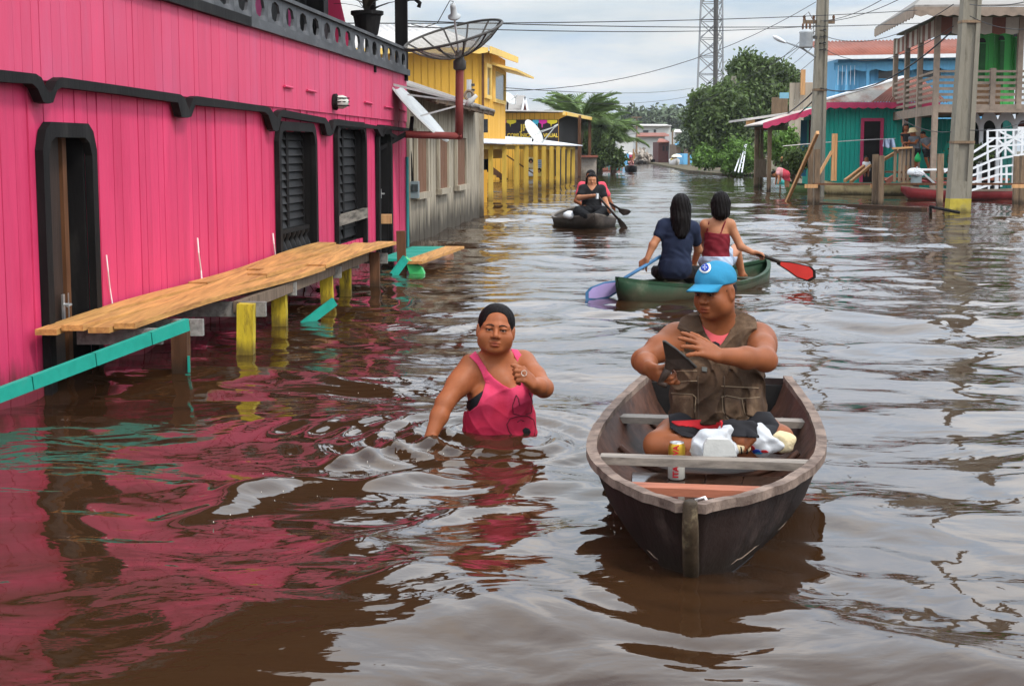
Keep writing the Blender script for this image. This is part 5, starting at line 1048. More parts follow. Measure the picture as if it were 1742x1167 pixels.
# ================================================================ BODIES: one continuous surface per person from a blended distance field
def smin(a, b, k):
    h = np.maximum(k-np.abs(a-b), 0)/k
    return np.minimum(a, b)-h*h*k*.25
class Field:
    def __init__(s, lo, hi, h):
        s.o = np.array(lo, np.float32); s.h = h; s.n = np.ceil((np.array(hi)-s.o)/h).astype(int)+1
        s.ax = [s.o[i]+h*np.arange(s.n[i], dtype=np.float32) for i in range(3)]
    def new(s): return np.full(tuple(s.n), .5, np.float32)
    def block(s, lo, hi, pad):
        a = np.clip(np.floor((np.array(lo)-pad-s.o)/s.h).astype(int), 0, s.n); b = np.clip(np.ceil((np.array(hi)+pad-s.o)/s.h).astype(int)+1, 0, s.n)
        sl = tuple(slice(a[i], b[i]) for i in range(3)); return sl, s.ax[0][sl[0]][:, None, None], s.ax[1][sl[1]][None, :, None], s.ax[2][sl[2]][None, None, :]
    def put(s, A, prims, grow=0.0):
        for p in prims:
            k = p.get('k', .02); pad = k+.03+grow+2*s.h
            if p['t'] == 'cap':
                a, b = np.array(p['a'], float), np.array(p['b'], float); ra, rb = p['ra']+grow, p['rb']+grow
                sl, X, Y, Z = s.block(np.minimum(a-ra, b-rb), np.maximum(a+ra, b+rb), pad)
                if min(A[sl].shape) == 0: continue
                d = b-a; L2 = max(d @ d, 1e-9); t = np.clip(((X-a[0])*d[0]+(Y-a[1])*d[1]+(Z-a[2])*d[2])/L2, 0, 1)
                D = np.sqrt((X-a[0]-t*d[0])**2+(Y-a[1]-t*d[1])**2+(Z-a[2]-t*d[2])**2)-(ra+(rb-ra)*t)
            else:
                c, r = np.array(p['c'], float), np.array(p['r'], float)+grow; M = np.array(p.get('M', np.eye(3)), float)
                e = np.sqrt(((M*r)**2).sum(1)); sl, X, Y, Z = s.block(c-e, c+e, pad)
                if min(A[sl].shape) == 0: continue
                x, y, z = X-c[0], Y-c[1], Z-c[2]; q = [M[0, i]*x+M[1, i]*y+M[2, i]*z for i in range(3)]
                k0 = np.sqrt(sum((q[i]/r[i])**2 for i in range(3))); k1 = np.sqrt(sum((q[i]/r[i]**2)**2 for i in range(3)))
                D = k0*(k0-1)/np.maximum(k1, 1e-6)
            D = D.astype(np.float32)
            if p.get('sub'): A[sl] = -smin(-A[sl], D, k)
            else: A[sl] = smin(A[sl], D, k)
        return A
    def mesh(s, A):
        S = A < 0; c = np.zeros(np.array(A.shape)-1, np.uint8)
        off = [(i, j, k) for i in (0, 1) for j in (0, 1) for k in (0, 1)]; n0, n1, n2 = A.shape
        for i, j, k in off: c += S[i:n0-1+i, j:n1-1+j, k:n2-1+k]
        idx = np.argwhere((c > 0) & (c < 8)); vals = np.stack([A[idx[:, 0]+i, idx[:, 1]+j, idx[:, 2]+k] for i, j, k in off], 1)
        P = np.zeros((len(idx), 3)); cnt = np.zeros(len(idx)); o = np.array(off, float)
        for e in range(8):
            for f in range(e+1, 8):
                if np.abs(o[e]-o[f]).sum() != 1: continue
                m = (vals[:, e] < 0) != (vals[:, f] < 0); t = vals[m, e]/(vals[m, e]-vals[m, f]); P[m] += o[e]+(o[f]-o[e])*t[:, None]; cnt[m] += 1
        P = s.o+s.h*(idx+P/cnt[:, None]); num = np.full(c.shape, -1, np.int32); num[tuple(idx.T)] = np.arange(len(idx)); F = []
        for axn in range(3):
            sl0 = [slice(1, -1)]*3; sl1 = [slice(1, -1)]*3; sl0[axn] = slice(0, -1); sl1[axn] = slice(1, None)
            a, b = S[tuple(sl0)], S[tuple(sl1)]; u, v = (axn+1) % 3, (axn+2) % 3
            e = np.argwhere(a != b); inside = a[tuple(e.T)]; e = e.copy(); e[:, u] += 1; e[:, v] += 1
            def cell(du, dv): q = e.copy(); q[:, u] -= du; q[:, v] -= dv; return num[tuple(q.T)]
            q = np.stack([cell(1, 1), cell(0, 1), cell(0, 0), cell(1, 0)], 1); q[~inside] = q[~inside][:, ::-1]; F.append(q)
        return P, np.concatenate(F)
def polysd(px, py, poly):
    P = np.array(poly, float); d = np.full(px.shape, 1e9); ins = np.zeros(px.shape, bool)
    for i in range(len(P)):
        a, b = P[i], P[(i+1) % len(P)]; e = b-a; wx, wy = px-a[0], py-a[1]; t = np.clip((wx*e[0]+wy*e[1])/(e @ e+1e-9), 0, 1)
        d = np.minimum(d, (wx-t*e[0])**2+(wy-t*e[1])**2); c1 = (py >= a[1]) != (py >= b[1])
        ins ^= c1 & (px < (b[0]-a[0])*(py-a[1])/((b[1]-a[1]) if abs(b[1]-a[1]) > 1e-9 else 1e-9)+a[0])
    return np.where(ins, -1, 1)*np.sqrt(d)
def folds(X, Y, Z, amp):
    a = X*26+2.2*np.sin(Z*15+X*6)+1.5*np.sin(Y*19); b = Z*30-X*14+2.0*np.sin(X*17+1)+1.3*np.sin(Z*11+Y*9); c = X*55+Z*38+2*np.sin(Z*25)
    return amp*((1-np.abs(np.sin(a)))**2.2+(1-np.abs(np.sin(b)))**2.2*.8+.35*np.sin(c)-.5)
def wrinkle(X, Y, Z, amp, s=1.0):
    if s < .76: return folds(X, Y, Z, amp)
    w = np.sin(X*31*s+4*np.sin(Z*17*s)+2*np.sin(Y*23*s))*np.sin(Z*21*s+3*np.sin(X*13*s+1)); w = w+.6*np.sin(X*61*s+Z*37*s+3*np.sin(Z*29*s+Y*31*s)); return amp*w
cap = lambda a, b, ra, rb=None, k=.02, **kw: dict(t='cap', a=tuple(a), b=tuple(b), ra=ra, rb=ra if rb is None else rb, k=k, **kw)
ell = lambda c, r, M=None, k=.02, **kw: dict(t='ell', c=tuple(c), r=r, M=np.eye(3) if M is None else M, k=k, **kw)
def basis(fwd, up=(0, 0, 1)):
    f = V(fwd).normalized(); x = f.cross(V(up)).normalized(); z = x.cross(f); return np.array([x, f, z]).T    # columns: right, forward, up
def to(c, M, p, s=1.0): return tuple(np.array(c)+M @ (np.array(p, float)*s))
def head_prims(c, M, s=1.0, face=1.0, fem=False, simple=False):
    E = lambda p, r, k=.02, **kw: ell(to(c, M, p, s), np.array(r)*s, M, k*s, **kw)
    C = lambda a, b, r, r2=None, k=.02, **kw: cap(to(c, M, a, s), to(c, M, b, s), r*s, (r if r2 is None else r2)*s, k*s, **kw)
    f = face
    P = [E((0, -.010, .035), (.077, .096, .083)), E((0, .026, -.035), (.062*f, .060, .072), .035), E((0, .058, -.088), (.030*f, .024, .022), .03)]
    for q in (-1, 1):
        P += [E((q*.040*f, .055, -.032), (.030*f, .024, .030), .025), E((q*.043*f, .012, -.062), (.022*f, .036, .026), .04), C((q*.052, .062, .020), (q*.012, .084, .024), .011, .010, .018)]
    if simple:
        P += [C((0, .085, .005), (0, .103, -.028), .009, .014, .012), E((0, .082, -.062), (.026, .013, .012), .012)]
    else:
        for q in (-1, 1): P.append(E((q*.033, .100, .001), (.021, .020, .0125), .012, sub=True))
        P += [C((0, .083, .014), (0, .107, -.026), .0085, .0125, .010)]
        for q in (-1, 1):
            P += [E((q*.0145, .094, -.031), (.0095, .012, .009), .006), E((q*.033, .0765, .0092), (.020, .0140, .0066), .006), E((q*.033, .0752, -.0058), (.019, .0125, .0055), .006)]
        P += [E((0, .086, -.0590), (.026, .0125, .0070), .008), E((0, .0845, -.0715), (.023, .0125, .0078), .008), E((0, .104, -.0650), (.024, .013, .0016), .004, sub=True)]
        for q in (-1, 1): P.append(E((q*.009, .108, -.040), (.004, .006, .003), .003, sub=True))
    ex = .079 if f < 1.12 else .0855
    for q in (-1, 1): P += [E((q*ex, -.008, -.004), (.0115, .021, .034), .010)]
    if not simple:
        for q in (-1, 1): P.append(E((q*(ex+.012), -.001, -.002), (.006, .012, .021), .006, sub=True))
    return P
def hand_prims(w, d, n, s=1.0, curl=(.35, .5, .4), side=1, spread=.10, thumb=(.75, .35), fat=1.0):
    """w wrist, d towards the fingers, n palm normal; side: +1 when the thumb lies along d x n"""
    d = V(d).normalized(); n = V(n); n = (n-d*n.dot(d)).normalized(); t = d.cross(n)*side; w = V(w); P = []; r = .0088*s*fat
    for i, (o, l, ml) in enumerate(((.030, .072, .088), (.010, .080, .092), (-.010, .074, .086), (-.029, .058, .078))):
        base = w+t*(o*.55*s)+d*.012*s; kn = w+t*(o*s)+d*(ml*s)-n*(.004*s*(i in (1, 2)))
        P.append(cap(base, kn, .0135*s*fat, .0105*s*fat, .012*s)); dr = (d+t*(o/.03*spread)).normalized(); a = 0; p = kn; cu = curl if not isinstance(curl[0], tuple) else curl[i]
        for j, fr in enumerate((.46, .30, .24)):
            a += cu[j]; e = dr*math.cos(a)+n*math.sin(a); q = p+e*(l*fr*s); P.append(cap(p, q, r*(1-.08*j), r*(.95-.1*j), .004*s)); p = q
    b = w+d*.022*s+t*.022*s; e1 = (d*math.cos(thumb[0])+t*math.sin(thumb[0])+n*.35).normalized(); p1 = b+e1*.045*s; e2 = (e1+n*thumb[1]+d*.35).normalized(); p2 = p1+e2*.034*s; p3 = p2+(e2+n*thumb[1]*.8).normalized()*.026*s
    P += [cap(b, p1, .0165*s*fat, .0115*s*fat, .012*s), cap(p1, p2, .0108*s*fat, .0098*s*fat, .004*s), cap(p2, p3, .0098*s*fat, .0080*s*fat, .004*s)]
    return P
def skin_mat(name, col): return mat(name, col, .50, .16, 9, bump=.22, bscale=150, dist=.002, tint=True, spec=.22, dirt=(col[0]*.74, col[1]*.66, col[2]*.6), damt=.45, dscale=6)
m_hair = mat('black_hair', (.006, .0042, .0038), .55, .5, 30, (8, 8, .8), .6, 60, spec=.09, dist=.004)
m_eye = mat('eye_white', (.30, .27, .245), .25, .05, bump=0); m_iris = mat('eye_dark', (.015, .009, .006), .1, .1, bump=0)
m_brow = mat('eyebrow_hair', (.02, .013, .010), .7, .3, 60, bump=.2)
class Person:
    def __init__(s, label, loc, h, lo, hi, group=None):
        s.o = thing('person', loc, label, 'person', group); s.F = Field(lo, hi, h); s.h = h
        s.T, s.A, s.L, s.H = (s.F.new() for _ in range(4)); s.tints = []
    def put(s, w, pr): s.F.put(getattr(s, w), pr)
    def head(s, c, fwd, up=(0, 0, 1), sz=1.0, face=1.0, neck=None, nr=.056, simple=False):
        s.hc, s.hM, s.hs = np.array(c), basis(fwd, up), sz; s.put('H', head_prims(c, s.hM, sz, face, simple=simple))
        if neck is not None: s.put('H', [cap(to(c, s.hM, (0, -.022, -.045), sz), neck, nr*.98, nr*1.08, .03)])
    def hp(s, p): return to(s.hc, s.hM, p, s.hs)
    def finish(s, skin, tint=None, k=.035):
        F = s.F; B = smin(smin(s.T, s.L, k), s.A, .03); B = smin(B, s.H, .04)
        v, f = F.mesh(B); tn = np.ones((len(v), 3))
        q = (v-s.hc) @ s.hM/s.hs
        lip = (np.abs(q[:, 0]) < .026) & (q[:, 1] > .07) & (q[:, 2] < -.0535) & (q[:, 2] > -.079); w = np.clip(1.2-np.abs(q[:, 0])/.026, 0, 1)*lip
        tn *= 1-w[:, None]*np.array([.30, .55, .50])
        near = (np.abs(np.abs(q[:, 0])-.033) < .018) & (np.abs(q[:, 2]-.002) < .0075) & (q[:, 1] > .06); tn[near] *= .45
        s.body = npmesh('body', v, f, skin, s.o, True, tint=tn); s.bv = BVHTree.FromPolygons([tuple(p) for p in v], [tuple(x) for x in f.tolist()]) if s.h < .006 else None
    def cloth(s, name, A, m, off, poly=None, fn=None, wr=.003, ws=1.0, extra=None):
        F = s.F; I = np.argwhere(A < off+.03+wr*2); lo, hi = np.maximum(I.min(0)-2, 0), np.minimum(I.max(0)+3, F.n); sl = tuple(slice(a, b) for a, b in zip(lo, hi))
        C = np.full(A.shape, .5, np.float32)
        X, Y, Z = np.meshgrid(*(F.ax[i][sl[i]] for i in range(3)), indexing='ij'); D = A[sl]-off; m_ = np.abs(D) < .06
        if wr: D = D-np.where(m_, wrinkle(X, Y, Z, wr, ws), 0)
        m_ = D < .05; P = np.stack([X[m_], Y[m_], Z[m_]], 1)
        if len(P):
            D2 = D[m_]
            if poly is not None:
                u, v = pix(P.astype(float)); D2 = np.maximum(D2, polysd(u, v, poly)*P[:, 1]/FPX)
            if fn is not None: D2 = np.maximum(D2, fn(P))
            D[m_] = D2
        C[sl] = D; 
        if extra: s.F.put(C, extra)
        v, f = F.mesh(C); o = npmesh(name, v, f, m, s.o, True); return o, v, f
    def solid(s, name, prims, m, cut=None, wr=0, strands=0):
        A = s.F.put(s.F.new(), prims)
        if strands:
            c0 = cut
            def cut(P_):
                q = (P_-s.hc) @ s.hM/s.hs; a = np.arctan2(q[:, 0], -q[:, 1]+.02); z = q[:, 2]
                r = strands*(np.sin(a*29+3*np.sin(z*14))+.7*np.sin(a*53+4*np.sin(z*9+2)+1)+.5*np.sin(a*17-2*np.sin(z*21)))
                sh = r*s.hs; return sh if c0 is None else np.maximum(c0(P_), sh-.5)
            I = A < .05; X, Y, Z = np.meshgrid(*s.F.ax, indexing='ij'); P_ = np.stack([X[I], Y[I], Z[I]], 1); q = (P_-s.hc) @ s.hM/s.hs
            a = np.arctan2(q[:, 0], -q[:, 1]+.02); z = q[:, 2]; A[I] += strands*(np.sin(a*29+3*np.sin(z*14))+.7*np.sin(a*53+4*np.sin(z*9+2)+1)+.5*np.sin(a*17-2*np.sin(z*21))); cut = c0
        return s.cloth(name, A, m, 0.0, fn=cut, wr=wr)
    def eyes(s, look=(0, 0), r=.0125):
        for q in (-1, 1):
            g = G(); c = V(s.hp((q*.033, .0720, .002))); M = Matrix(s.hM.tolist()); n = 12
            vs = []; fs = []
            for i in range(9):
                a = math.pi*i/8
                for j in range(n): b = 2*math.pi*j/n; vs.append(c+M @ V((math.sin(a)*math.cos(b), math.cos(a), math.sin(a)*math.sin(b)))*r*s.hs*1.08)
            for i in range(8):
                for j in range(n): fs.append((i*n+j, i*n+(j+1) % n, i*n+n+(j+1) % n, i*n+n+j))
            g.add(vs, fs); e = fixn(g.build('eye', m_eye, s.o, True))
            ii = c+M @ V((look[0], .0118*1.0, look[1]))*s.hs; g = G(); g.lathe(ii, [(0, .003), (.0035, .0026), (.0058, .001), (.006, -.002)], 12, (M @ V((look[0]*60, 1, look[1]*60))).to_track_quat('Z', 'Y').to_matrix()); g.build('iris', m_iris, e, True)
    def fhit(s, x, z):
        M = s.hM; o = V(s.hp((x, .3, z))); d = V(M @ np.array([0, -1.0, 0])); h = s.bv.ray_cast(o, d); return h[0] if h[0] else None
    def brows(s, pts=((.012, .0205), (.024, .0245), (.037, .0255), (.050, .0205)), r=.0042):
        for q in (-1, 1):
            P = [s.fhit(q*x, z) for x, z in pts]; P = [p for p in P if p]
            if len(P) > 2: g = G(); g.tube(P, [r*.9, r, r*.85, r*.4][:len(P)], 6); g.build('eyebrow', m_brow, s.o, True)
def surf_stroke(v, f, name, par, m, strokes, r, lift=.002):
    bv = BVHTree.FromPolygons([tuple(p) for p in v], [tuple(x) for x in f.tolist()]); o = V((0, 0, CAMH)); g = G()
    for st in strokes:
        P = []
        for (a, b) in zip(st[:-1], st[1:]):
            n = max(1, int(math.hypot(b[0]-a[0], b[1]-a[1])/2.5))
            for i in range(n): h = bv.ray_cast(o, ray(a[0]+(b[0]-a[0])*i/n, a[1]+(b[1]-a[1])*i/n).normalized()); (P.append(h[0]-ray(*a).normalized()*lift) if h[0] else None)
        h = bv.ray_cast(o, ray(*st[-1]).normalized()); (P.append(h[0]-ray(*st[-1]).normalized()*lift) if h[0] else None)
        if len(P) > 1: g.tube(P, r, 5)
    return g.build(name, m, par, True) if g.v else None
def surf_patch(v, f, name, par, m, poly, n=8, lift=.004, th=.003):
    """a small flat print or patch laid on a surface: photo polygon filled as a fan of points hit on the cloth"""
    bv = BVHTree.FromPolygons([tuple(p) for p in v], [tuple(x) for x in f.tolist()]); o = V((0, 0, CAMH)); cx_ = sum(p[0] for p in poly)/len(poly); cy_ = sum(p[1] for p in poly)/len(poly); rings = 4; vs = []; fs = []; k = len(poly)
    def hit(x, y):
        d = ray(x, y).normalized(); h = bv.ray_cast(o, d); return (h[0]-d*lift) if h[0] else None
    c = hit(cx_, cy_)
    if c is None: return None
    vs.append(c); last = [c]*k
    for r_ in range(1, rings+1):
        for i, p in enumerate(poly):
            q = hit(cx_+(p[0]-cx_)*r_/rings, cy_+(p[1]-cy_)*r_/rings); q = q or last[i]; last[i] = q; vs.append(q)
    for i in range(k): fs.append((0, 1+i, 1+(i+1) % k))
    for r_ in range(rings-1):
        for i in range(k): a = 1+r_*k; fs.append((a+i, a+k+i, a+k+(i+1) % k, a+(i+1) % k))
    g = G(); g.add(vs, fs); ob = g.build(name, m, par, True); md = ob.modifiers.new('t', 'SOLIDIFY'); md.thickness = th; md.offset = 0; return ob
# ================================================================ WOMAN WADING IN THE FOREGROUND
m_skin1 = skin_mat('tan_skin', (.29, .090, .034)); m_skin2 = skin_mat('brown_skin', (.235, .074, .028)); m_skin3 = skin_mat('light_tan_skin', (.40, .17, .085))
m_tank = mat('pink_jersey', (.62, .055, .13), .75, .10, 8, bump=.25, bscale=60, wl=((.36, .012, .035), .30, .85))
m_bra = mat('black_fabric', (.012, .012, .014), .7, .2, 20, bump=.2)
YW = 7.12
w_ = Person('woman in a pink tank top wading waist-deep beside the canoe', wat(850, 748), .0042, (-.50, 6.66, -.22), (.34, 7.55, .70))
P = lambda x, y, Y=YW: np.array(at(x, y, Y))
hc = P(843.5, 563, 7.10); fw = (.03, -.97, .13); hs = .965
w_.head(hc, fw, (.10, 0, 1), hs, 1.20, P(847, 632, 7.19), .066)
shR, shL = P(803, 624, 7.14), P(890, 618, 7.22); ch = P(852, 660, 7.17); bl = P(850, 720, 7.16); sx = basis((.18, -.98, .0))
w_.put('T', [ell(P(849, 655, 7.20), (.165, .115, .135), sx, .03), ell(bl, (.168, .135, .17), sx, .05), ell(P(850, 770, 7.17), (.180, .145, .16), sx, .05),
             ell(P(828, 680, 7.085), (.070, .062, .066), sx, .045), ell(P(878, 678, 7.09), (.070, .062, .066), sx, .045),
             cap(P(847, 622, 7.20), shR+np.array([.01, .01, .0]), .062, .056, .05), cap(P(849, 622, 7.20), shL+np.array([-.01, 0, .0]), .062, .056, .05), cap(P(843, 638, 7.12), P(856, 650, 7.10), .05, .05, .05)])
elR, wrR = P(757, 685, 7.02), P(733, 742, 6.93); elL, wrL = P(925, 660, 7.00), P(906, 654, 6.88)
w_.put('A', [cap(shR, shR*.5+elR*.5+np.array([0, 0, 0]), .060, .056, .02), cap(shR*.5+elR*.5, elR, .056, .043, .02), cap(elR, elR*.6+wrR*.4, .042, .041, .02), cap(elR*.6+wrR*.4, wrR, .041, .029, .02), cap(shR+np.array([.03, .02, -.05]), elR*.3+shR*.7, .05, .04, .04)])
w_.put('A', [cap(shL, shL*.45+elL*.55, .060, .052, .02), cap(shL*.45+elL*.55, elL, .052, .043, .02), cap(elL, elL*.5+wrL*.5, .043, .038, .02), cap(elL*.5+wrL*.5, wrL, .038, .028, .02)])
w_.put('A', hand_prims(wrR, P(727, 757, 6.885)-wrR, (.35, .4, -.3), 1.0, (.25, .35, .3), 1, .12, (.6, .3), 1.1))
w_.put('A', hand_prims(wrL, P(888, 634, 6.82)-wrL, (-.25, .65, -.60), 1.0, ((.9, 1.2, .9), (1.05, 1.3, .9), (1.15, 1.3, .9), (1.2, 1.3, .9)), -1, .05, (.5, .6), 1.15))
w_.put('L', [ell(P(848, 790, 7.17), (.17, .14, .14), sx, .05)])
w_.finish(m_skin1)
w_.eyes((.0, -.001)); w_.brows(((.012, .0215), (.025, .0265), (.040, .0260), (.053, .0195)), .0036)
tank = [(800, 604), (809.5, 598), (815, 612), (826, 627), (840, 643), (856, 655), (868, 661), (877, 658), (886, 648), (890, 632), (880, 616), (868, 593), (878, 592), (890, 606), (902, 622), (908, 650), (912, 690), (916, 720), (922, 775), (780, 775), (785, 735), (785, 700), (800, 699), (812, 690), (820, 672), (826, 650), (820, 626)]
tk = w_.cloth('tank_top', smin(w_.T, w_.L, .04), m_tank, .010, tank, wr=.0045, ws=.75)
w_.cloth('strap', smin(w_.T, w_.A, .03), m_tank, .008, [(798, 606), (809, 597), (817, 610), (829, 629), (834, 652), (826, 652), (819, 634), (812, 620)], wr=0)
w_.cloth('bra', w_.T, m_bra, .006, [(786, 684), (800, 680), (822, 664), (832, 664), (832, 700), (800, 700), (788, 690)], wr=0)
hc_ = lambda p: w_.hp(p)
hr = w_.solid('hair', [ell(hc_((0, -.013, .037)), np.array((.0800, .0985, .0865))*hs, w_.hM, .01), ell(hc_((0, -.030, .045)), np.array((.0885, .098, .090))*hs, w_.hM, .02), ell(hc_((0, -.045, -.03)), np.array((.072, .062, .075))*hs, w_.hM, .03), ell(hc_((0, -.115, .01)), np.array((.034, .034, .034))*hs, w_.hM, .02)], m_hair,
              lambda P_: (lambda q: np.minimum(np.maximum(q[:, 1]-.034-.45*np.maximum(q[:, 2]-.022, -.03), -.045-q[:, 2]), np.maximum(q[:, 1]-.058, .076-q[:, 2]-13*q[:, 0]**2+.004*np.sin(q[:, 0]*110))))((P_-w_.hc) @ w_.hM/hs)*hs, strands=.0011)
surf_stroke(tk[1], tk[2], 'shirt_print', w_.o, m_bra, [[(878, 672), (872, 690), (873, 704), (884, 706)], [(900, 668), (906, 682), (904, 702), (894, 705)], [(884, 690), (882, 678), (878, 672)], [(862, 722), (868, 712), (882, 708), (898, 708), (908, 714), (911, 728), (909, 742)], [(862, 722), (866, 734), (874, 743)], [(880, 718), (886, 714), (892, 717)]], .0016)
surf_patch(tk[1], tk[2], 'shirt_print', w_.o, m_bra, [(889, 731), (894, 727), (900, 729), (903, 735), (899, 741), (892, 741)])
g = G(); g.lathe(P(891.5, 635, 6.80), [(.0115, -.004), (.013, -.004), (.013, .004), (.0115, .004), (.0115, -.004)], 14, Matrix.Rotation(R(35), 3, 'Y') @ Matrix.Rotation(R(70), 3, 'X')); g.build('ring', mat('silver_ring', (.7, .68, .6), .25, .05, metal=1, bump=0), w_.o, True)
r_ = random.Random(8); g = G()                 # foam bubbles drifting in her wake
for k in range(60):
    c_ = r_.choice(((735, 768, 60, 14), (640, 790, 110, 22), (480, 830, 90, 18), (930, 760, 40, 12), (600, 655, 120, 18), (420, 870, 70, 16), (1050, 900, 20, 40)))
    p = wat(r_.gauss(c_[0], c_[2]*.5), r_.gauss(c_[1], c_[3]*.6), .008); r = r_.uniform(.0008, .0022); g.lathe(p, [(r, -.004), (r*.9, r*.35), (r*.5, r*.7), (0, r*.8)], 6)
tag(g.build('foam', mat('foam_white', (.42, .38, .33), .3, .05, bump=0), None, True), 'scattered foam bubbles drifting round the wading woman', 'foam', kind='stuff')


# ================================================================ MAN'S CANOE
m_hull = mat('dark_worn_hull', (.020, .012, .010), .55, .55, 3, (1, 1, 1), .8, 14, dirt=(.075, .05, .042), damt=.3, dscale=4, wl=((.02, .014, .010), .10, .75))
m_in = mat('inner_hull_wood', (.075, .034, .022), .5, .6, 4, (1, 1, 1), .7, 14, dirt=(.020, .012, .010), damt=.6, dscale=5)
m_rimw = mat('worn_pale_gunwale', (.20, .145, .115), .75, .45, 8, bump=.8, bscale=22, dirt=(.075, .048, .038), damt=.6, dscale=9)
m_thw = mat('grey_thwart', (.24, .20, .165), .5, .3, 5, (.8, 5, 5), .35, 12, dirt=(.09, .075, .065), damt=.5, dscale=4)
m_thw2 = mat('red_thwart', (.33, .115, .065), .6, .25, 5, (.8, 5, 5), .3, 12, dirt=(.17, .06, .04), damt=.4)
cn = thing('canoe', (.70, 5.8, 0), 'dark weathered wooden canoe with worn pale rim carrying the capped man', 'canoe')
ba, bb = V((.545, 4.57, 0)), V((.965, 7.12, 0)); bd = (bb-ba).normalized(); bs = V((bd.y, -bd.x, 0)); BL = (bb-ba).length
st_b = [(0, .035, .268), (.03, .075, .262), (.09, .165, .250), (.17, .265, .240), (.27, .355, .234), (.38, .420, .230), (.50, .447, .232), (.62, .445, .238), (.74, .425, .25), (.87, .385, .268), (1, .335, .29)]
def bst(t):
    T_ = [s_[0] for s_ in st_b]; i = max(0, min(len(T_)-2, sum(1 for x in T_ if x <= t)-1)); u = (t-T_[i])/(T_[i+1]-T_[i]); r_ = []
    for c in (1, 2):                           # Catmull-Rom through the stations
        y = lambda k: st_b[max(0, min(len(T_)-1, k))][c]; x = lambda k: T_[max(0, min(len(T_)-1, k))]; d_ = T_[i+1]-T_[i]
        m0 = (y(i+1)-y(i-1))/max(1e-6, x(i+1)-x(i-1)); m1 = (y(i+2)-y(i))/max(1e-6, x(i+2)-x(i))
        r_.append((2*u**3-3*u**2+1)*y(i)+(u**3-2*u**2+u)*d_*m0+(-2*u**3+3*u**2)*y(i+1)+(u**3-u**2)*d_*m1)
    return r_
NS, MR = 65, 13; outer = []; inner = []
for i in range(NS):
    t = i/(NS-1); b, z = bst(t); rake = max(0, 1-t/.09)
    for j in range(MR):
        u = j/(MR-1)*2-1; a = u*math.pi/2; y = math.copysign(abs(math.sin(a))**.80, a); d = abs(math.cos(a))**.62
        zk = -.16+.10*max(0, (t-.75)/.25)**2; f = 1-.35*d*(1 if t > .1 else t/.1)*.0
        sx_ = .24*rake*d**1.0
        outer.append(ba+bd*(BL*t+sx_)+bs*(b*y*(1-(.25+.40*max(0, 1-t/.45))*d))+V((0, 0, z-(z-zk)*d)))
        bi = max(.01, b-.022); zi = .025
        inner.append(ba+bd*(BL*t+sx_+(.03 if t < .05 else (-.02 if t > .97 else 0)))+bs*(bi*y*(1-(.24+.38*max(0, 1-t/.45))*d))+V((0, 0, z-.002-(z-zi)*d)))
q = [(i*MR+j, i*MR+j+1, (i+1)*MR+j+1, (i+1)*MR+j) for i in range(NS-1) for j in range(MR-1)]
g = G(); g.add(outer, q+[tuple(range(MR)), tuple((NS-1)*MR+j for j in reversed(range(MR)))]); fixn(g.build('hull', m_hull, cn, True))
g = G(); g.add(inner, q); g.build('inner_skin', m_in, cn, True)
for e in (0, MR-1):
    sg_ = 1 if e else -1; A = []; B = []
    for i in range(NS):
        p = outer[i*MR+e]; jz = .0015*math.sin(i*.9+e)+.001*math.sin(i*2.1); A.append(p+bs*sg_*.012+V((0, 0, .010+jz))); B.append(p-bs*sg_*min(.028, bst(i/(NS-1))[0]*.9)+V((0, 0, .012+jz)))
    g = G(); g.strip(A, B, (0, 0, -.03)); fixn(g.build('gunwale', m_rimw, cn))
g = G(); p = outer[MR//2]; 
stp = [ba+bd*(-.012)+V((0, 0, .285)), ba+bd*(.02)+V((0, 0, .19)), ba+bd*(.10)+V((0, 0, .05)), ba+bd*(.19)+V((0, 0, -.08))]
g = G(); g.tube(stp, [.022, .026, .026, .02], 8); g.build('stem_post', mat('stem_wood', (.045, .030, .018), .6, .6, 8, bump=.7, dirt=(.22, .17, .10), damt=.35, dscale=12, wl=((.03, .02, .012), .1, .8)), cn, True)
g = G(); g.prism([ba+bd*.02+bs*-.01+V((0, 0, .250)), ba+bd*.02+bs*.01+V((0, 0, .250)), ba+bd*.11+bs*.06+V((0, 0, .238)), ba+bd*.11+bs*-.06+V((0, 0, .238))], (0, 0, -.02)); fixn(g.build('breast_plate', m_thw, cn))
def thwart(t, z, w, th, m, name='thwart', ex=0, split=None):
    b, zz_ = bst(t); c = ba+bd*BL*t; e = max(.0, b-.03-ex)
    g = G(); g.bar(c-bs*e+V((0, 0, z)), c+bs*e+V((0, 0, z)), w, th); return g.build(name, m, cn)
thwart(.42, .187, .075, .030, m_thw, ex=.012); thwart(.245, .178, .085, .028, m_thw2, ex=.055); thwart(.735, .20, .09, .028, m_thw)
b, z = bst(1.0); c = bb; g = G(); g.prism([c-bs*(b-.01)+V((0, 0, z-.03)), c+bs*(b-.01)+V((0, 0, z-.03)), c+bs*(b*.72)+V((0, 0, .02)), c-bs*(b*.72)+V((0, 0, .02))], bd*-.03); fixn(g.build('transom', mat('black_tarred_board', (.018, .016, .015), .5, .3, bump=.3), cn))
m_wet = mat('wet_floor_board', (.05, .03, .022), .09, .4, 5, (1, 1, 1), .05, 14, spec=.6)
for k in range(4):
    e = -.22+k*.147; g = G(); a = ba+bd*(BL*.20)+bs*(e*.75); c_ = ba+bd*(BL*.52)+bs*e; g.strip([a-bs*.06+V((0, 0, .085)), c_-bs*.07+V((0, 0, .085))], [a+bs*.06+V((0, 0, .085)), c_+bs*.07+V((0, 0, .085))], (0, 0, -.02)); fixn(g.build('floor_board', m_wet, cn))
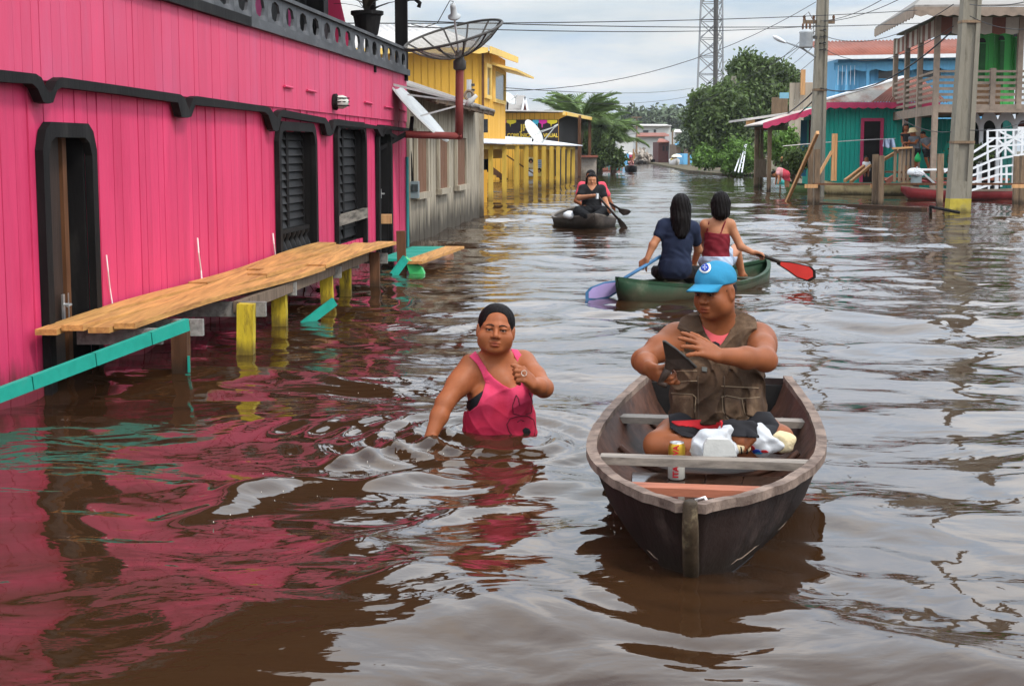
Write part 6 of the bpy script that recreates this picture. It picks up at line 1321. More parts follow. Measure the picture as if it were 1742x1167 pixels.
for k, t in enumerate((.17, .34, .60, .86)):
    A = []; i = int(t*(NS-1))
    for j in range(1, MR-1): p = inner[i*MR+j]; A.append(p+(V((ba+bd*BL*t).xy.to_3d())+V((0, 0, .3))-p).normalized()*.012)
    g = G(); g.tube(A, .014, 6); g.build('rib', m_in, cn, True)
for j in (2, 4, 8, 10):                        # plank seams along the hull
    P_ = []
    for i in range(3, NS-1):
        a_, b_ = outer[i*MR+j], outer[i*MR+j+1 if j > 6 else i*MR+j-1]; c0 = outer[i*MR+j]; n_ = (c0-(ba+bd*(BL*i/(NS-1))+V((0, 0, .12)))).normalized(); P_.append(c0+n_*.0012+V((0, 0, .002*math.sin(i*.6))))
    g = G(); g.tube(P_, .0028, 5); g.build('seam', mat('seam_pitch', (.008, .006, .006), .5, .2, bump=0), cn, True)
m_scr = mat('bare_scrape', (.19, .135, .10), .8, .3, 20, bump=.3); r_ = random.Random(5)
for k in range(16):
    sd_ = r_.choice((0, 1)); j = r_.choice((1, 2, 3)) if sd_ == 0 else r_.choice((9, 10, 11)); i0 = r_.randint(6, 40); P_ = []
    for i in range(i0, i0+r_.randint(3, 7)):
        c0 = outer[i*MR+j].lerp(outer[i*MR+j+1], r_.uniform(.35, .45)+.02*(i-i0)); n_ = (c0-(ba+bd*(BL*i/(NS-1))+V((0, 0, .12)))).normalized(); P_.append(c0+n_*.0005)
    g = G(); g.tube(P_, [.0008]+[.0022]*(len(P_)-2)+[.0008], 4); g.build('scrape', m_scr, cn, True)
rp = thing('rope', ba+bd*.30+V((0, 0, .15)), 'pale coiled rope scrap and wood chips in the canoe bow', 'rope'); g = G()
pts = [ba+bd*(.26+.02*i)+bs*(.10*math.sin(i*.9))+V((0, 0, .155+.018*math.sin(i*1.7))) for i in range(14)]; g.tube(pts, .005, 6); g.build('cord', m_string, rp, True)
g = G(); g.tube([ba+bd*.42+bs*.02+V((0, 0, .10)), ba+bd*.40+bs*.0+V((0, 0, .2)), ba+bd*.385+bs*.03+V((0, 0, .212)), ba+bd*.37+bs*.045+V((0, 0, .19))], .005, 6); g.build('cord', m_string, rp, True)
g = G(); g.bar(ba+bd*.20+bs*-.06+V((0, 0, .165)), ba+bd*.36+bs*-.10+V((0, 0, .16)), .05, .012); g.build('chip', m_thw, rp)

# ================================================================ MAN IN THE CANOE
YM = 6.25
mn = Person('man in blue cap and brown vest sitting cross-legged in the canoe', at(1215, 735, YM), .0045, (.36, 5.62, .03), (1.26, 6.62, .95))
hc = P(1217, 497, 6.22); fw = (-.68, -.72, -.08); hs = .945
mn.head(hc, fw, (-.06, 0, 1), hs, 1.02, P(1222, 566, 6.32), .064)
shR, shL = P(1148, 575, 6.28), P(1292, 575, 6.28)
sx = basis((-.05, -1, 0)); LB = lambda x, y, Y: P(x, y, Y)
mn.put('T', [ell(P(1220, 600, 6.34), (.175, .115, .155), sx, .04), ell(P(1220, 650, 6.30), (.172, .130, .15), sx, .05), ell(P(1220, 700, 6.28), (.172, .140, .115), sx, .05),
             cap(P(1220, 560, 6.33), shR+np.array([.02, .02, .0]), .062, .060, .05), cap(P(1220, 560, 6.33), shL+np.array([-.02, .02, .0]), .062, .060, .05), ell(P(1222, 725, 6.32), (.175, .145, .09), sx, .05)])
elR, wrR = P(1095, 612, 6.14), P(1104, 626, 5.99); elL, wrL = P(1300, 611, 6.06), P(1222, 605, 5.93)
mn.put('A', [cap(shR, shR*.5+elR*.5, .060, .053, .02), cap(shR*.5+elR*.5, elR, .053, .041, .02), cap(elR, elR*.5+wrR*.5, .043, .041, .02), ell(shR+np.array([-.012, -.012, -.035]), (.058, .056, .072), None, .03), ell(elR+np.array([-.008, .006, -.008]), (.040, .038, .040), None, .02), cap(elR*.5+wrR*.5, wrR, .044, .032, .02)])
mn.put('A', [cap(shL, shL*.5+elL*.5, .061, .054, .02), cap(shL*.5+elL*.5, elL, .054, .044, .02), cap(elL, elL*.6+wrL*.4, .045, .043, .02), ell(shL+np.array([.012, -.012, -.035]), (.060, .058, .074), None, .03), ell(elL+np.array([.012, .004, -.010]), (.041, .040, .040), None, .02), cap(elL*.6+wrL*.4, wrL, .043, .029, .02)])
hdR = V(P(1127, 640, 5.90)-wrR); mn.put('A', hand_prims(wrR, hdR, (.55, .55, .35), 1.05, ((.75, 1.1, .7), (.85, 1.15, .7), (.9, 1.15, .7), (.95, 1.1, .7)), -1, .04, (.35, .45), 1.15))
mn.put('A', hand_prims(wrL, P(1175, 584, 5.88)-wrL, (-.45, .62, -.65), 1.06, ((.05, .12, .12), (.12, .14, .15), (.2, .2, .2), (.32, .25, .2)), -1, .18, (.95, .15), 1.1))
hpR, hpL = P(1190, 722, 6.30), P(1252, 722, 6.30); knR, knL = P(1120, 757, 6.02), P(1325, 747, 6.08); anR, anL = P(1212, 768, 5.90), P(1254, 752, 5.93)
mn.put('L', [cap(hpR, knR*.6+hpR*.4, .088, .075, .03), cap(knR*.6+hpR*.4, knR, .075, .058, .03), cap(knR, knR*.55+anR*.45, .056, .050, .02), cap(knR*.55+anR*.45, anR, .050, .036, .02),
             cap(hpL, knL*.6+hpL*.4, .088, .075, .03), cap(knL*.6+hpL*.4, knL, .075, .058, .03), cap(knL, knL*.5+anL*.5, .056, .048, .02), cap(knL*.5+anL*.5, anL, .048, .038, .02)])
# the left foot rests sole-up over the other shin, toes to the right
ft = P(1246, 738, 5.87); tt = P(1264, 750, 5.81); dv_ = V(tt-ft).normalized()
mn.put('L', [cap(anL, ft, .040, .042, .02), cap(ft, tt, .042, .037, .02), ell(P(1262, 750, 5.84), (.05, .03, .034), np.array([dv_, V((0, 1, 0)), dv_.cross(V((0, 1, 0)))]).T, .02)])
for i in range(5):
    o_ = V((.010, 0, .026))*1.0-V((.006*i-.004, 0, .0125*i)); mn.put('L', [cap(V(tt)+o_+V((0, -.006, 0)), V(tt)+o_+dv_*(.042-.004*i)+V((0, -.012, 0)), .0125-.0011*i, .0118-.001*i, .004)])
mn.put('L', [cap(anR, P(1180, 778, 5.86), .034, .03, .02), cap(P(1180, 778, 5.86), P(1166, 782, 5.84), .03, .018, .02)])
mn.finish(m_skin2); mn.eyes((-.002, -.004)); mn.brows()
m_vest = mat('brown_canvas_vest', (.066, .038, .023), .88, .35, 7, bump=.5, bscale=40, dirt=(.165, .105, .064), damt=.55, dscale=6)
m_shirtm = mat('coral_shirt', (.62, .10, .11), .8, .08, 8, bump=.2)
VT = smin(mn.T, mn.L+.03, .05)
vestL = [(1158, 541), (1172, 534), (1187, 529), (1193, 548), (1200, 566), (1212, 584), (1225, 592), (1225, 640), (1224, 722), (1190, 724), (1140, 722), (1134, 690), (1143, 640), (1150, 600), (1148, 570)]
vestR = [(1286, 541), (1268, 532), (1249, 524), (1245, 548), (1240, 566), (1230, 582), (1221, 592), (1221, 640), (1220, 724), (1262, 727), (1304, 716), (1306, 690), (1303, 640), (1292, 600), (1290, 570)]
mn.cloth('shirt', mn.T, m_shirtm, .008, [(1168, 545), (1196, 548), (1203, 562), (1216, 570), (1231, 569), (1243, 560), (1250, 545), (1275, 545), (1275, 700), (1168, 700)], wr=.001)
va = mn.cloth('vest_panel', mn.T, m_vest, .024, vestL, wr=.015, ws=.75); vb = mn.cloth('vest_panel', mn.T, m_vest, .024, vestR, wr=.015, ws=.75)
m_seam = mat('vest_seam', (.24, .17, .11), .8, .2, 10, bump=.2); m_seamd = mat('vest_zip', (.07, .045, .03), .7, .2, 10, bump=.2)
for (v, f), st_ in ((va[1:], [[(1150, 650), (1186, 648)], [(1142, 669), (1178, 671), (1184, 676)], [(1184, 676), (1182, 700), (1176, 714)], [(1147, 632), (1186, 631)], [(1187, 640), (1188, 718)]]), (vb[1:], [[(1227, 657), (1290, 660)], [(1227, 676), (1236, 673), (1262, 678), (1292, 676)], [(1262, 678), (1266, 700), (1272, 710)], [(1229, 676), (1230, 700), (1240, 714)], [(1232, 640), (1233, 718)]])):
    surf_stroke(v, f, 'seam', mn.o, m_seam, st_[:4], .0022); surf_stroke(v, f, 'zip', mn.o, m_seamd, st_[4:], .003)
for (v, f), pl in ((va[1:], [(1146, 672), (1178, 673), (1181, 712), (1160, 716), (1142, 710)]), (vb[1:], [(1232, 676), (1258, 680), (1262, 708), (1250, 714), (1234, 706)]), (vb[1:], [(1268, 679), (1292, 678), (1296, 706), (1286, 711), (1270, 706)])):
    surf_patch(v, f, 'pocket', mn.o, m_vest, pl, lift=.012, th=.014)
surf_patch(va[1], va[2], 'patch', mn.o, mat('grey_patch', (.10, .10, .09), .7, .1, bump=.1), [(1194, 624), (1203, 625), (1203, 633), (1194, 632)])
m_short = mat('black_shorts', (.016, .015, .017), .75, .2, 10, bump=.2); m_redc = mat('red_cloth', (.42, .02, .025), .8, .15, 10, bump=.2)
mn.cloth('shorts', mn.L, m_short, .010, [(1136, 700), (1310, 700), (1326, 722), (1316, 745), (1290, 745), (1240, 742), (1205, 748), (1160, 742), (1140, 728)], wr=.002)
mn.cloth('undershorts', smin(mn.T, mn.L, .05), m_redc, .014, [(1140, 716), (1232, 712), (1226, 733), (1200, 735), (1180, 727), (1150, 724)], wr=.002)
# shirt badge
m_wprint = mat('white_print', (.75, .75, .74), .7, .05, bump=0)
sv = mn.cloth('shirt_front', mn.T, m_shirtm, .0085, [(1196, 560), (1243, 560), (1240, 600), (1200, 600)], wr=0)
surf_patch(sv[1], sv[2], 'badge', mn.o, m_bra, [(1203, 586), (1209, 582), (1217, 581), (1224, 585), (1226, 596), (1204, 596)], lift=.006)
for x0 in (1207, 1213): surf_patch(sv[1], sv[2], 'badge_letter', mn.o, m_wprint, [(x0, 587), (x0+3 if x0 < 1210 else x0+6.5, 587.5), (x0+3 if x0 < 1210 else x0+6.5, 592.5), (x0, 592)], lift=.011)
# cap
m_cap = mat('blue_cap_cloth', (.030, .205, .345), .8, .10, 12, bump=.2, bscale=90)
H_ = mn.hp; M_ = mn.hM
capc = mn.solid('cap', [ell(H_((0, -.010, .055)), np.array((.0850, .101, .080))*hs, M_, .01)], m_cap, lambda P_: (.036+(-.08)*0-((P_-mn.hc) @ M_/hs)[:, 2]-.0*P_[:, 0])*hs, wr=.0022)
vs = []; NU, NV = 21, 9
for v_ in range(NV):
    for u_ in range(NU):
        u, v = u_/(NU-1)*2-1, v_/(NV-1); x = .074*u*(1-.10*v); y0 = .104*math.sqrt(max(0, 1-(x/.0865)**2))-.012; y1 = .105+.078*math.sqrt(max(0, 1-abs(u)**2.4))-.03*abs(u)
        y = y0+(max(y1, y0+.002)-y0)*v; vs.append(V(H_((x, y, .046-.016*v-.018*u*u*(.4+.6*v)))))
g = G(); g.add(vs, [(a*NU+b, a*NU+b+1, (a+1)*NU+b+1, (a+1)*NU+b) for a in range(NV-1) for b in range(NU-1)]); o = g.build('cap_brim', m_cap, mn.o, True); md = o.modifiers.new('t', 'SOLIDIFY'); md.thickness = .005; md.offset = 0
mn.solid('hair', [ell(H_((0, -.016, .010)), np.array((.0785, .094, .075))*hs, M_, .01)], m_hair, lambda P_: (lambda q: np.maximum(np.maximum(q[:, 1]-.020, q[:, 2]-.05), -.030-q[:, 2]))((P_-mn.hc) @ M_/hs)*hs)
ctr = (1199.0, 455.0); m_navy = mat('badge_blue', (.02, .05, .30), .7, .05, bump=0)
cv, cf = capc[1], capc[2]
circ = lambda r, n=18: [(ctr[0]+r*1.0*math.cos(2*math.pi*i/n), ctr[1]+r*.95*math.sin(2*math.pi*i/n)) for i in range(n)]
surf_patch(cv, cf, 'badge_ring', mn.o, m_wprint, circ(10.5), lift=.004); surf_patch(cv, cf, 'badge_disc', mn.o, m_navy, circ(7.0), lift=.008)
for dx, dy in ((0, -3.2), (-2.8, 0), (2.8, 0), (0, 3.4), (0, .2)): surf_patch(cv, cf, 'badge_star', mn.o, m_wprint, [(ctr[0]+dx+(1.1 if i % 2 else .5)*math.cos(i*math.pi/5), ctr[1]+dy+(1.1 if i % 2 else .5)*math.sin(i*math.pi/5)) for i in range(10)], lift=.011, th=.002)
# dark wooden paddle in his hands
m_pad = mat('dark_paddle_wood', (.020, .013, .010), .45, .45, 6, bump=.2, dirt=(.055, .034, .025), damt=.4)
pd_ = thing('paddle', at(1150, 610, 5.87), 'dark wooden paddle with triangular blade in the hands of the capped man', 'paddle')
bl_ = [at(1127.5, 581, 5.84), at(1131, 580.5, 5.84), at(1150, 594, 5.86), at(1170, 610, 5.87), at(1184.5, 625, 5.88), at(1181, 628, 5.88), at(1160, 628, 5.87), at(1146, 628, 5.87), at(1137, 633, 5.87), at(1131, 628, 5.87), at(1133, 612, 5.86)]
g = G(); g.prism(bl_, (0, .022, .0)); fixn(g.build('blade', m_pad, pd_))
g = G(); g.tube([at(1137, 628, 5.88), at(1128, 642, 5.89), at(1123, 652, 5.90), at(1133, 656, 5.88)], [.018, .014, .014, .011], 8); g.build('grip', m_pad, pd_, True)
g = G(); g.tube(bl_[:5], .005, 6); g.build('blade_edge', m_rib, pd_, True)
# things in front of him
m_gold = mat('gold_can', (.45, .27, .03), .3, .1, metal=.7, bump=0); m_wcan = mat('white_can', (.65, .63, .58), .35, .05, bump=0)
cn2 = thing('beer_can', at(1151, 785, 5.80), 'gold and white drink can with red letters on the canoe floor', 'can')
p = at(1151, 786, 5.80); p.z = .085+.002; 
g = G(); g.lathe(p, [(0, 0), (.026, 0), (.033, .006), (.033, .078)], 20); g.build('lower_body', m_wcan, cn2, True); g = G(); g.lathe(p, [(.0331, .076), (.0331, .128), (.027, .142)], 20); g.build('upper_body', m_gold, cn2, True)
g = G(); g.lathe(p, [(.027, .141), (.0275, .146), (.025, .146), (.024, .141), (0, .141)], 20); g.build('lid', m_steel, cn2, True)
o = text('lettering', 'ITAIPAVA', mat('red_letter', (.45, .02, .03), .5, .05, bump=0), p+V((-.006, -.0338, .075)), .030, (R(90), R(-90), 0), cn2, ext=.0012, bold=.001)
m_film = mat('white_plastic_film', (.70, .71, .73), .35, .08, 12, bump=.5, bscale=26, translucent=.35); m_foam = mat('white_foam', (.62, .61, .58), .7, .08, 20, bump=.3)
def crumple(name, parts, m, par, h=.006, amp=.006, s=1.1):
    lo = np.min([np.array(p['c'])-max(p['r']) if p['t'] == 'ell' else np.minimum(p['a'], p['b'])-p['ra'] for p in parts], 0)-.03; hi = np.max([np.array(p['c'])+max(p['r']) if p['t'] == 'ell' else np.maximum(p['a'], p['b'])+p['ra'] for p in parts], 0)+.03
    F = Field(lo, hi, h); A = F.put(F.new(), parts); X, Y, Z = np.meshgrid(*F.ax, indexing='ij'); A = A-wrinkle(X, Y, Z, amp, s)-wrinkle(Z, X, Y, amp*.5, s*1.9); v, f = F.mesh(A); return npmesh(name, v, f, m, par, True), v, f
bg1 = thing('plastic_bag', at(1216, 780, 5.75), 'white carrier bag holding a pale box before the crossed legs', 'bag')
crumple('film', [ell(P(1210, 755, 5.80), (.072, .045, .070), None, .03), cap(P(1222, 745, 5.80), P(1248, 720, 5.83), .035, .014, .03), ell(P(1196, 768, 5.80), (.040, .04, .045), None, .03), ell(P(1225, 765, 5.79), (.07, .04, .05), None, .03)], m_film, bg1, amp=.009, s=.7)
g = G(); g.prism([at(1196, 777, 5.735), at(1254, 776, 5.735), at(1249, 757, 5.735), at(1240, 748, 5.735), at(1204, 747, 5.735), at(1198, 756, 5.735)], (0, .07, .0)); fixn(g.build('box', mat('grey_white_carton', (.50, .49, .46), .6, .12, 14, bump=.2), bg1))
bg2 = thing('plastic_bag', at(1300, 772, 5.80), 'white carrier bag with red and blue print beside the cream block', 'bag')
fb2 = crumple('film', [ell(P(1292, 750, 5.84), (.040, .035, .055), None, .03), ell(P(1306, 760, 5.83), (.060, .04, .032), None, .03), cap(P(1290, 745, 5.84), P(1297, 732, 5.85), .03, .022, .03)], m_film, bg2, amp=.010, s=.7)
m_pc = mat('print_cyan', (.03, .30, .60), .6, .05, bump=0)
for (x, y, w, hh, m) in ((1279, 762, 5, 4, m_redc), (1286, 768, 9, 3.5, m_navy), (1300, 768, 7, 2.5, m_redc), (1291, 770, 6, 2.5, m_pc)): surf_patch(fb2[1], fb2[2], 'print', bg2, m, [(x+w*math.cos(a)*(1+.25*math.sin(3*a)), y+hh*math.sin(a)) for a in np.linspace(0, 6.28, 12, endpoint=False)], lift=.003, th=.002)
bk_ = thing('foam_block', at(1335, 765, 5.85), 'chipped cream foam block resting by the right knee', 'block')
crumple('block', [ell(P(1335, 752, 5.85), (.036, .038, .036), None, .01), cap(P(1326, 744, 5.84), P(1344, 748, 5.84), .026, .024, .01), cap(P(1327, 760, 5.84), P(1342, 762, 5.84), .022, .02, .01)], mat('cream_foam', (.58, .47, .28), .85, .15, 16, bump=.5, dirt=(.68, .62, .5), damt=.4), bk_, .005, .003)
bt = thing('small_jar', at(1262, 772, 5.79), 'small cream jar with black bands between the two bags', 'jar'); g = G(); c = at(1251, 764, 5.79); g.lathe(c, [(0, 0), (.018, 0), (.019, .02), (.019, .05), (.012, .058), (0, .058)], 14, Matrix.Rotation(R(80), 3, 'Y')); g.build('body', mat('cream_plastic', (.6, .47, .28), .5, .05, bump=0), bt, True)
for k in (.018, .040): g = G(); g.lathe(c+V((k, 0, .0)), [(.0195, 0), (.0205, .0), (.0205, .005), (.0195, .005)], 14, Matrix.Rotation(R(80), 3, 'Y')); g.build('band', m_blk, bt, True)
# ================================================================ OTHER BOATS AND PEOPLE
m_navyc = mat('navy_jersey', (.016, .022, .045), .85, .2, 8, bump=.25); m_maroonc = mat('maroon_knit', (.16, .014, .022), .8, .15, 10, bump=.25); m_denim = mat('pale_denim', (.36, .42, .52), .85, .3, 10, bump=.3)
m_blackc = mat('black_jersey', (.012, .012, .013), .8, .2, 8, bump=.2); m_coralc = mat('coral_red_cloth', (.62, .07, .10), .8, .15, 8, bump=.2); m_greyc = mat('grey_cotton', (.10, .105, .115), .85, .2, 8, bump=.2)
m_palepink = mat('pale_pink_cotton', (.62, .30, .30), .8, .2, 8, bump=.2)
def fig(label, Y, h, J, cloths=(), skin=None, hair=None, face=(0, -1, 0), group=None, s=1.0, fat=1.0, simple=True, hands=None, lo=None, up=(0, 0, 1)):
    D = {k: np.array(at(v[0], v[1], Y+(v[2] if len(v) > 2 else 0))) for k, v in J.items()}
    A_ = np.array(list(D.values())); pm = .24*s; o = Person(label, tuple(D.get('base', D['pel'])), h, A_.min(0)-pm, A_.max(0)+pm, group)
    o.head(D['head'], face, up, s, 1.05, D['neck'], .052*fat if fat < 1.2 else .058, simple=simple)
    c = D['ch']; pl = D['pel']; sh = D['sr']-D['sl']; sx = basis(np.cross([0, 0, 1], sh) if abs(sh[0])+abs(sh[1]) > .05 else face)
    W = np.linalg.norm(sh)/2
    o.put('T', [ell(c, (max(W*.92, .115*s), .105*s*fat, .16*s), sx, .04), ell((c+pl)/2, (max(W*.80, .115*s)*fat**.6, .105*s*fat, .15*s), sx, .06), ell(pl, (max(W*.88, .14*s)*fat**.6, .125*s*fat, .125*s), sx, .06),
                cap(D['neck']-np.array([0, 0, .03]), D['sl'], .055*s*fat, .050*s*fat, .05), cap(D['neck']-np.array([0, 0, .03]), D['sr'], .055*s*fat, .050*s*fat, .05)])
    for q in 'lr':
        if 'e'+q in D:
            a, e, w = D['s'+q], D['e'+q], D['w'+q]; o.put('A', [cap(a, e, .050*s*fat, .038*s*fat, .02), cap(e, w, .039*s*fat, .026*s*fat, .02)])
            d = w-e; 
            if hands and q in hands: hd = hands[q]; o.put('A', hand_prims(w, hd[0], hd[1], s, (.7, .9, .7), hd[2], .05, (.6, .5), 1.1))
            else: d = d/np.linalg.norm(d); o.put('A', [cap(w, w+d*.07*s, .028*s, .03*s, .02), cap(w+d*.07*s, w+d*.12*s, .028*s, .018*s, .02)])
        if 'k'+q in D:
            k_, an = D['k'+q], D['a'+q]; o.put('L', [cap(D['h'+q] if 'h'+q in D else pl, k_, .082*s*fat, .055*s*fat, .03), cap(k_, an, .055*s*fat, .034*s*fat, .02)])
            if 'f'+q in D: o.put('L', [cap(an, D['f'+q], .036*s, .026*s, .02)])
    o.finish(skin or m_skin2); 
    for nm, part, m, off, poly, extra in cloths:
        A = {'T': o.T, 'L': o.L, 'TL': smin(o.T, o.L, .05), 'TA': smin(o.T, o.A, .03), 'A': o.A}[part]
        sl = []
        for q, t in (extra or {}).items(): a, e = D['s'+q], D['e'+q]; sl.append(cap(a+(e-a)*-.05, a+(e-a)*t, .064*s*fat, .060*s*fat, .03))
        o.cloth(nm, A, m, off*s, poly, wr=.004*s if h < .012 else .0, extra=sl)
    if hair:
        H_ = o.hp; pr = [ell(H_((0, -.016, .040)), np.array((.085, .102, .090))*s, o.hM, .01)]; back = hair.get('back')
        cutf = lambda P_: (lambda q: np.maximum(q[:, 1]-.030-.35*np.maximum(q[:, 2]-.02, 0), 0*q[:, 2]-1))((P_-o.hc) @ o.hM/s)*s
        fring = lambda P_: (lambda q: np.minimum(np.maximum(q[:, 1]-.02, -.3), np.maximum(np.maximum(.058-q[:, 2], q[:, 1]-.09), np.abs(q[:, 0])-.08)))((P_-o.hc) @ o.hM/s)*s
        for a, b, r0, r1 in hair.get('locks', ()): pr.append(cap(H_(a), H_(b), r0*s, r1*s, .03))
        o.solid('hair', pr, m_hair, fring if not hair.get('nocut') else None, wr=.0, strands=.0035 if h < .012 else 0)
    return o, D
# ---- green canoe and the two women paddling away
m_gboat = mat('green_boat_paint', (.020, .052, .026), .6, .35, 4, bump=.35, dirt=(.12, .115, .075), damt=.4, dscale=4, wl=((.06, .05, .03), .12, .8)); m_gin = mat('raw_boat_inside', (.48, .24, .15), .7, .2, 6, bump=.2)
gb = thing('canoe', wat(1190, 500), 'green painted canoe carrying two women paddling away', 'canoe')
ga, gbn = at(1050, 470, 13.6), at(1306, 437, 16.0); rows = hull((ga.x, ga.y, 0), (gbn.x, gbn.y, 0), .80, .085, m_gboat, gb, sheer=.13, n=22, full=.95, thw=(.78, .55, .32), mrim=m_gboat)
d = (V((gbn.x, gbn.y, 0))-V((ga.x, ga.y, 0))).normalized(); s_ = V((d.y, -d.x, 0))
for k in range(3): g = G(); e = (k-1)*.15; A = [V((ga.x, ga.y, .03))+d*t+s_*(e-.065)*(1-.2*abs(t-1.4)) for t in (.8, 1.4, 2.0, 2.5)]; B = [V((ga.x, ga.y, .03))+d*t+s_*(e+.065)*(1-.2*abs(t-1.4)) for t in (.8, 1.4, 2.0, 2.5)]; g.strip(A, B, (0, 0, -.015)); fixn(g.build('floor_board', m_gin, gb))
YN = 14.35
hN = (V((-.5, .3, -.5)), V((.3, .6, -.2)), 1)
n_, _ = fig('woman in navy shirt with long black hair paddling with her back turned', YN, .0085, dict(head=(1158, 352), neck=(1157, 378), ch=(1153, 405), pel=(1148, 455), sl=(1130, 386), sr=(1178, 390), el=(1111, 417, -.05), wl=(1101, 441, -.08), er=(1188, 425, .15), wr=(1180, 450, .4), kl=(1120, 462, .45), al=(1128, 474, .85), kr=(1180, 462, .45), ar=(1172, 474, .85)),
    [('shirt', 'T', m_navyc, .024, [(1100, 360), (1200, 360), (1200, 463), (1180, 476), (1112, 473), (1110, 440)], {'l': .42, 'r': .55}), ('shorts', 'TL', m_blackc, .014, [(1100, 452), (1200, 452), (1200, 500), (1100, 500)], None)],
    m_skin3, dict(locks=(((0, -.06, .02), (.0, -.085, -.12), .078, .075), ((0, -.085, -.12), (.005, -.105, -.25), .075, .060), ((-.05, -.05, -.02), (-.04, -.09, -.20), .05, .045), ((.05, -.05, -.02), (.045, -.09, -.20), .05, .045)), nocut=True), (.10, .99, 0), hands=dict(l=hN), s=.98)
pdl = thing('paddle', at(1100, 449, YN-.1), 'paddle with lilac blade and blue edge beside the green canoe', 'paddle')
m_bluep = mat('blue_paddle_paint', (.06, .16, .30), .5, .2, 6, bump=.1); m_lilac = mat('lilac_paint', (.36, .28, .52), .55, .12, 5, bump=.1); m_redp = mat('red_paddle_paint', (.62, .045, .035), .5, .12, 5, bump=.1)
def paddle_blade(par, pts, Y0_, Y1_, m_e, m_f, inset=.80):
    xs_ = [p[0] for p in pts]; x0, x1 = min(xs_), max(xs_); P = [at(x, y, Y0_+(Y1_-Y0_)*(x-x0)/(x1-x0)) for x, y in pts]
    g = G(); g.prism(P, (0, .022, 0)); fixn(g.build('blade', m_e, par)); c = sum(P, V((0, 0, 0)))/len(P)
    for dy in (-.004, .026): g = G(); g.prism([c.lerp(p, inset)+V((0, dy, 0)) for p in P], (0, .003, 0)); fixn(g.build('blade_face', m_f, par))
g = G(); g.tube([at(1124, 436, YN+.02), at(1098, 452, YN-.10), at(1050, 481, YN-.3)], .017, 8); g.build('shaft', m_bluep, pdl, True)
paddle_blade(pdl, [(1053, 477), (1058, 485), (1052, 497), (1038, 506), (1012, 510.5), (996, 510), (996, 498), (1004, 489), (1028, 480)], YN-.5, YN-.28, m_bluep, m_lilac, .82)
YR_ = 15.05
hR = (V((.9, .15, -.25)), V((.1, -.5, -.8)), -1)
r_, _ = fig('woman in maroon strappy top and denim shorts paddling with her back turned', YR_, .0085, dict(head=(1226, 347), neck=(1225, 373), ch=(1220, 400), pel=(1218, 448), sl=(1200, 382), sr=(1242, 382), el=(1190, 415, .15), wl=(1200, 436, .42), er=(1260, 420, -.02), wr=(1281, 430, -.03), kr=(1252, 424, .42), ar=(1262, 466, .55), fr=(1268, 470, .75), kl=(1200, 445, .5), al=(1205, 466, .9), hr=(1228, 450)),
    [('top', 'T', m_maroonc, .012, [(1190, 398), (1204, 395), (1222, 397.5), (1240, 398), (1250, 402), (1247, 440), (1187, 440)], None), ('shorts', 'TL', m_denim, .016, [(1180, 436), (1255, 437), (1250, 455), (1240, 452), (1247, 500), (1180, 500)], None), ('denim_leg', 'L', m_denim, .016, [(1225, 430), (1241, 418), (1247, 424), (1247, 450), (1240, 475), (1225, 470)], None),
     ('strap', 'T', m_maroonc, .008, [(1201, 396), (1205.5, 376), (1207.5, 376), (1203.5, 397)], None), ('strap', 'T', m_maroonc, .008, [(1224, 399), (1233, 376), (1235.5, 376), (1227, 399)], None)],
    m_skin3, dict(locks=(((0, -.05, .0), (.0, -.065, -.09), .085, .080), ((-.055, -.02, .0), (-.05, -.03, -.095), .045, .04), ((.055, -.02, .0), (.05, -.03, -.095), .045, .04)), nocut=True), (.1, .99, -.02), hands=dict(r=hR), s=.97)
pdr = thing('paddle', at(1288, 432, YR_-.05), 'paddle with red blade and black edge right of the green canoe', 'paddle')
g = G(); g.tube([at(1277, 427, YR_-.02), at(1328, 447, YR_-.10)], .018, 8); g.build('shaft', m_pad, pdr, True)
paddle_blade(pdr, [(1322, 443.5), (1340, 445), (1356, 448), (1380, 453.5), (1387.5, 461), (1388, 473), (1376, 479.6), (1356, 473), (1338, 460), (1322, 450)], YR_-.1, YR_-.2, m_pad, m_redp, .84)
# ---- dark canoe coming up the street with two people
m_dcan = mat('dark_canoe_wood', (.042, .032, .026), .6, .35, 4, bump=.3, dirt=(.10, .085, .07), damt=.4, wl=((.02, .015, .01), .1, .8))
dc = thing('canoe', wat(1010, 389), 'dark canoe with a woman in black and a companion paddling towards us', 'canoe')
da = at(1008, 366, 26.1); hull((da.x+.02, 26.1, 0), (da.x-.15, 29.6, 0), 1.12, .135, m_dcan, dc, sheer=.13, n=18, full=.85, mrim=mat('grey_rim', (.16, .14, .12), .7, .2, bump=.2))
YB_ = 26.75
fig('woman in black with shoulder-length hair paddling the dark canoe', YB_, .011, dict(head=(1007, 307), neck=(1007, 319), ch=(1007, 331), pel=(1006, 356), sl=(993, 322), sr=(1022, 323), el=(985, 337, -.12), wl=(1006, 334, -.35), er=(1029, 340, -.1), wr=(1035, 355, -.28), kl=(984, 360, -.25), al=(1000, 368, -.5), kr=(1028, 361, -.25), ar=(1012, 368, -.5)),
    [('shirt', 'T', m_blackc, .026, [(975, 316), (999, 315), (1003, 321), (1007, 325), (1011, 321), (1015, 315), (1040, 316), (1040, 362), (975, 362)], {'l': .6, 'r': .6}), ('trousers', 'TL', m_blackc, .022, [(970, 350), (1045, 350), (1045, 380), (970, 380)], None)],
    m_skin3, dict(locks=(((-.075, -.02, .02), (-.085, -.01, -.10), .035, .035), ((.075, -.02, .02), (.085, -.01, -.10), .035, .035), ((0, -.06, 0), (0, -.07, -.10), .075, .07))), (0, -1, -.05), s=1.0, fat=1.28)
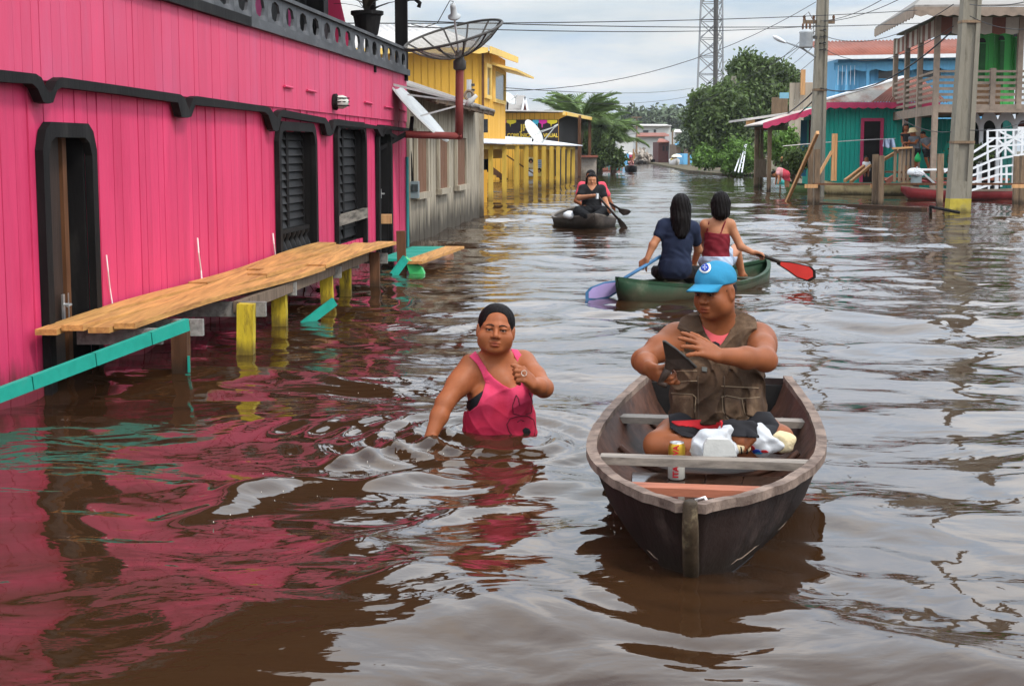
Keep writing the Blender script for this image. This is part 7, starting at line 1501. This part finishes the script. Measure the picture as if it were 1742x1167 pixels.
fig('person in coral red shirt paddling at the back of the dark canoe', 27.7, .013, dict(head=(1005, 301), neck=(1005, 312), ch=(1006, 326), pel=(1006, 352), sl=(990, 317), sr=(1024, 317), el=(980, 342, -.05), wl=(992, 350, -.2), er=(1033, 332), wr=(1041, 348, -.05)),
    [('shirt', 'T', m_coralc, .026, [(970, 310), (1040, 310), (1040, 362), (970, 362)], {'r': .95, 'l': .5})], m_skin2, dict(locks=()), (0, -1, 0), s=1.0, fat=1.1)
for (nm, a, b, bl, YY, lab) in (('paddle', (1014, 330), (1056, 378), [(1050, 375), (1054, 371), (1062, 379), (1069, 389.5), (1056, 389)], YB_-.4, 'dark paddle slanting across the woman in black into the water'), ('paddle', (1036, 345), (1056, 357), [(1051, 354.5), (1058, 355), (1071, 357.5), (1073.5, 361), (1068, 366), (1060, 367), (1053, 361)], 27.6, 'dark paddle held level out to the right of the dark canoe')):
    o = thing(nm, at(*a, YY), lab, 'paddle'); g = G(); g.tube([at(*a, YY), at(*b, YY)], .02, 8); g.build('shaft', m_pad, o, True); g = G(); g.prism([at(x, y, YY) for x, y in bl], (0, .025, 0)); fixn(g.build('blade', m_pad, o))
g = G(); q = at(969, 367, 26.6); g.lathe(q, [(0, -.07), (.10, -.04), (.12, 0), (.10, .05), (.04, .08), (0, .085)], 14); tag(g.build('white_bundle', m_white, None, True), 'small white bundle on the left rim of the dark canoe', 'bundle')
g = G(); q = at(1013, 333, 26.15); g.box(q+V((.03, 0, -.01)), (.03, .05, .09), .3); tag(g.build('white_cloth', m_white), 'scrap of white cloth in the hand of the woman in black', 'cloth')
# ---- far boats
fb = thing('canoe', wat(1072, 292), 'small dark canoe with lone far paddler near the palms', 'canoe'); a = wat(1073, 293); hull((a.x, a.y-1, 0), (a.x+.1, a.y+2, 0), .75, .28, m_blk, fb, n=10)
fig('far lone paddler in pinkish shirt raising a paddle', a.y, .022, dict(head=(1073, 271), neck=(1073, 275), ch=(1073, 278), pel=(1073, 287), sl=(1069.5, 276), sr=(1076.5, 276), el=(1069, 279, -.2), wl=(1072, 277, -.4), er=(1077, 279, -.2), wr=(1074, 274, -.4)), [('shirt', 'T', m_palepink, .02, [(1060, 274), (1085, 274), (1085, 292), (1060, 292)], {'l': .6, 'r': .6})], m_skin2, dict(locks=()))
o = thing('paddle', at(1076, 275, a.y-.4), 'raised orange paddle of the far lone paddler', 'paddle'); g = G(); g.tube([at(1077, 276, a.y-.5), at(1077.5, 254, a.y-.5)], .04, 6); g.build('shaft', m_newwood2, o); g = G(); g.prism([at(1075, 268, a.y-.5), at(1077, 258, a.y-.5), at(1080, 260, a.y-.5), at(1081, 268, a.y-.5), at(1078, 273, a.y-.5)], (0, .05, 0)); fixn(g.build('blade', m_newwood2, o))
a = wat(1107, 278); fb = thing('canoe', a, 'tiny dark boat far up the street centre', 'canoe'); hull((a.x, a.y-1.5, 0), (a.x+.1, a.y+2, 0), .68*a.y/150*1.9, .30, m_blk, fb, n=8)
fig('tiny far figure in yellow in the dark boat up the street', a.y, .04, dict(head=(1107, 271.5), neck=(1107, 273), ch=(1107, 274.2), pel=(1107, 277), sl=(1105, 273.6), sr=(1109, 273.6)), [('shirt', 'T', mat('yellow_cloth', (.6, .42, .03), .8, .1, bump=0), .03, None, None)], m_skin2, dict(locks=()))
a = wat(1147, 283); fb = thing('motor_boat', a, 'pale far boat with people under a cream umbrella', 'boat'); hull((a.x, a.y-2, 0), (a.x+.1, a.y+3, 0), 15*a.y/2600, .45, m_lroof, fb, n=8, sheer=.2)
for i, x in enumerate((1144, 1150)):
    fig(('left', 'right')[i]+' of the two far figures in yellow under the umbrella', a.y, .04, dict(head=(x, 269.5), neck=(x, 271), ch=(x, 272.5), pel=(x, 277), sl=(x-2, 271.8), sr=(x+2, 271.8)), [('shirt', 'T', mat('ochre_cloth', (.50, .36, .08), .8, .1, bump=0), .03, None, None)], m_skin2, dict(locks=()))
um = thing('umbrella', at(1150, 268, a.y), 'cream sun umbrella over the far boat', 'umbrella'); q = at(1151, 266, a.y); S_ = a.y/2600; g = G(); g.lathe(q, [(9*S_, -1.5*S_), (8*S_, 1*S_), (4*S_, 3*S_), (0, 3.6*S_)], 12); g.build('canopy', mat('cream_cloth', (.72, .68, .52), .8, .05, bump=0), um, True); g = G(); g.tube([q+V((0, 0, 3*S_)), at(1150, 277, a.y)], .04, 6); g.build('pole', m_tf, um)
# ---- boats moored at the right
m_beige = mat('beige_boat_paint', (.36, .28, .14), .65, .2, 5, bump=.2, dirt=(.2, .14, .08), damt=.4, wl=((.06, .05, .03), .12, .8)); m_redb = mat('dark_red_boat_paint', (.17, .018, .02), .5, .2, 5, bump=.15, dirt=(.10, .02, .02), damt=.4, wl=((.05, .02, .015), .10, .8))
b1 = thing('canoe', wat(1470, 328), 'beige moored canoe in front of the teal house', 'canoe'); a, b = at(1398, 305, 46.5), at(1556, 305, 46.0); hull((a.x, a.y, 0), (b.x, b.y, 0), 1.1, .26, m_beige, b1, n=18, sheer=.18)
b2 = thing('canoe', wat(1640, 338), 'long dark red moored boat behind the big concrete pole', 'boat'); a, b = at(1533, 318, 41.6), at(1800, 318, 41.2); hull((a.x, a.y, 0), (b.x, b.y, 0), 1.2, .27, m_redb, b2, n=20, sheer=.10, mrim=m_lattice)
b3 = thing('canoe', wat(1370, 312), 'small green canoe behind the leaning timber', 'canoe'); a, b = at(1335, 303, 49.0), at(1412, 303, 48.5); hull((a.x, a.y, 0), (b.x, b.y, 0), .9, .25, mat('moss_green_paint', (.09, .14, .05), .6, .2, bump=.2), b3, n=14, mrim=m_gboat)
om = thing('outboard_motor', at(1558, 305, 41.4), 'white outboard motor with tiller tipped up on the red boat', 'motor'); c = at(1557, 298, 41.4)
g = G(); g.lathe(c, [(0, -.02), (.13, -.01), (.15, .05), (.14, .13), (.09, .18), (0, .19)], 14, Matrix.Scale(1.5, 3, (1, 0, 0))); g.build('cowl', m_white, om, True); g = G(); g.box(c+V((.03, 0, -.13)), (.25, .18, .22)); g.build('block', m_gbox, om); g = G(); g.bar(c+V((.15, 0, .10)), c+V((.55, 0, -.25)), .06, .05); g.build('tiller', m_tf, om); g = G(); g.tube([c+V((.1, 0, -.15)), c+V((.6, .1, -.22)), c+V((1.1, .1, -.22))], .05, 6); g.build('leg', m_redb, om)
bg3 = thing('plastic_bag', at(1565, 296, 41.2), 'white plastic bag lying on the outboard motor', 'bag'); c = at(1564, 295, 41.1); crumple('film', [ell(c, (.14, .08, .09), None, .03), cap(c, c+V((-.08, 0, .16)), .04, .015, .03)], m_film, bg3, .014, .01, 1.0)
g = G(); c = at(1514, 306, 43); g.box(c, (.26, .15, .14), .2, Matrix.Rotation(-.6, 3, 'Y')); tag(g.build('brick_block', m_rustred), 'reddish wooden block propped by the paired posts', 'block')
# ---- people at the right bank
def stand(label, Y, J, cl_, hair=True, face=(-.6, -.7, -.2), s=.95, extra=None, skin=None, group=None):
    return fig(label, Y, .014, J, cl_, skin or m_skin2, dict(locks=extra or ()) if hair else None, face, group, s=s)
stand('dark-haired woman in black top standing behind the landing', 44.0, dict(head=(1541, 218), neck=(1541, 226.5), ch=(1542, 235), pel=(1544, 254), sl=(1535, 229.5), sr=(1548, 229.5), el=(1535, 241), wl=(1540, 249, -.15), er=(1550, 241), wr=(1545, 248, -.15), kl=(1542, 272), al=(1542, 290), kr=(1547, 272), ar=(1547, 290)), [('top', 'T', m_blackc, .014, [(1530, 228), (1556, 228), (1556, 258), (1530, 258)], None), ('skirt', 'TL', m_greyc, .02, [(1530, 254), (1560, 254), (1560, 282), (1530, 282)], None)], face=(.1, -1, -.1), extra=(((-.07, -.02, .02), (-.08, 0, -.12), .03, .03), ((.07, -.02, .02), (.08, 0, -.12), .03, .03)))
w3, _ = stand('woman in straw hat, grey top and black shorts leaning on the landing', 43.3, dict(head=(1553, 226), neck=(1555.5, 233), ch=(1556, 240), pel=(1557.5, 256), sl=(1549, 236), sr=(1562, 236), er=(1557, 244, -.2), wr=(1543, 243.5, -.35), el=(1547, 243), wl=(1540, 244.5, -.2), kl=(1556, 273), al=(1555.5, 289), kr=(1559, 273), ar=(1559, 289), fl=(1553, 290.5, -.1), fr=(1557, 290.5, -.1)), [('top', 'T', m_greyc, .02, [(1540, 232), (1572, 232), (1572, 254), (1540, 254)], None), ('shorts', 'TL', m_blackc, .022, [(1540, 252.5), (1572, 252.5), (1572, 267), (1540, 267)], None)], face=(-.75, -.5, -.3))
q = V(w3.hp((0, 0, .05))); g = G(); g.lathe(q, [(.155, -.035), (.16, -.03), (.105, .0), (.095, .06), (.07, .09), (0, .095)], 18, Matrix.Rotation(-.15, 3, 'Y')); g.build('straw_hat', mat('straw', (.55, .42, .24), .85, .15, 30, bump=.3), w3.o, True)
stand('barefoot boy in grey shirt leaning sideways beside the straw hat woman', 43.2, dict(head=(1570, 230), neck=(1573, 236), ch=(1575, 241), pel=(1577, 256), sl=(1569, 239), sr=(1581, 238), er=(1589, 238), wr=(1580, 248, -.1), el=(1570, 247, -.05), wl=(1576, 251, -.15), kl=(1575, 270), al=(1580, 287), kr=(1583, 269, .1), ar=(1582, 287, .15), fl=(1577, 289, -.15), fr=(1580, 288.5, 0)), [('shirt', 'T', m_greyc, .018, [(1560, 234), (1592, 234), (1592, 255), (1560, 255)], {'r': .4, 'l': .4}), ('shorts', 'TL', m_blackc, .022, [(1560, 253.5), (1595, 253.5), (1595, 268), (1560, 268)], None)], face=(-.7, -.6, -.4), s=.85)
g = G(); q = at(1561, 277, 43.0); g.lathe(q, [(0, 0), (.08, .03), (.10, .10), (.06, .20), (.015, .27), (0, .28)], 12); tag(g.build('green_bag', mat('green_bag_plastic', (.02, .36, .10), .35, .15, bump=.2), None, True), 'bright green bag hanging beside the straw hat woman', 'bag')
stand('small child in white top sitting on the ramp at the pink doorway', 47.6, dict(head=(1474, 271), neck=(1474, 276), ch=(1474, 280), pel=(1474, 289), sl=(1470, 278), sr=(1478, 278), el=(1470, 284), wl=(1473, 288, -.1), er=(1478, 284), wr=(1475, 288, -.1), kl=(1471, 288, -.3), al=(1471, 300, -.35), kr=(1477, 288, -.3), ar=(1477, 300, -.35)), [('top', 'T', m_white, .02, [(1462, 276), (1486, 276), (1486, 292), (1462, 292)], {'l': .4, 'r': .4})], face=(0, -1, 0), s=.72)
stand('child in pink top bending over the water beside a teal tub', 47.0, dict(head=(1317, 296), neck=(1321, 295), ch=(1326, 293), pel=(1337, 297), sl=(1323, 296, -.12), sr=(1323, 294, .12), el=(1325, 302, -.15), wl=(1324, 309, -.2), er=(1321, 302, .15), wr=(1320, 309, .15), kl=(1337, 307), al=(1337, 318), kr=(1341, 307), ar=(1341, 318)), [('top', 'T', m_palepink, .02, [(1319, 285), (1334, 285), (1340, 305), (1322, 303)], None), ('shorts', 'TL', m_coralc, .022, [(1332, 285), (1350, 290), (1348, 310), (1330, 306)], None)], face=(-.6, -.2, -.8), s=.85, extra=(), skin=m_skin3)
tb_ = thing('tub', wat(1330, 313), 'small teal tub floating under the bending child', 'tub'); g = G(); g.lathe(wat(1330, 313), [(0, -.05), (.20, -.05), (.24, .14), (.22, .14), (.19, 0), (0, 0)], 14); g.build('shell', m_tealb, tb_, True)
# ================================================================ AIR
g = G(); g.box((0, 445, 24), (860, 930, 54)); hz = g.build('haze', None or bpy.data.materials.new('haze_air')); tag(hz, kind='stuff')
m = hz.data.materials[0]; m.use_nodes = True; m.node_tree.nodes.clear(); o_ = nn(m.node_tree, 'ShaderNodeOutputMaterial'); v_ = nn(m.node_tree, 'ShaderNodeVolumePrincipled')
v_.inputs['Color'].default_value = (.92, .95, 1, 1); v_.inputs['Density'].default_value = .00022; m.node_tree.links.new(v_.outputs[0], o_.inputs['Volume'])
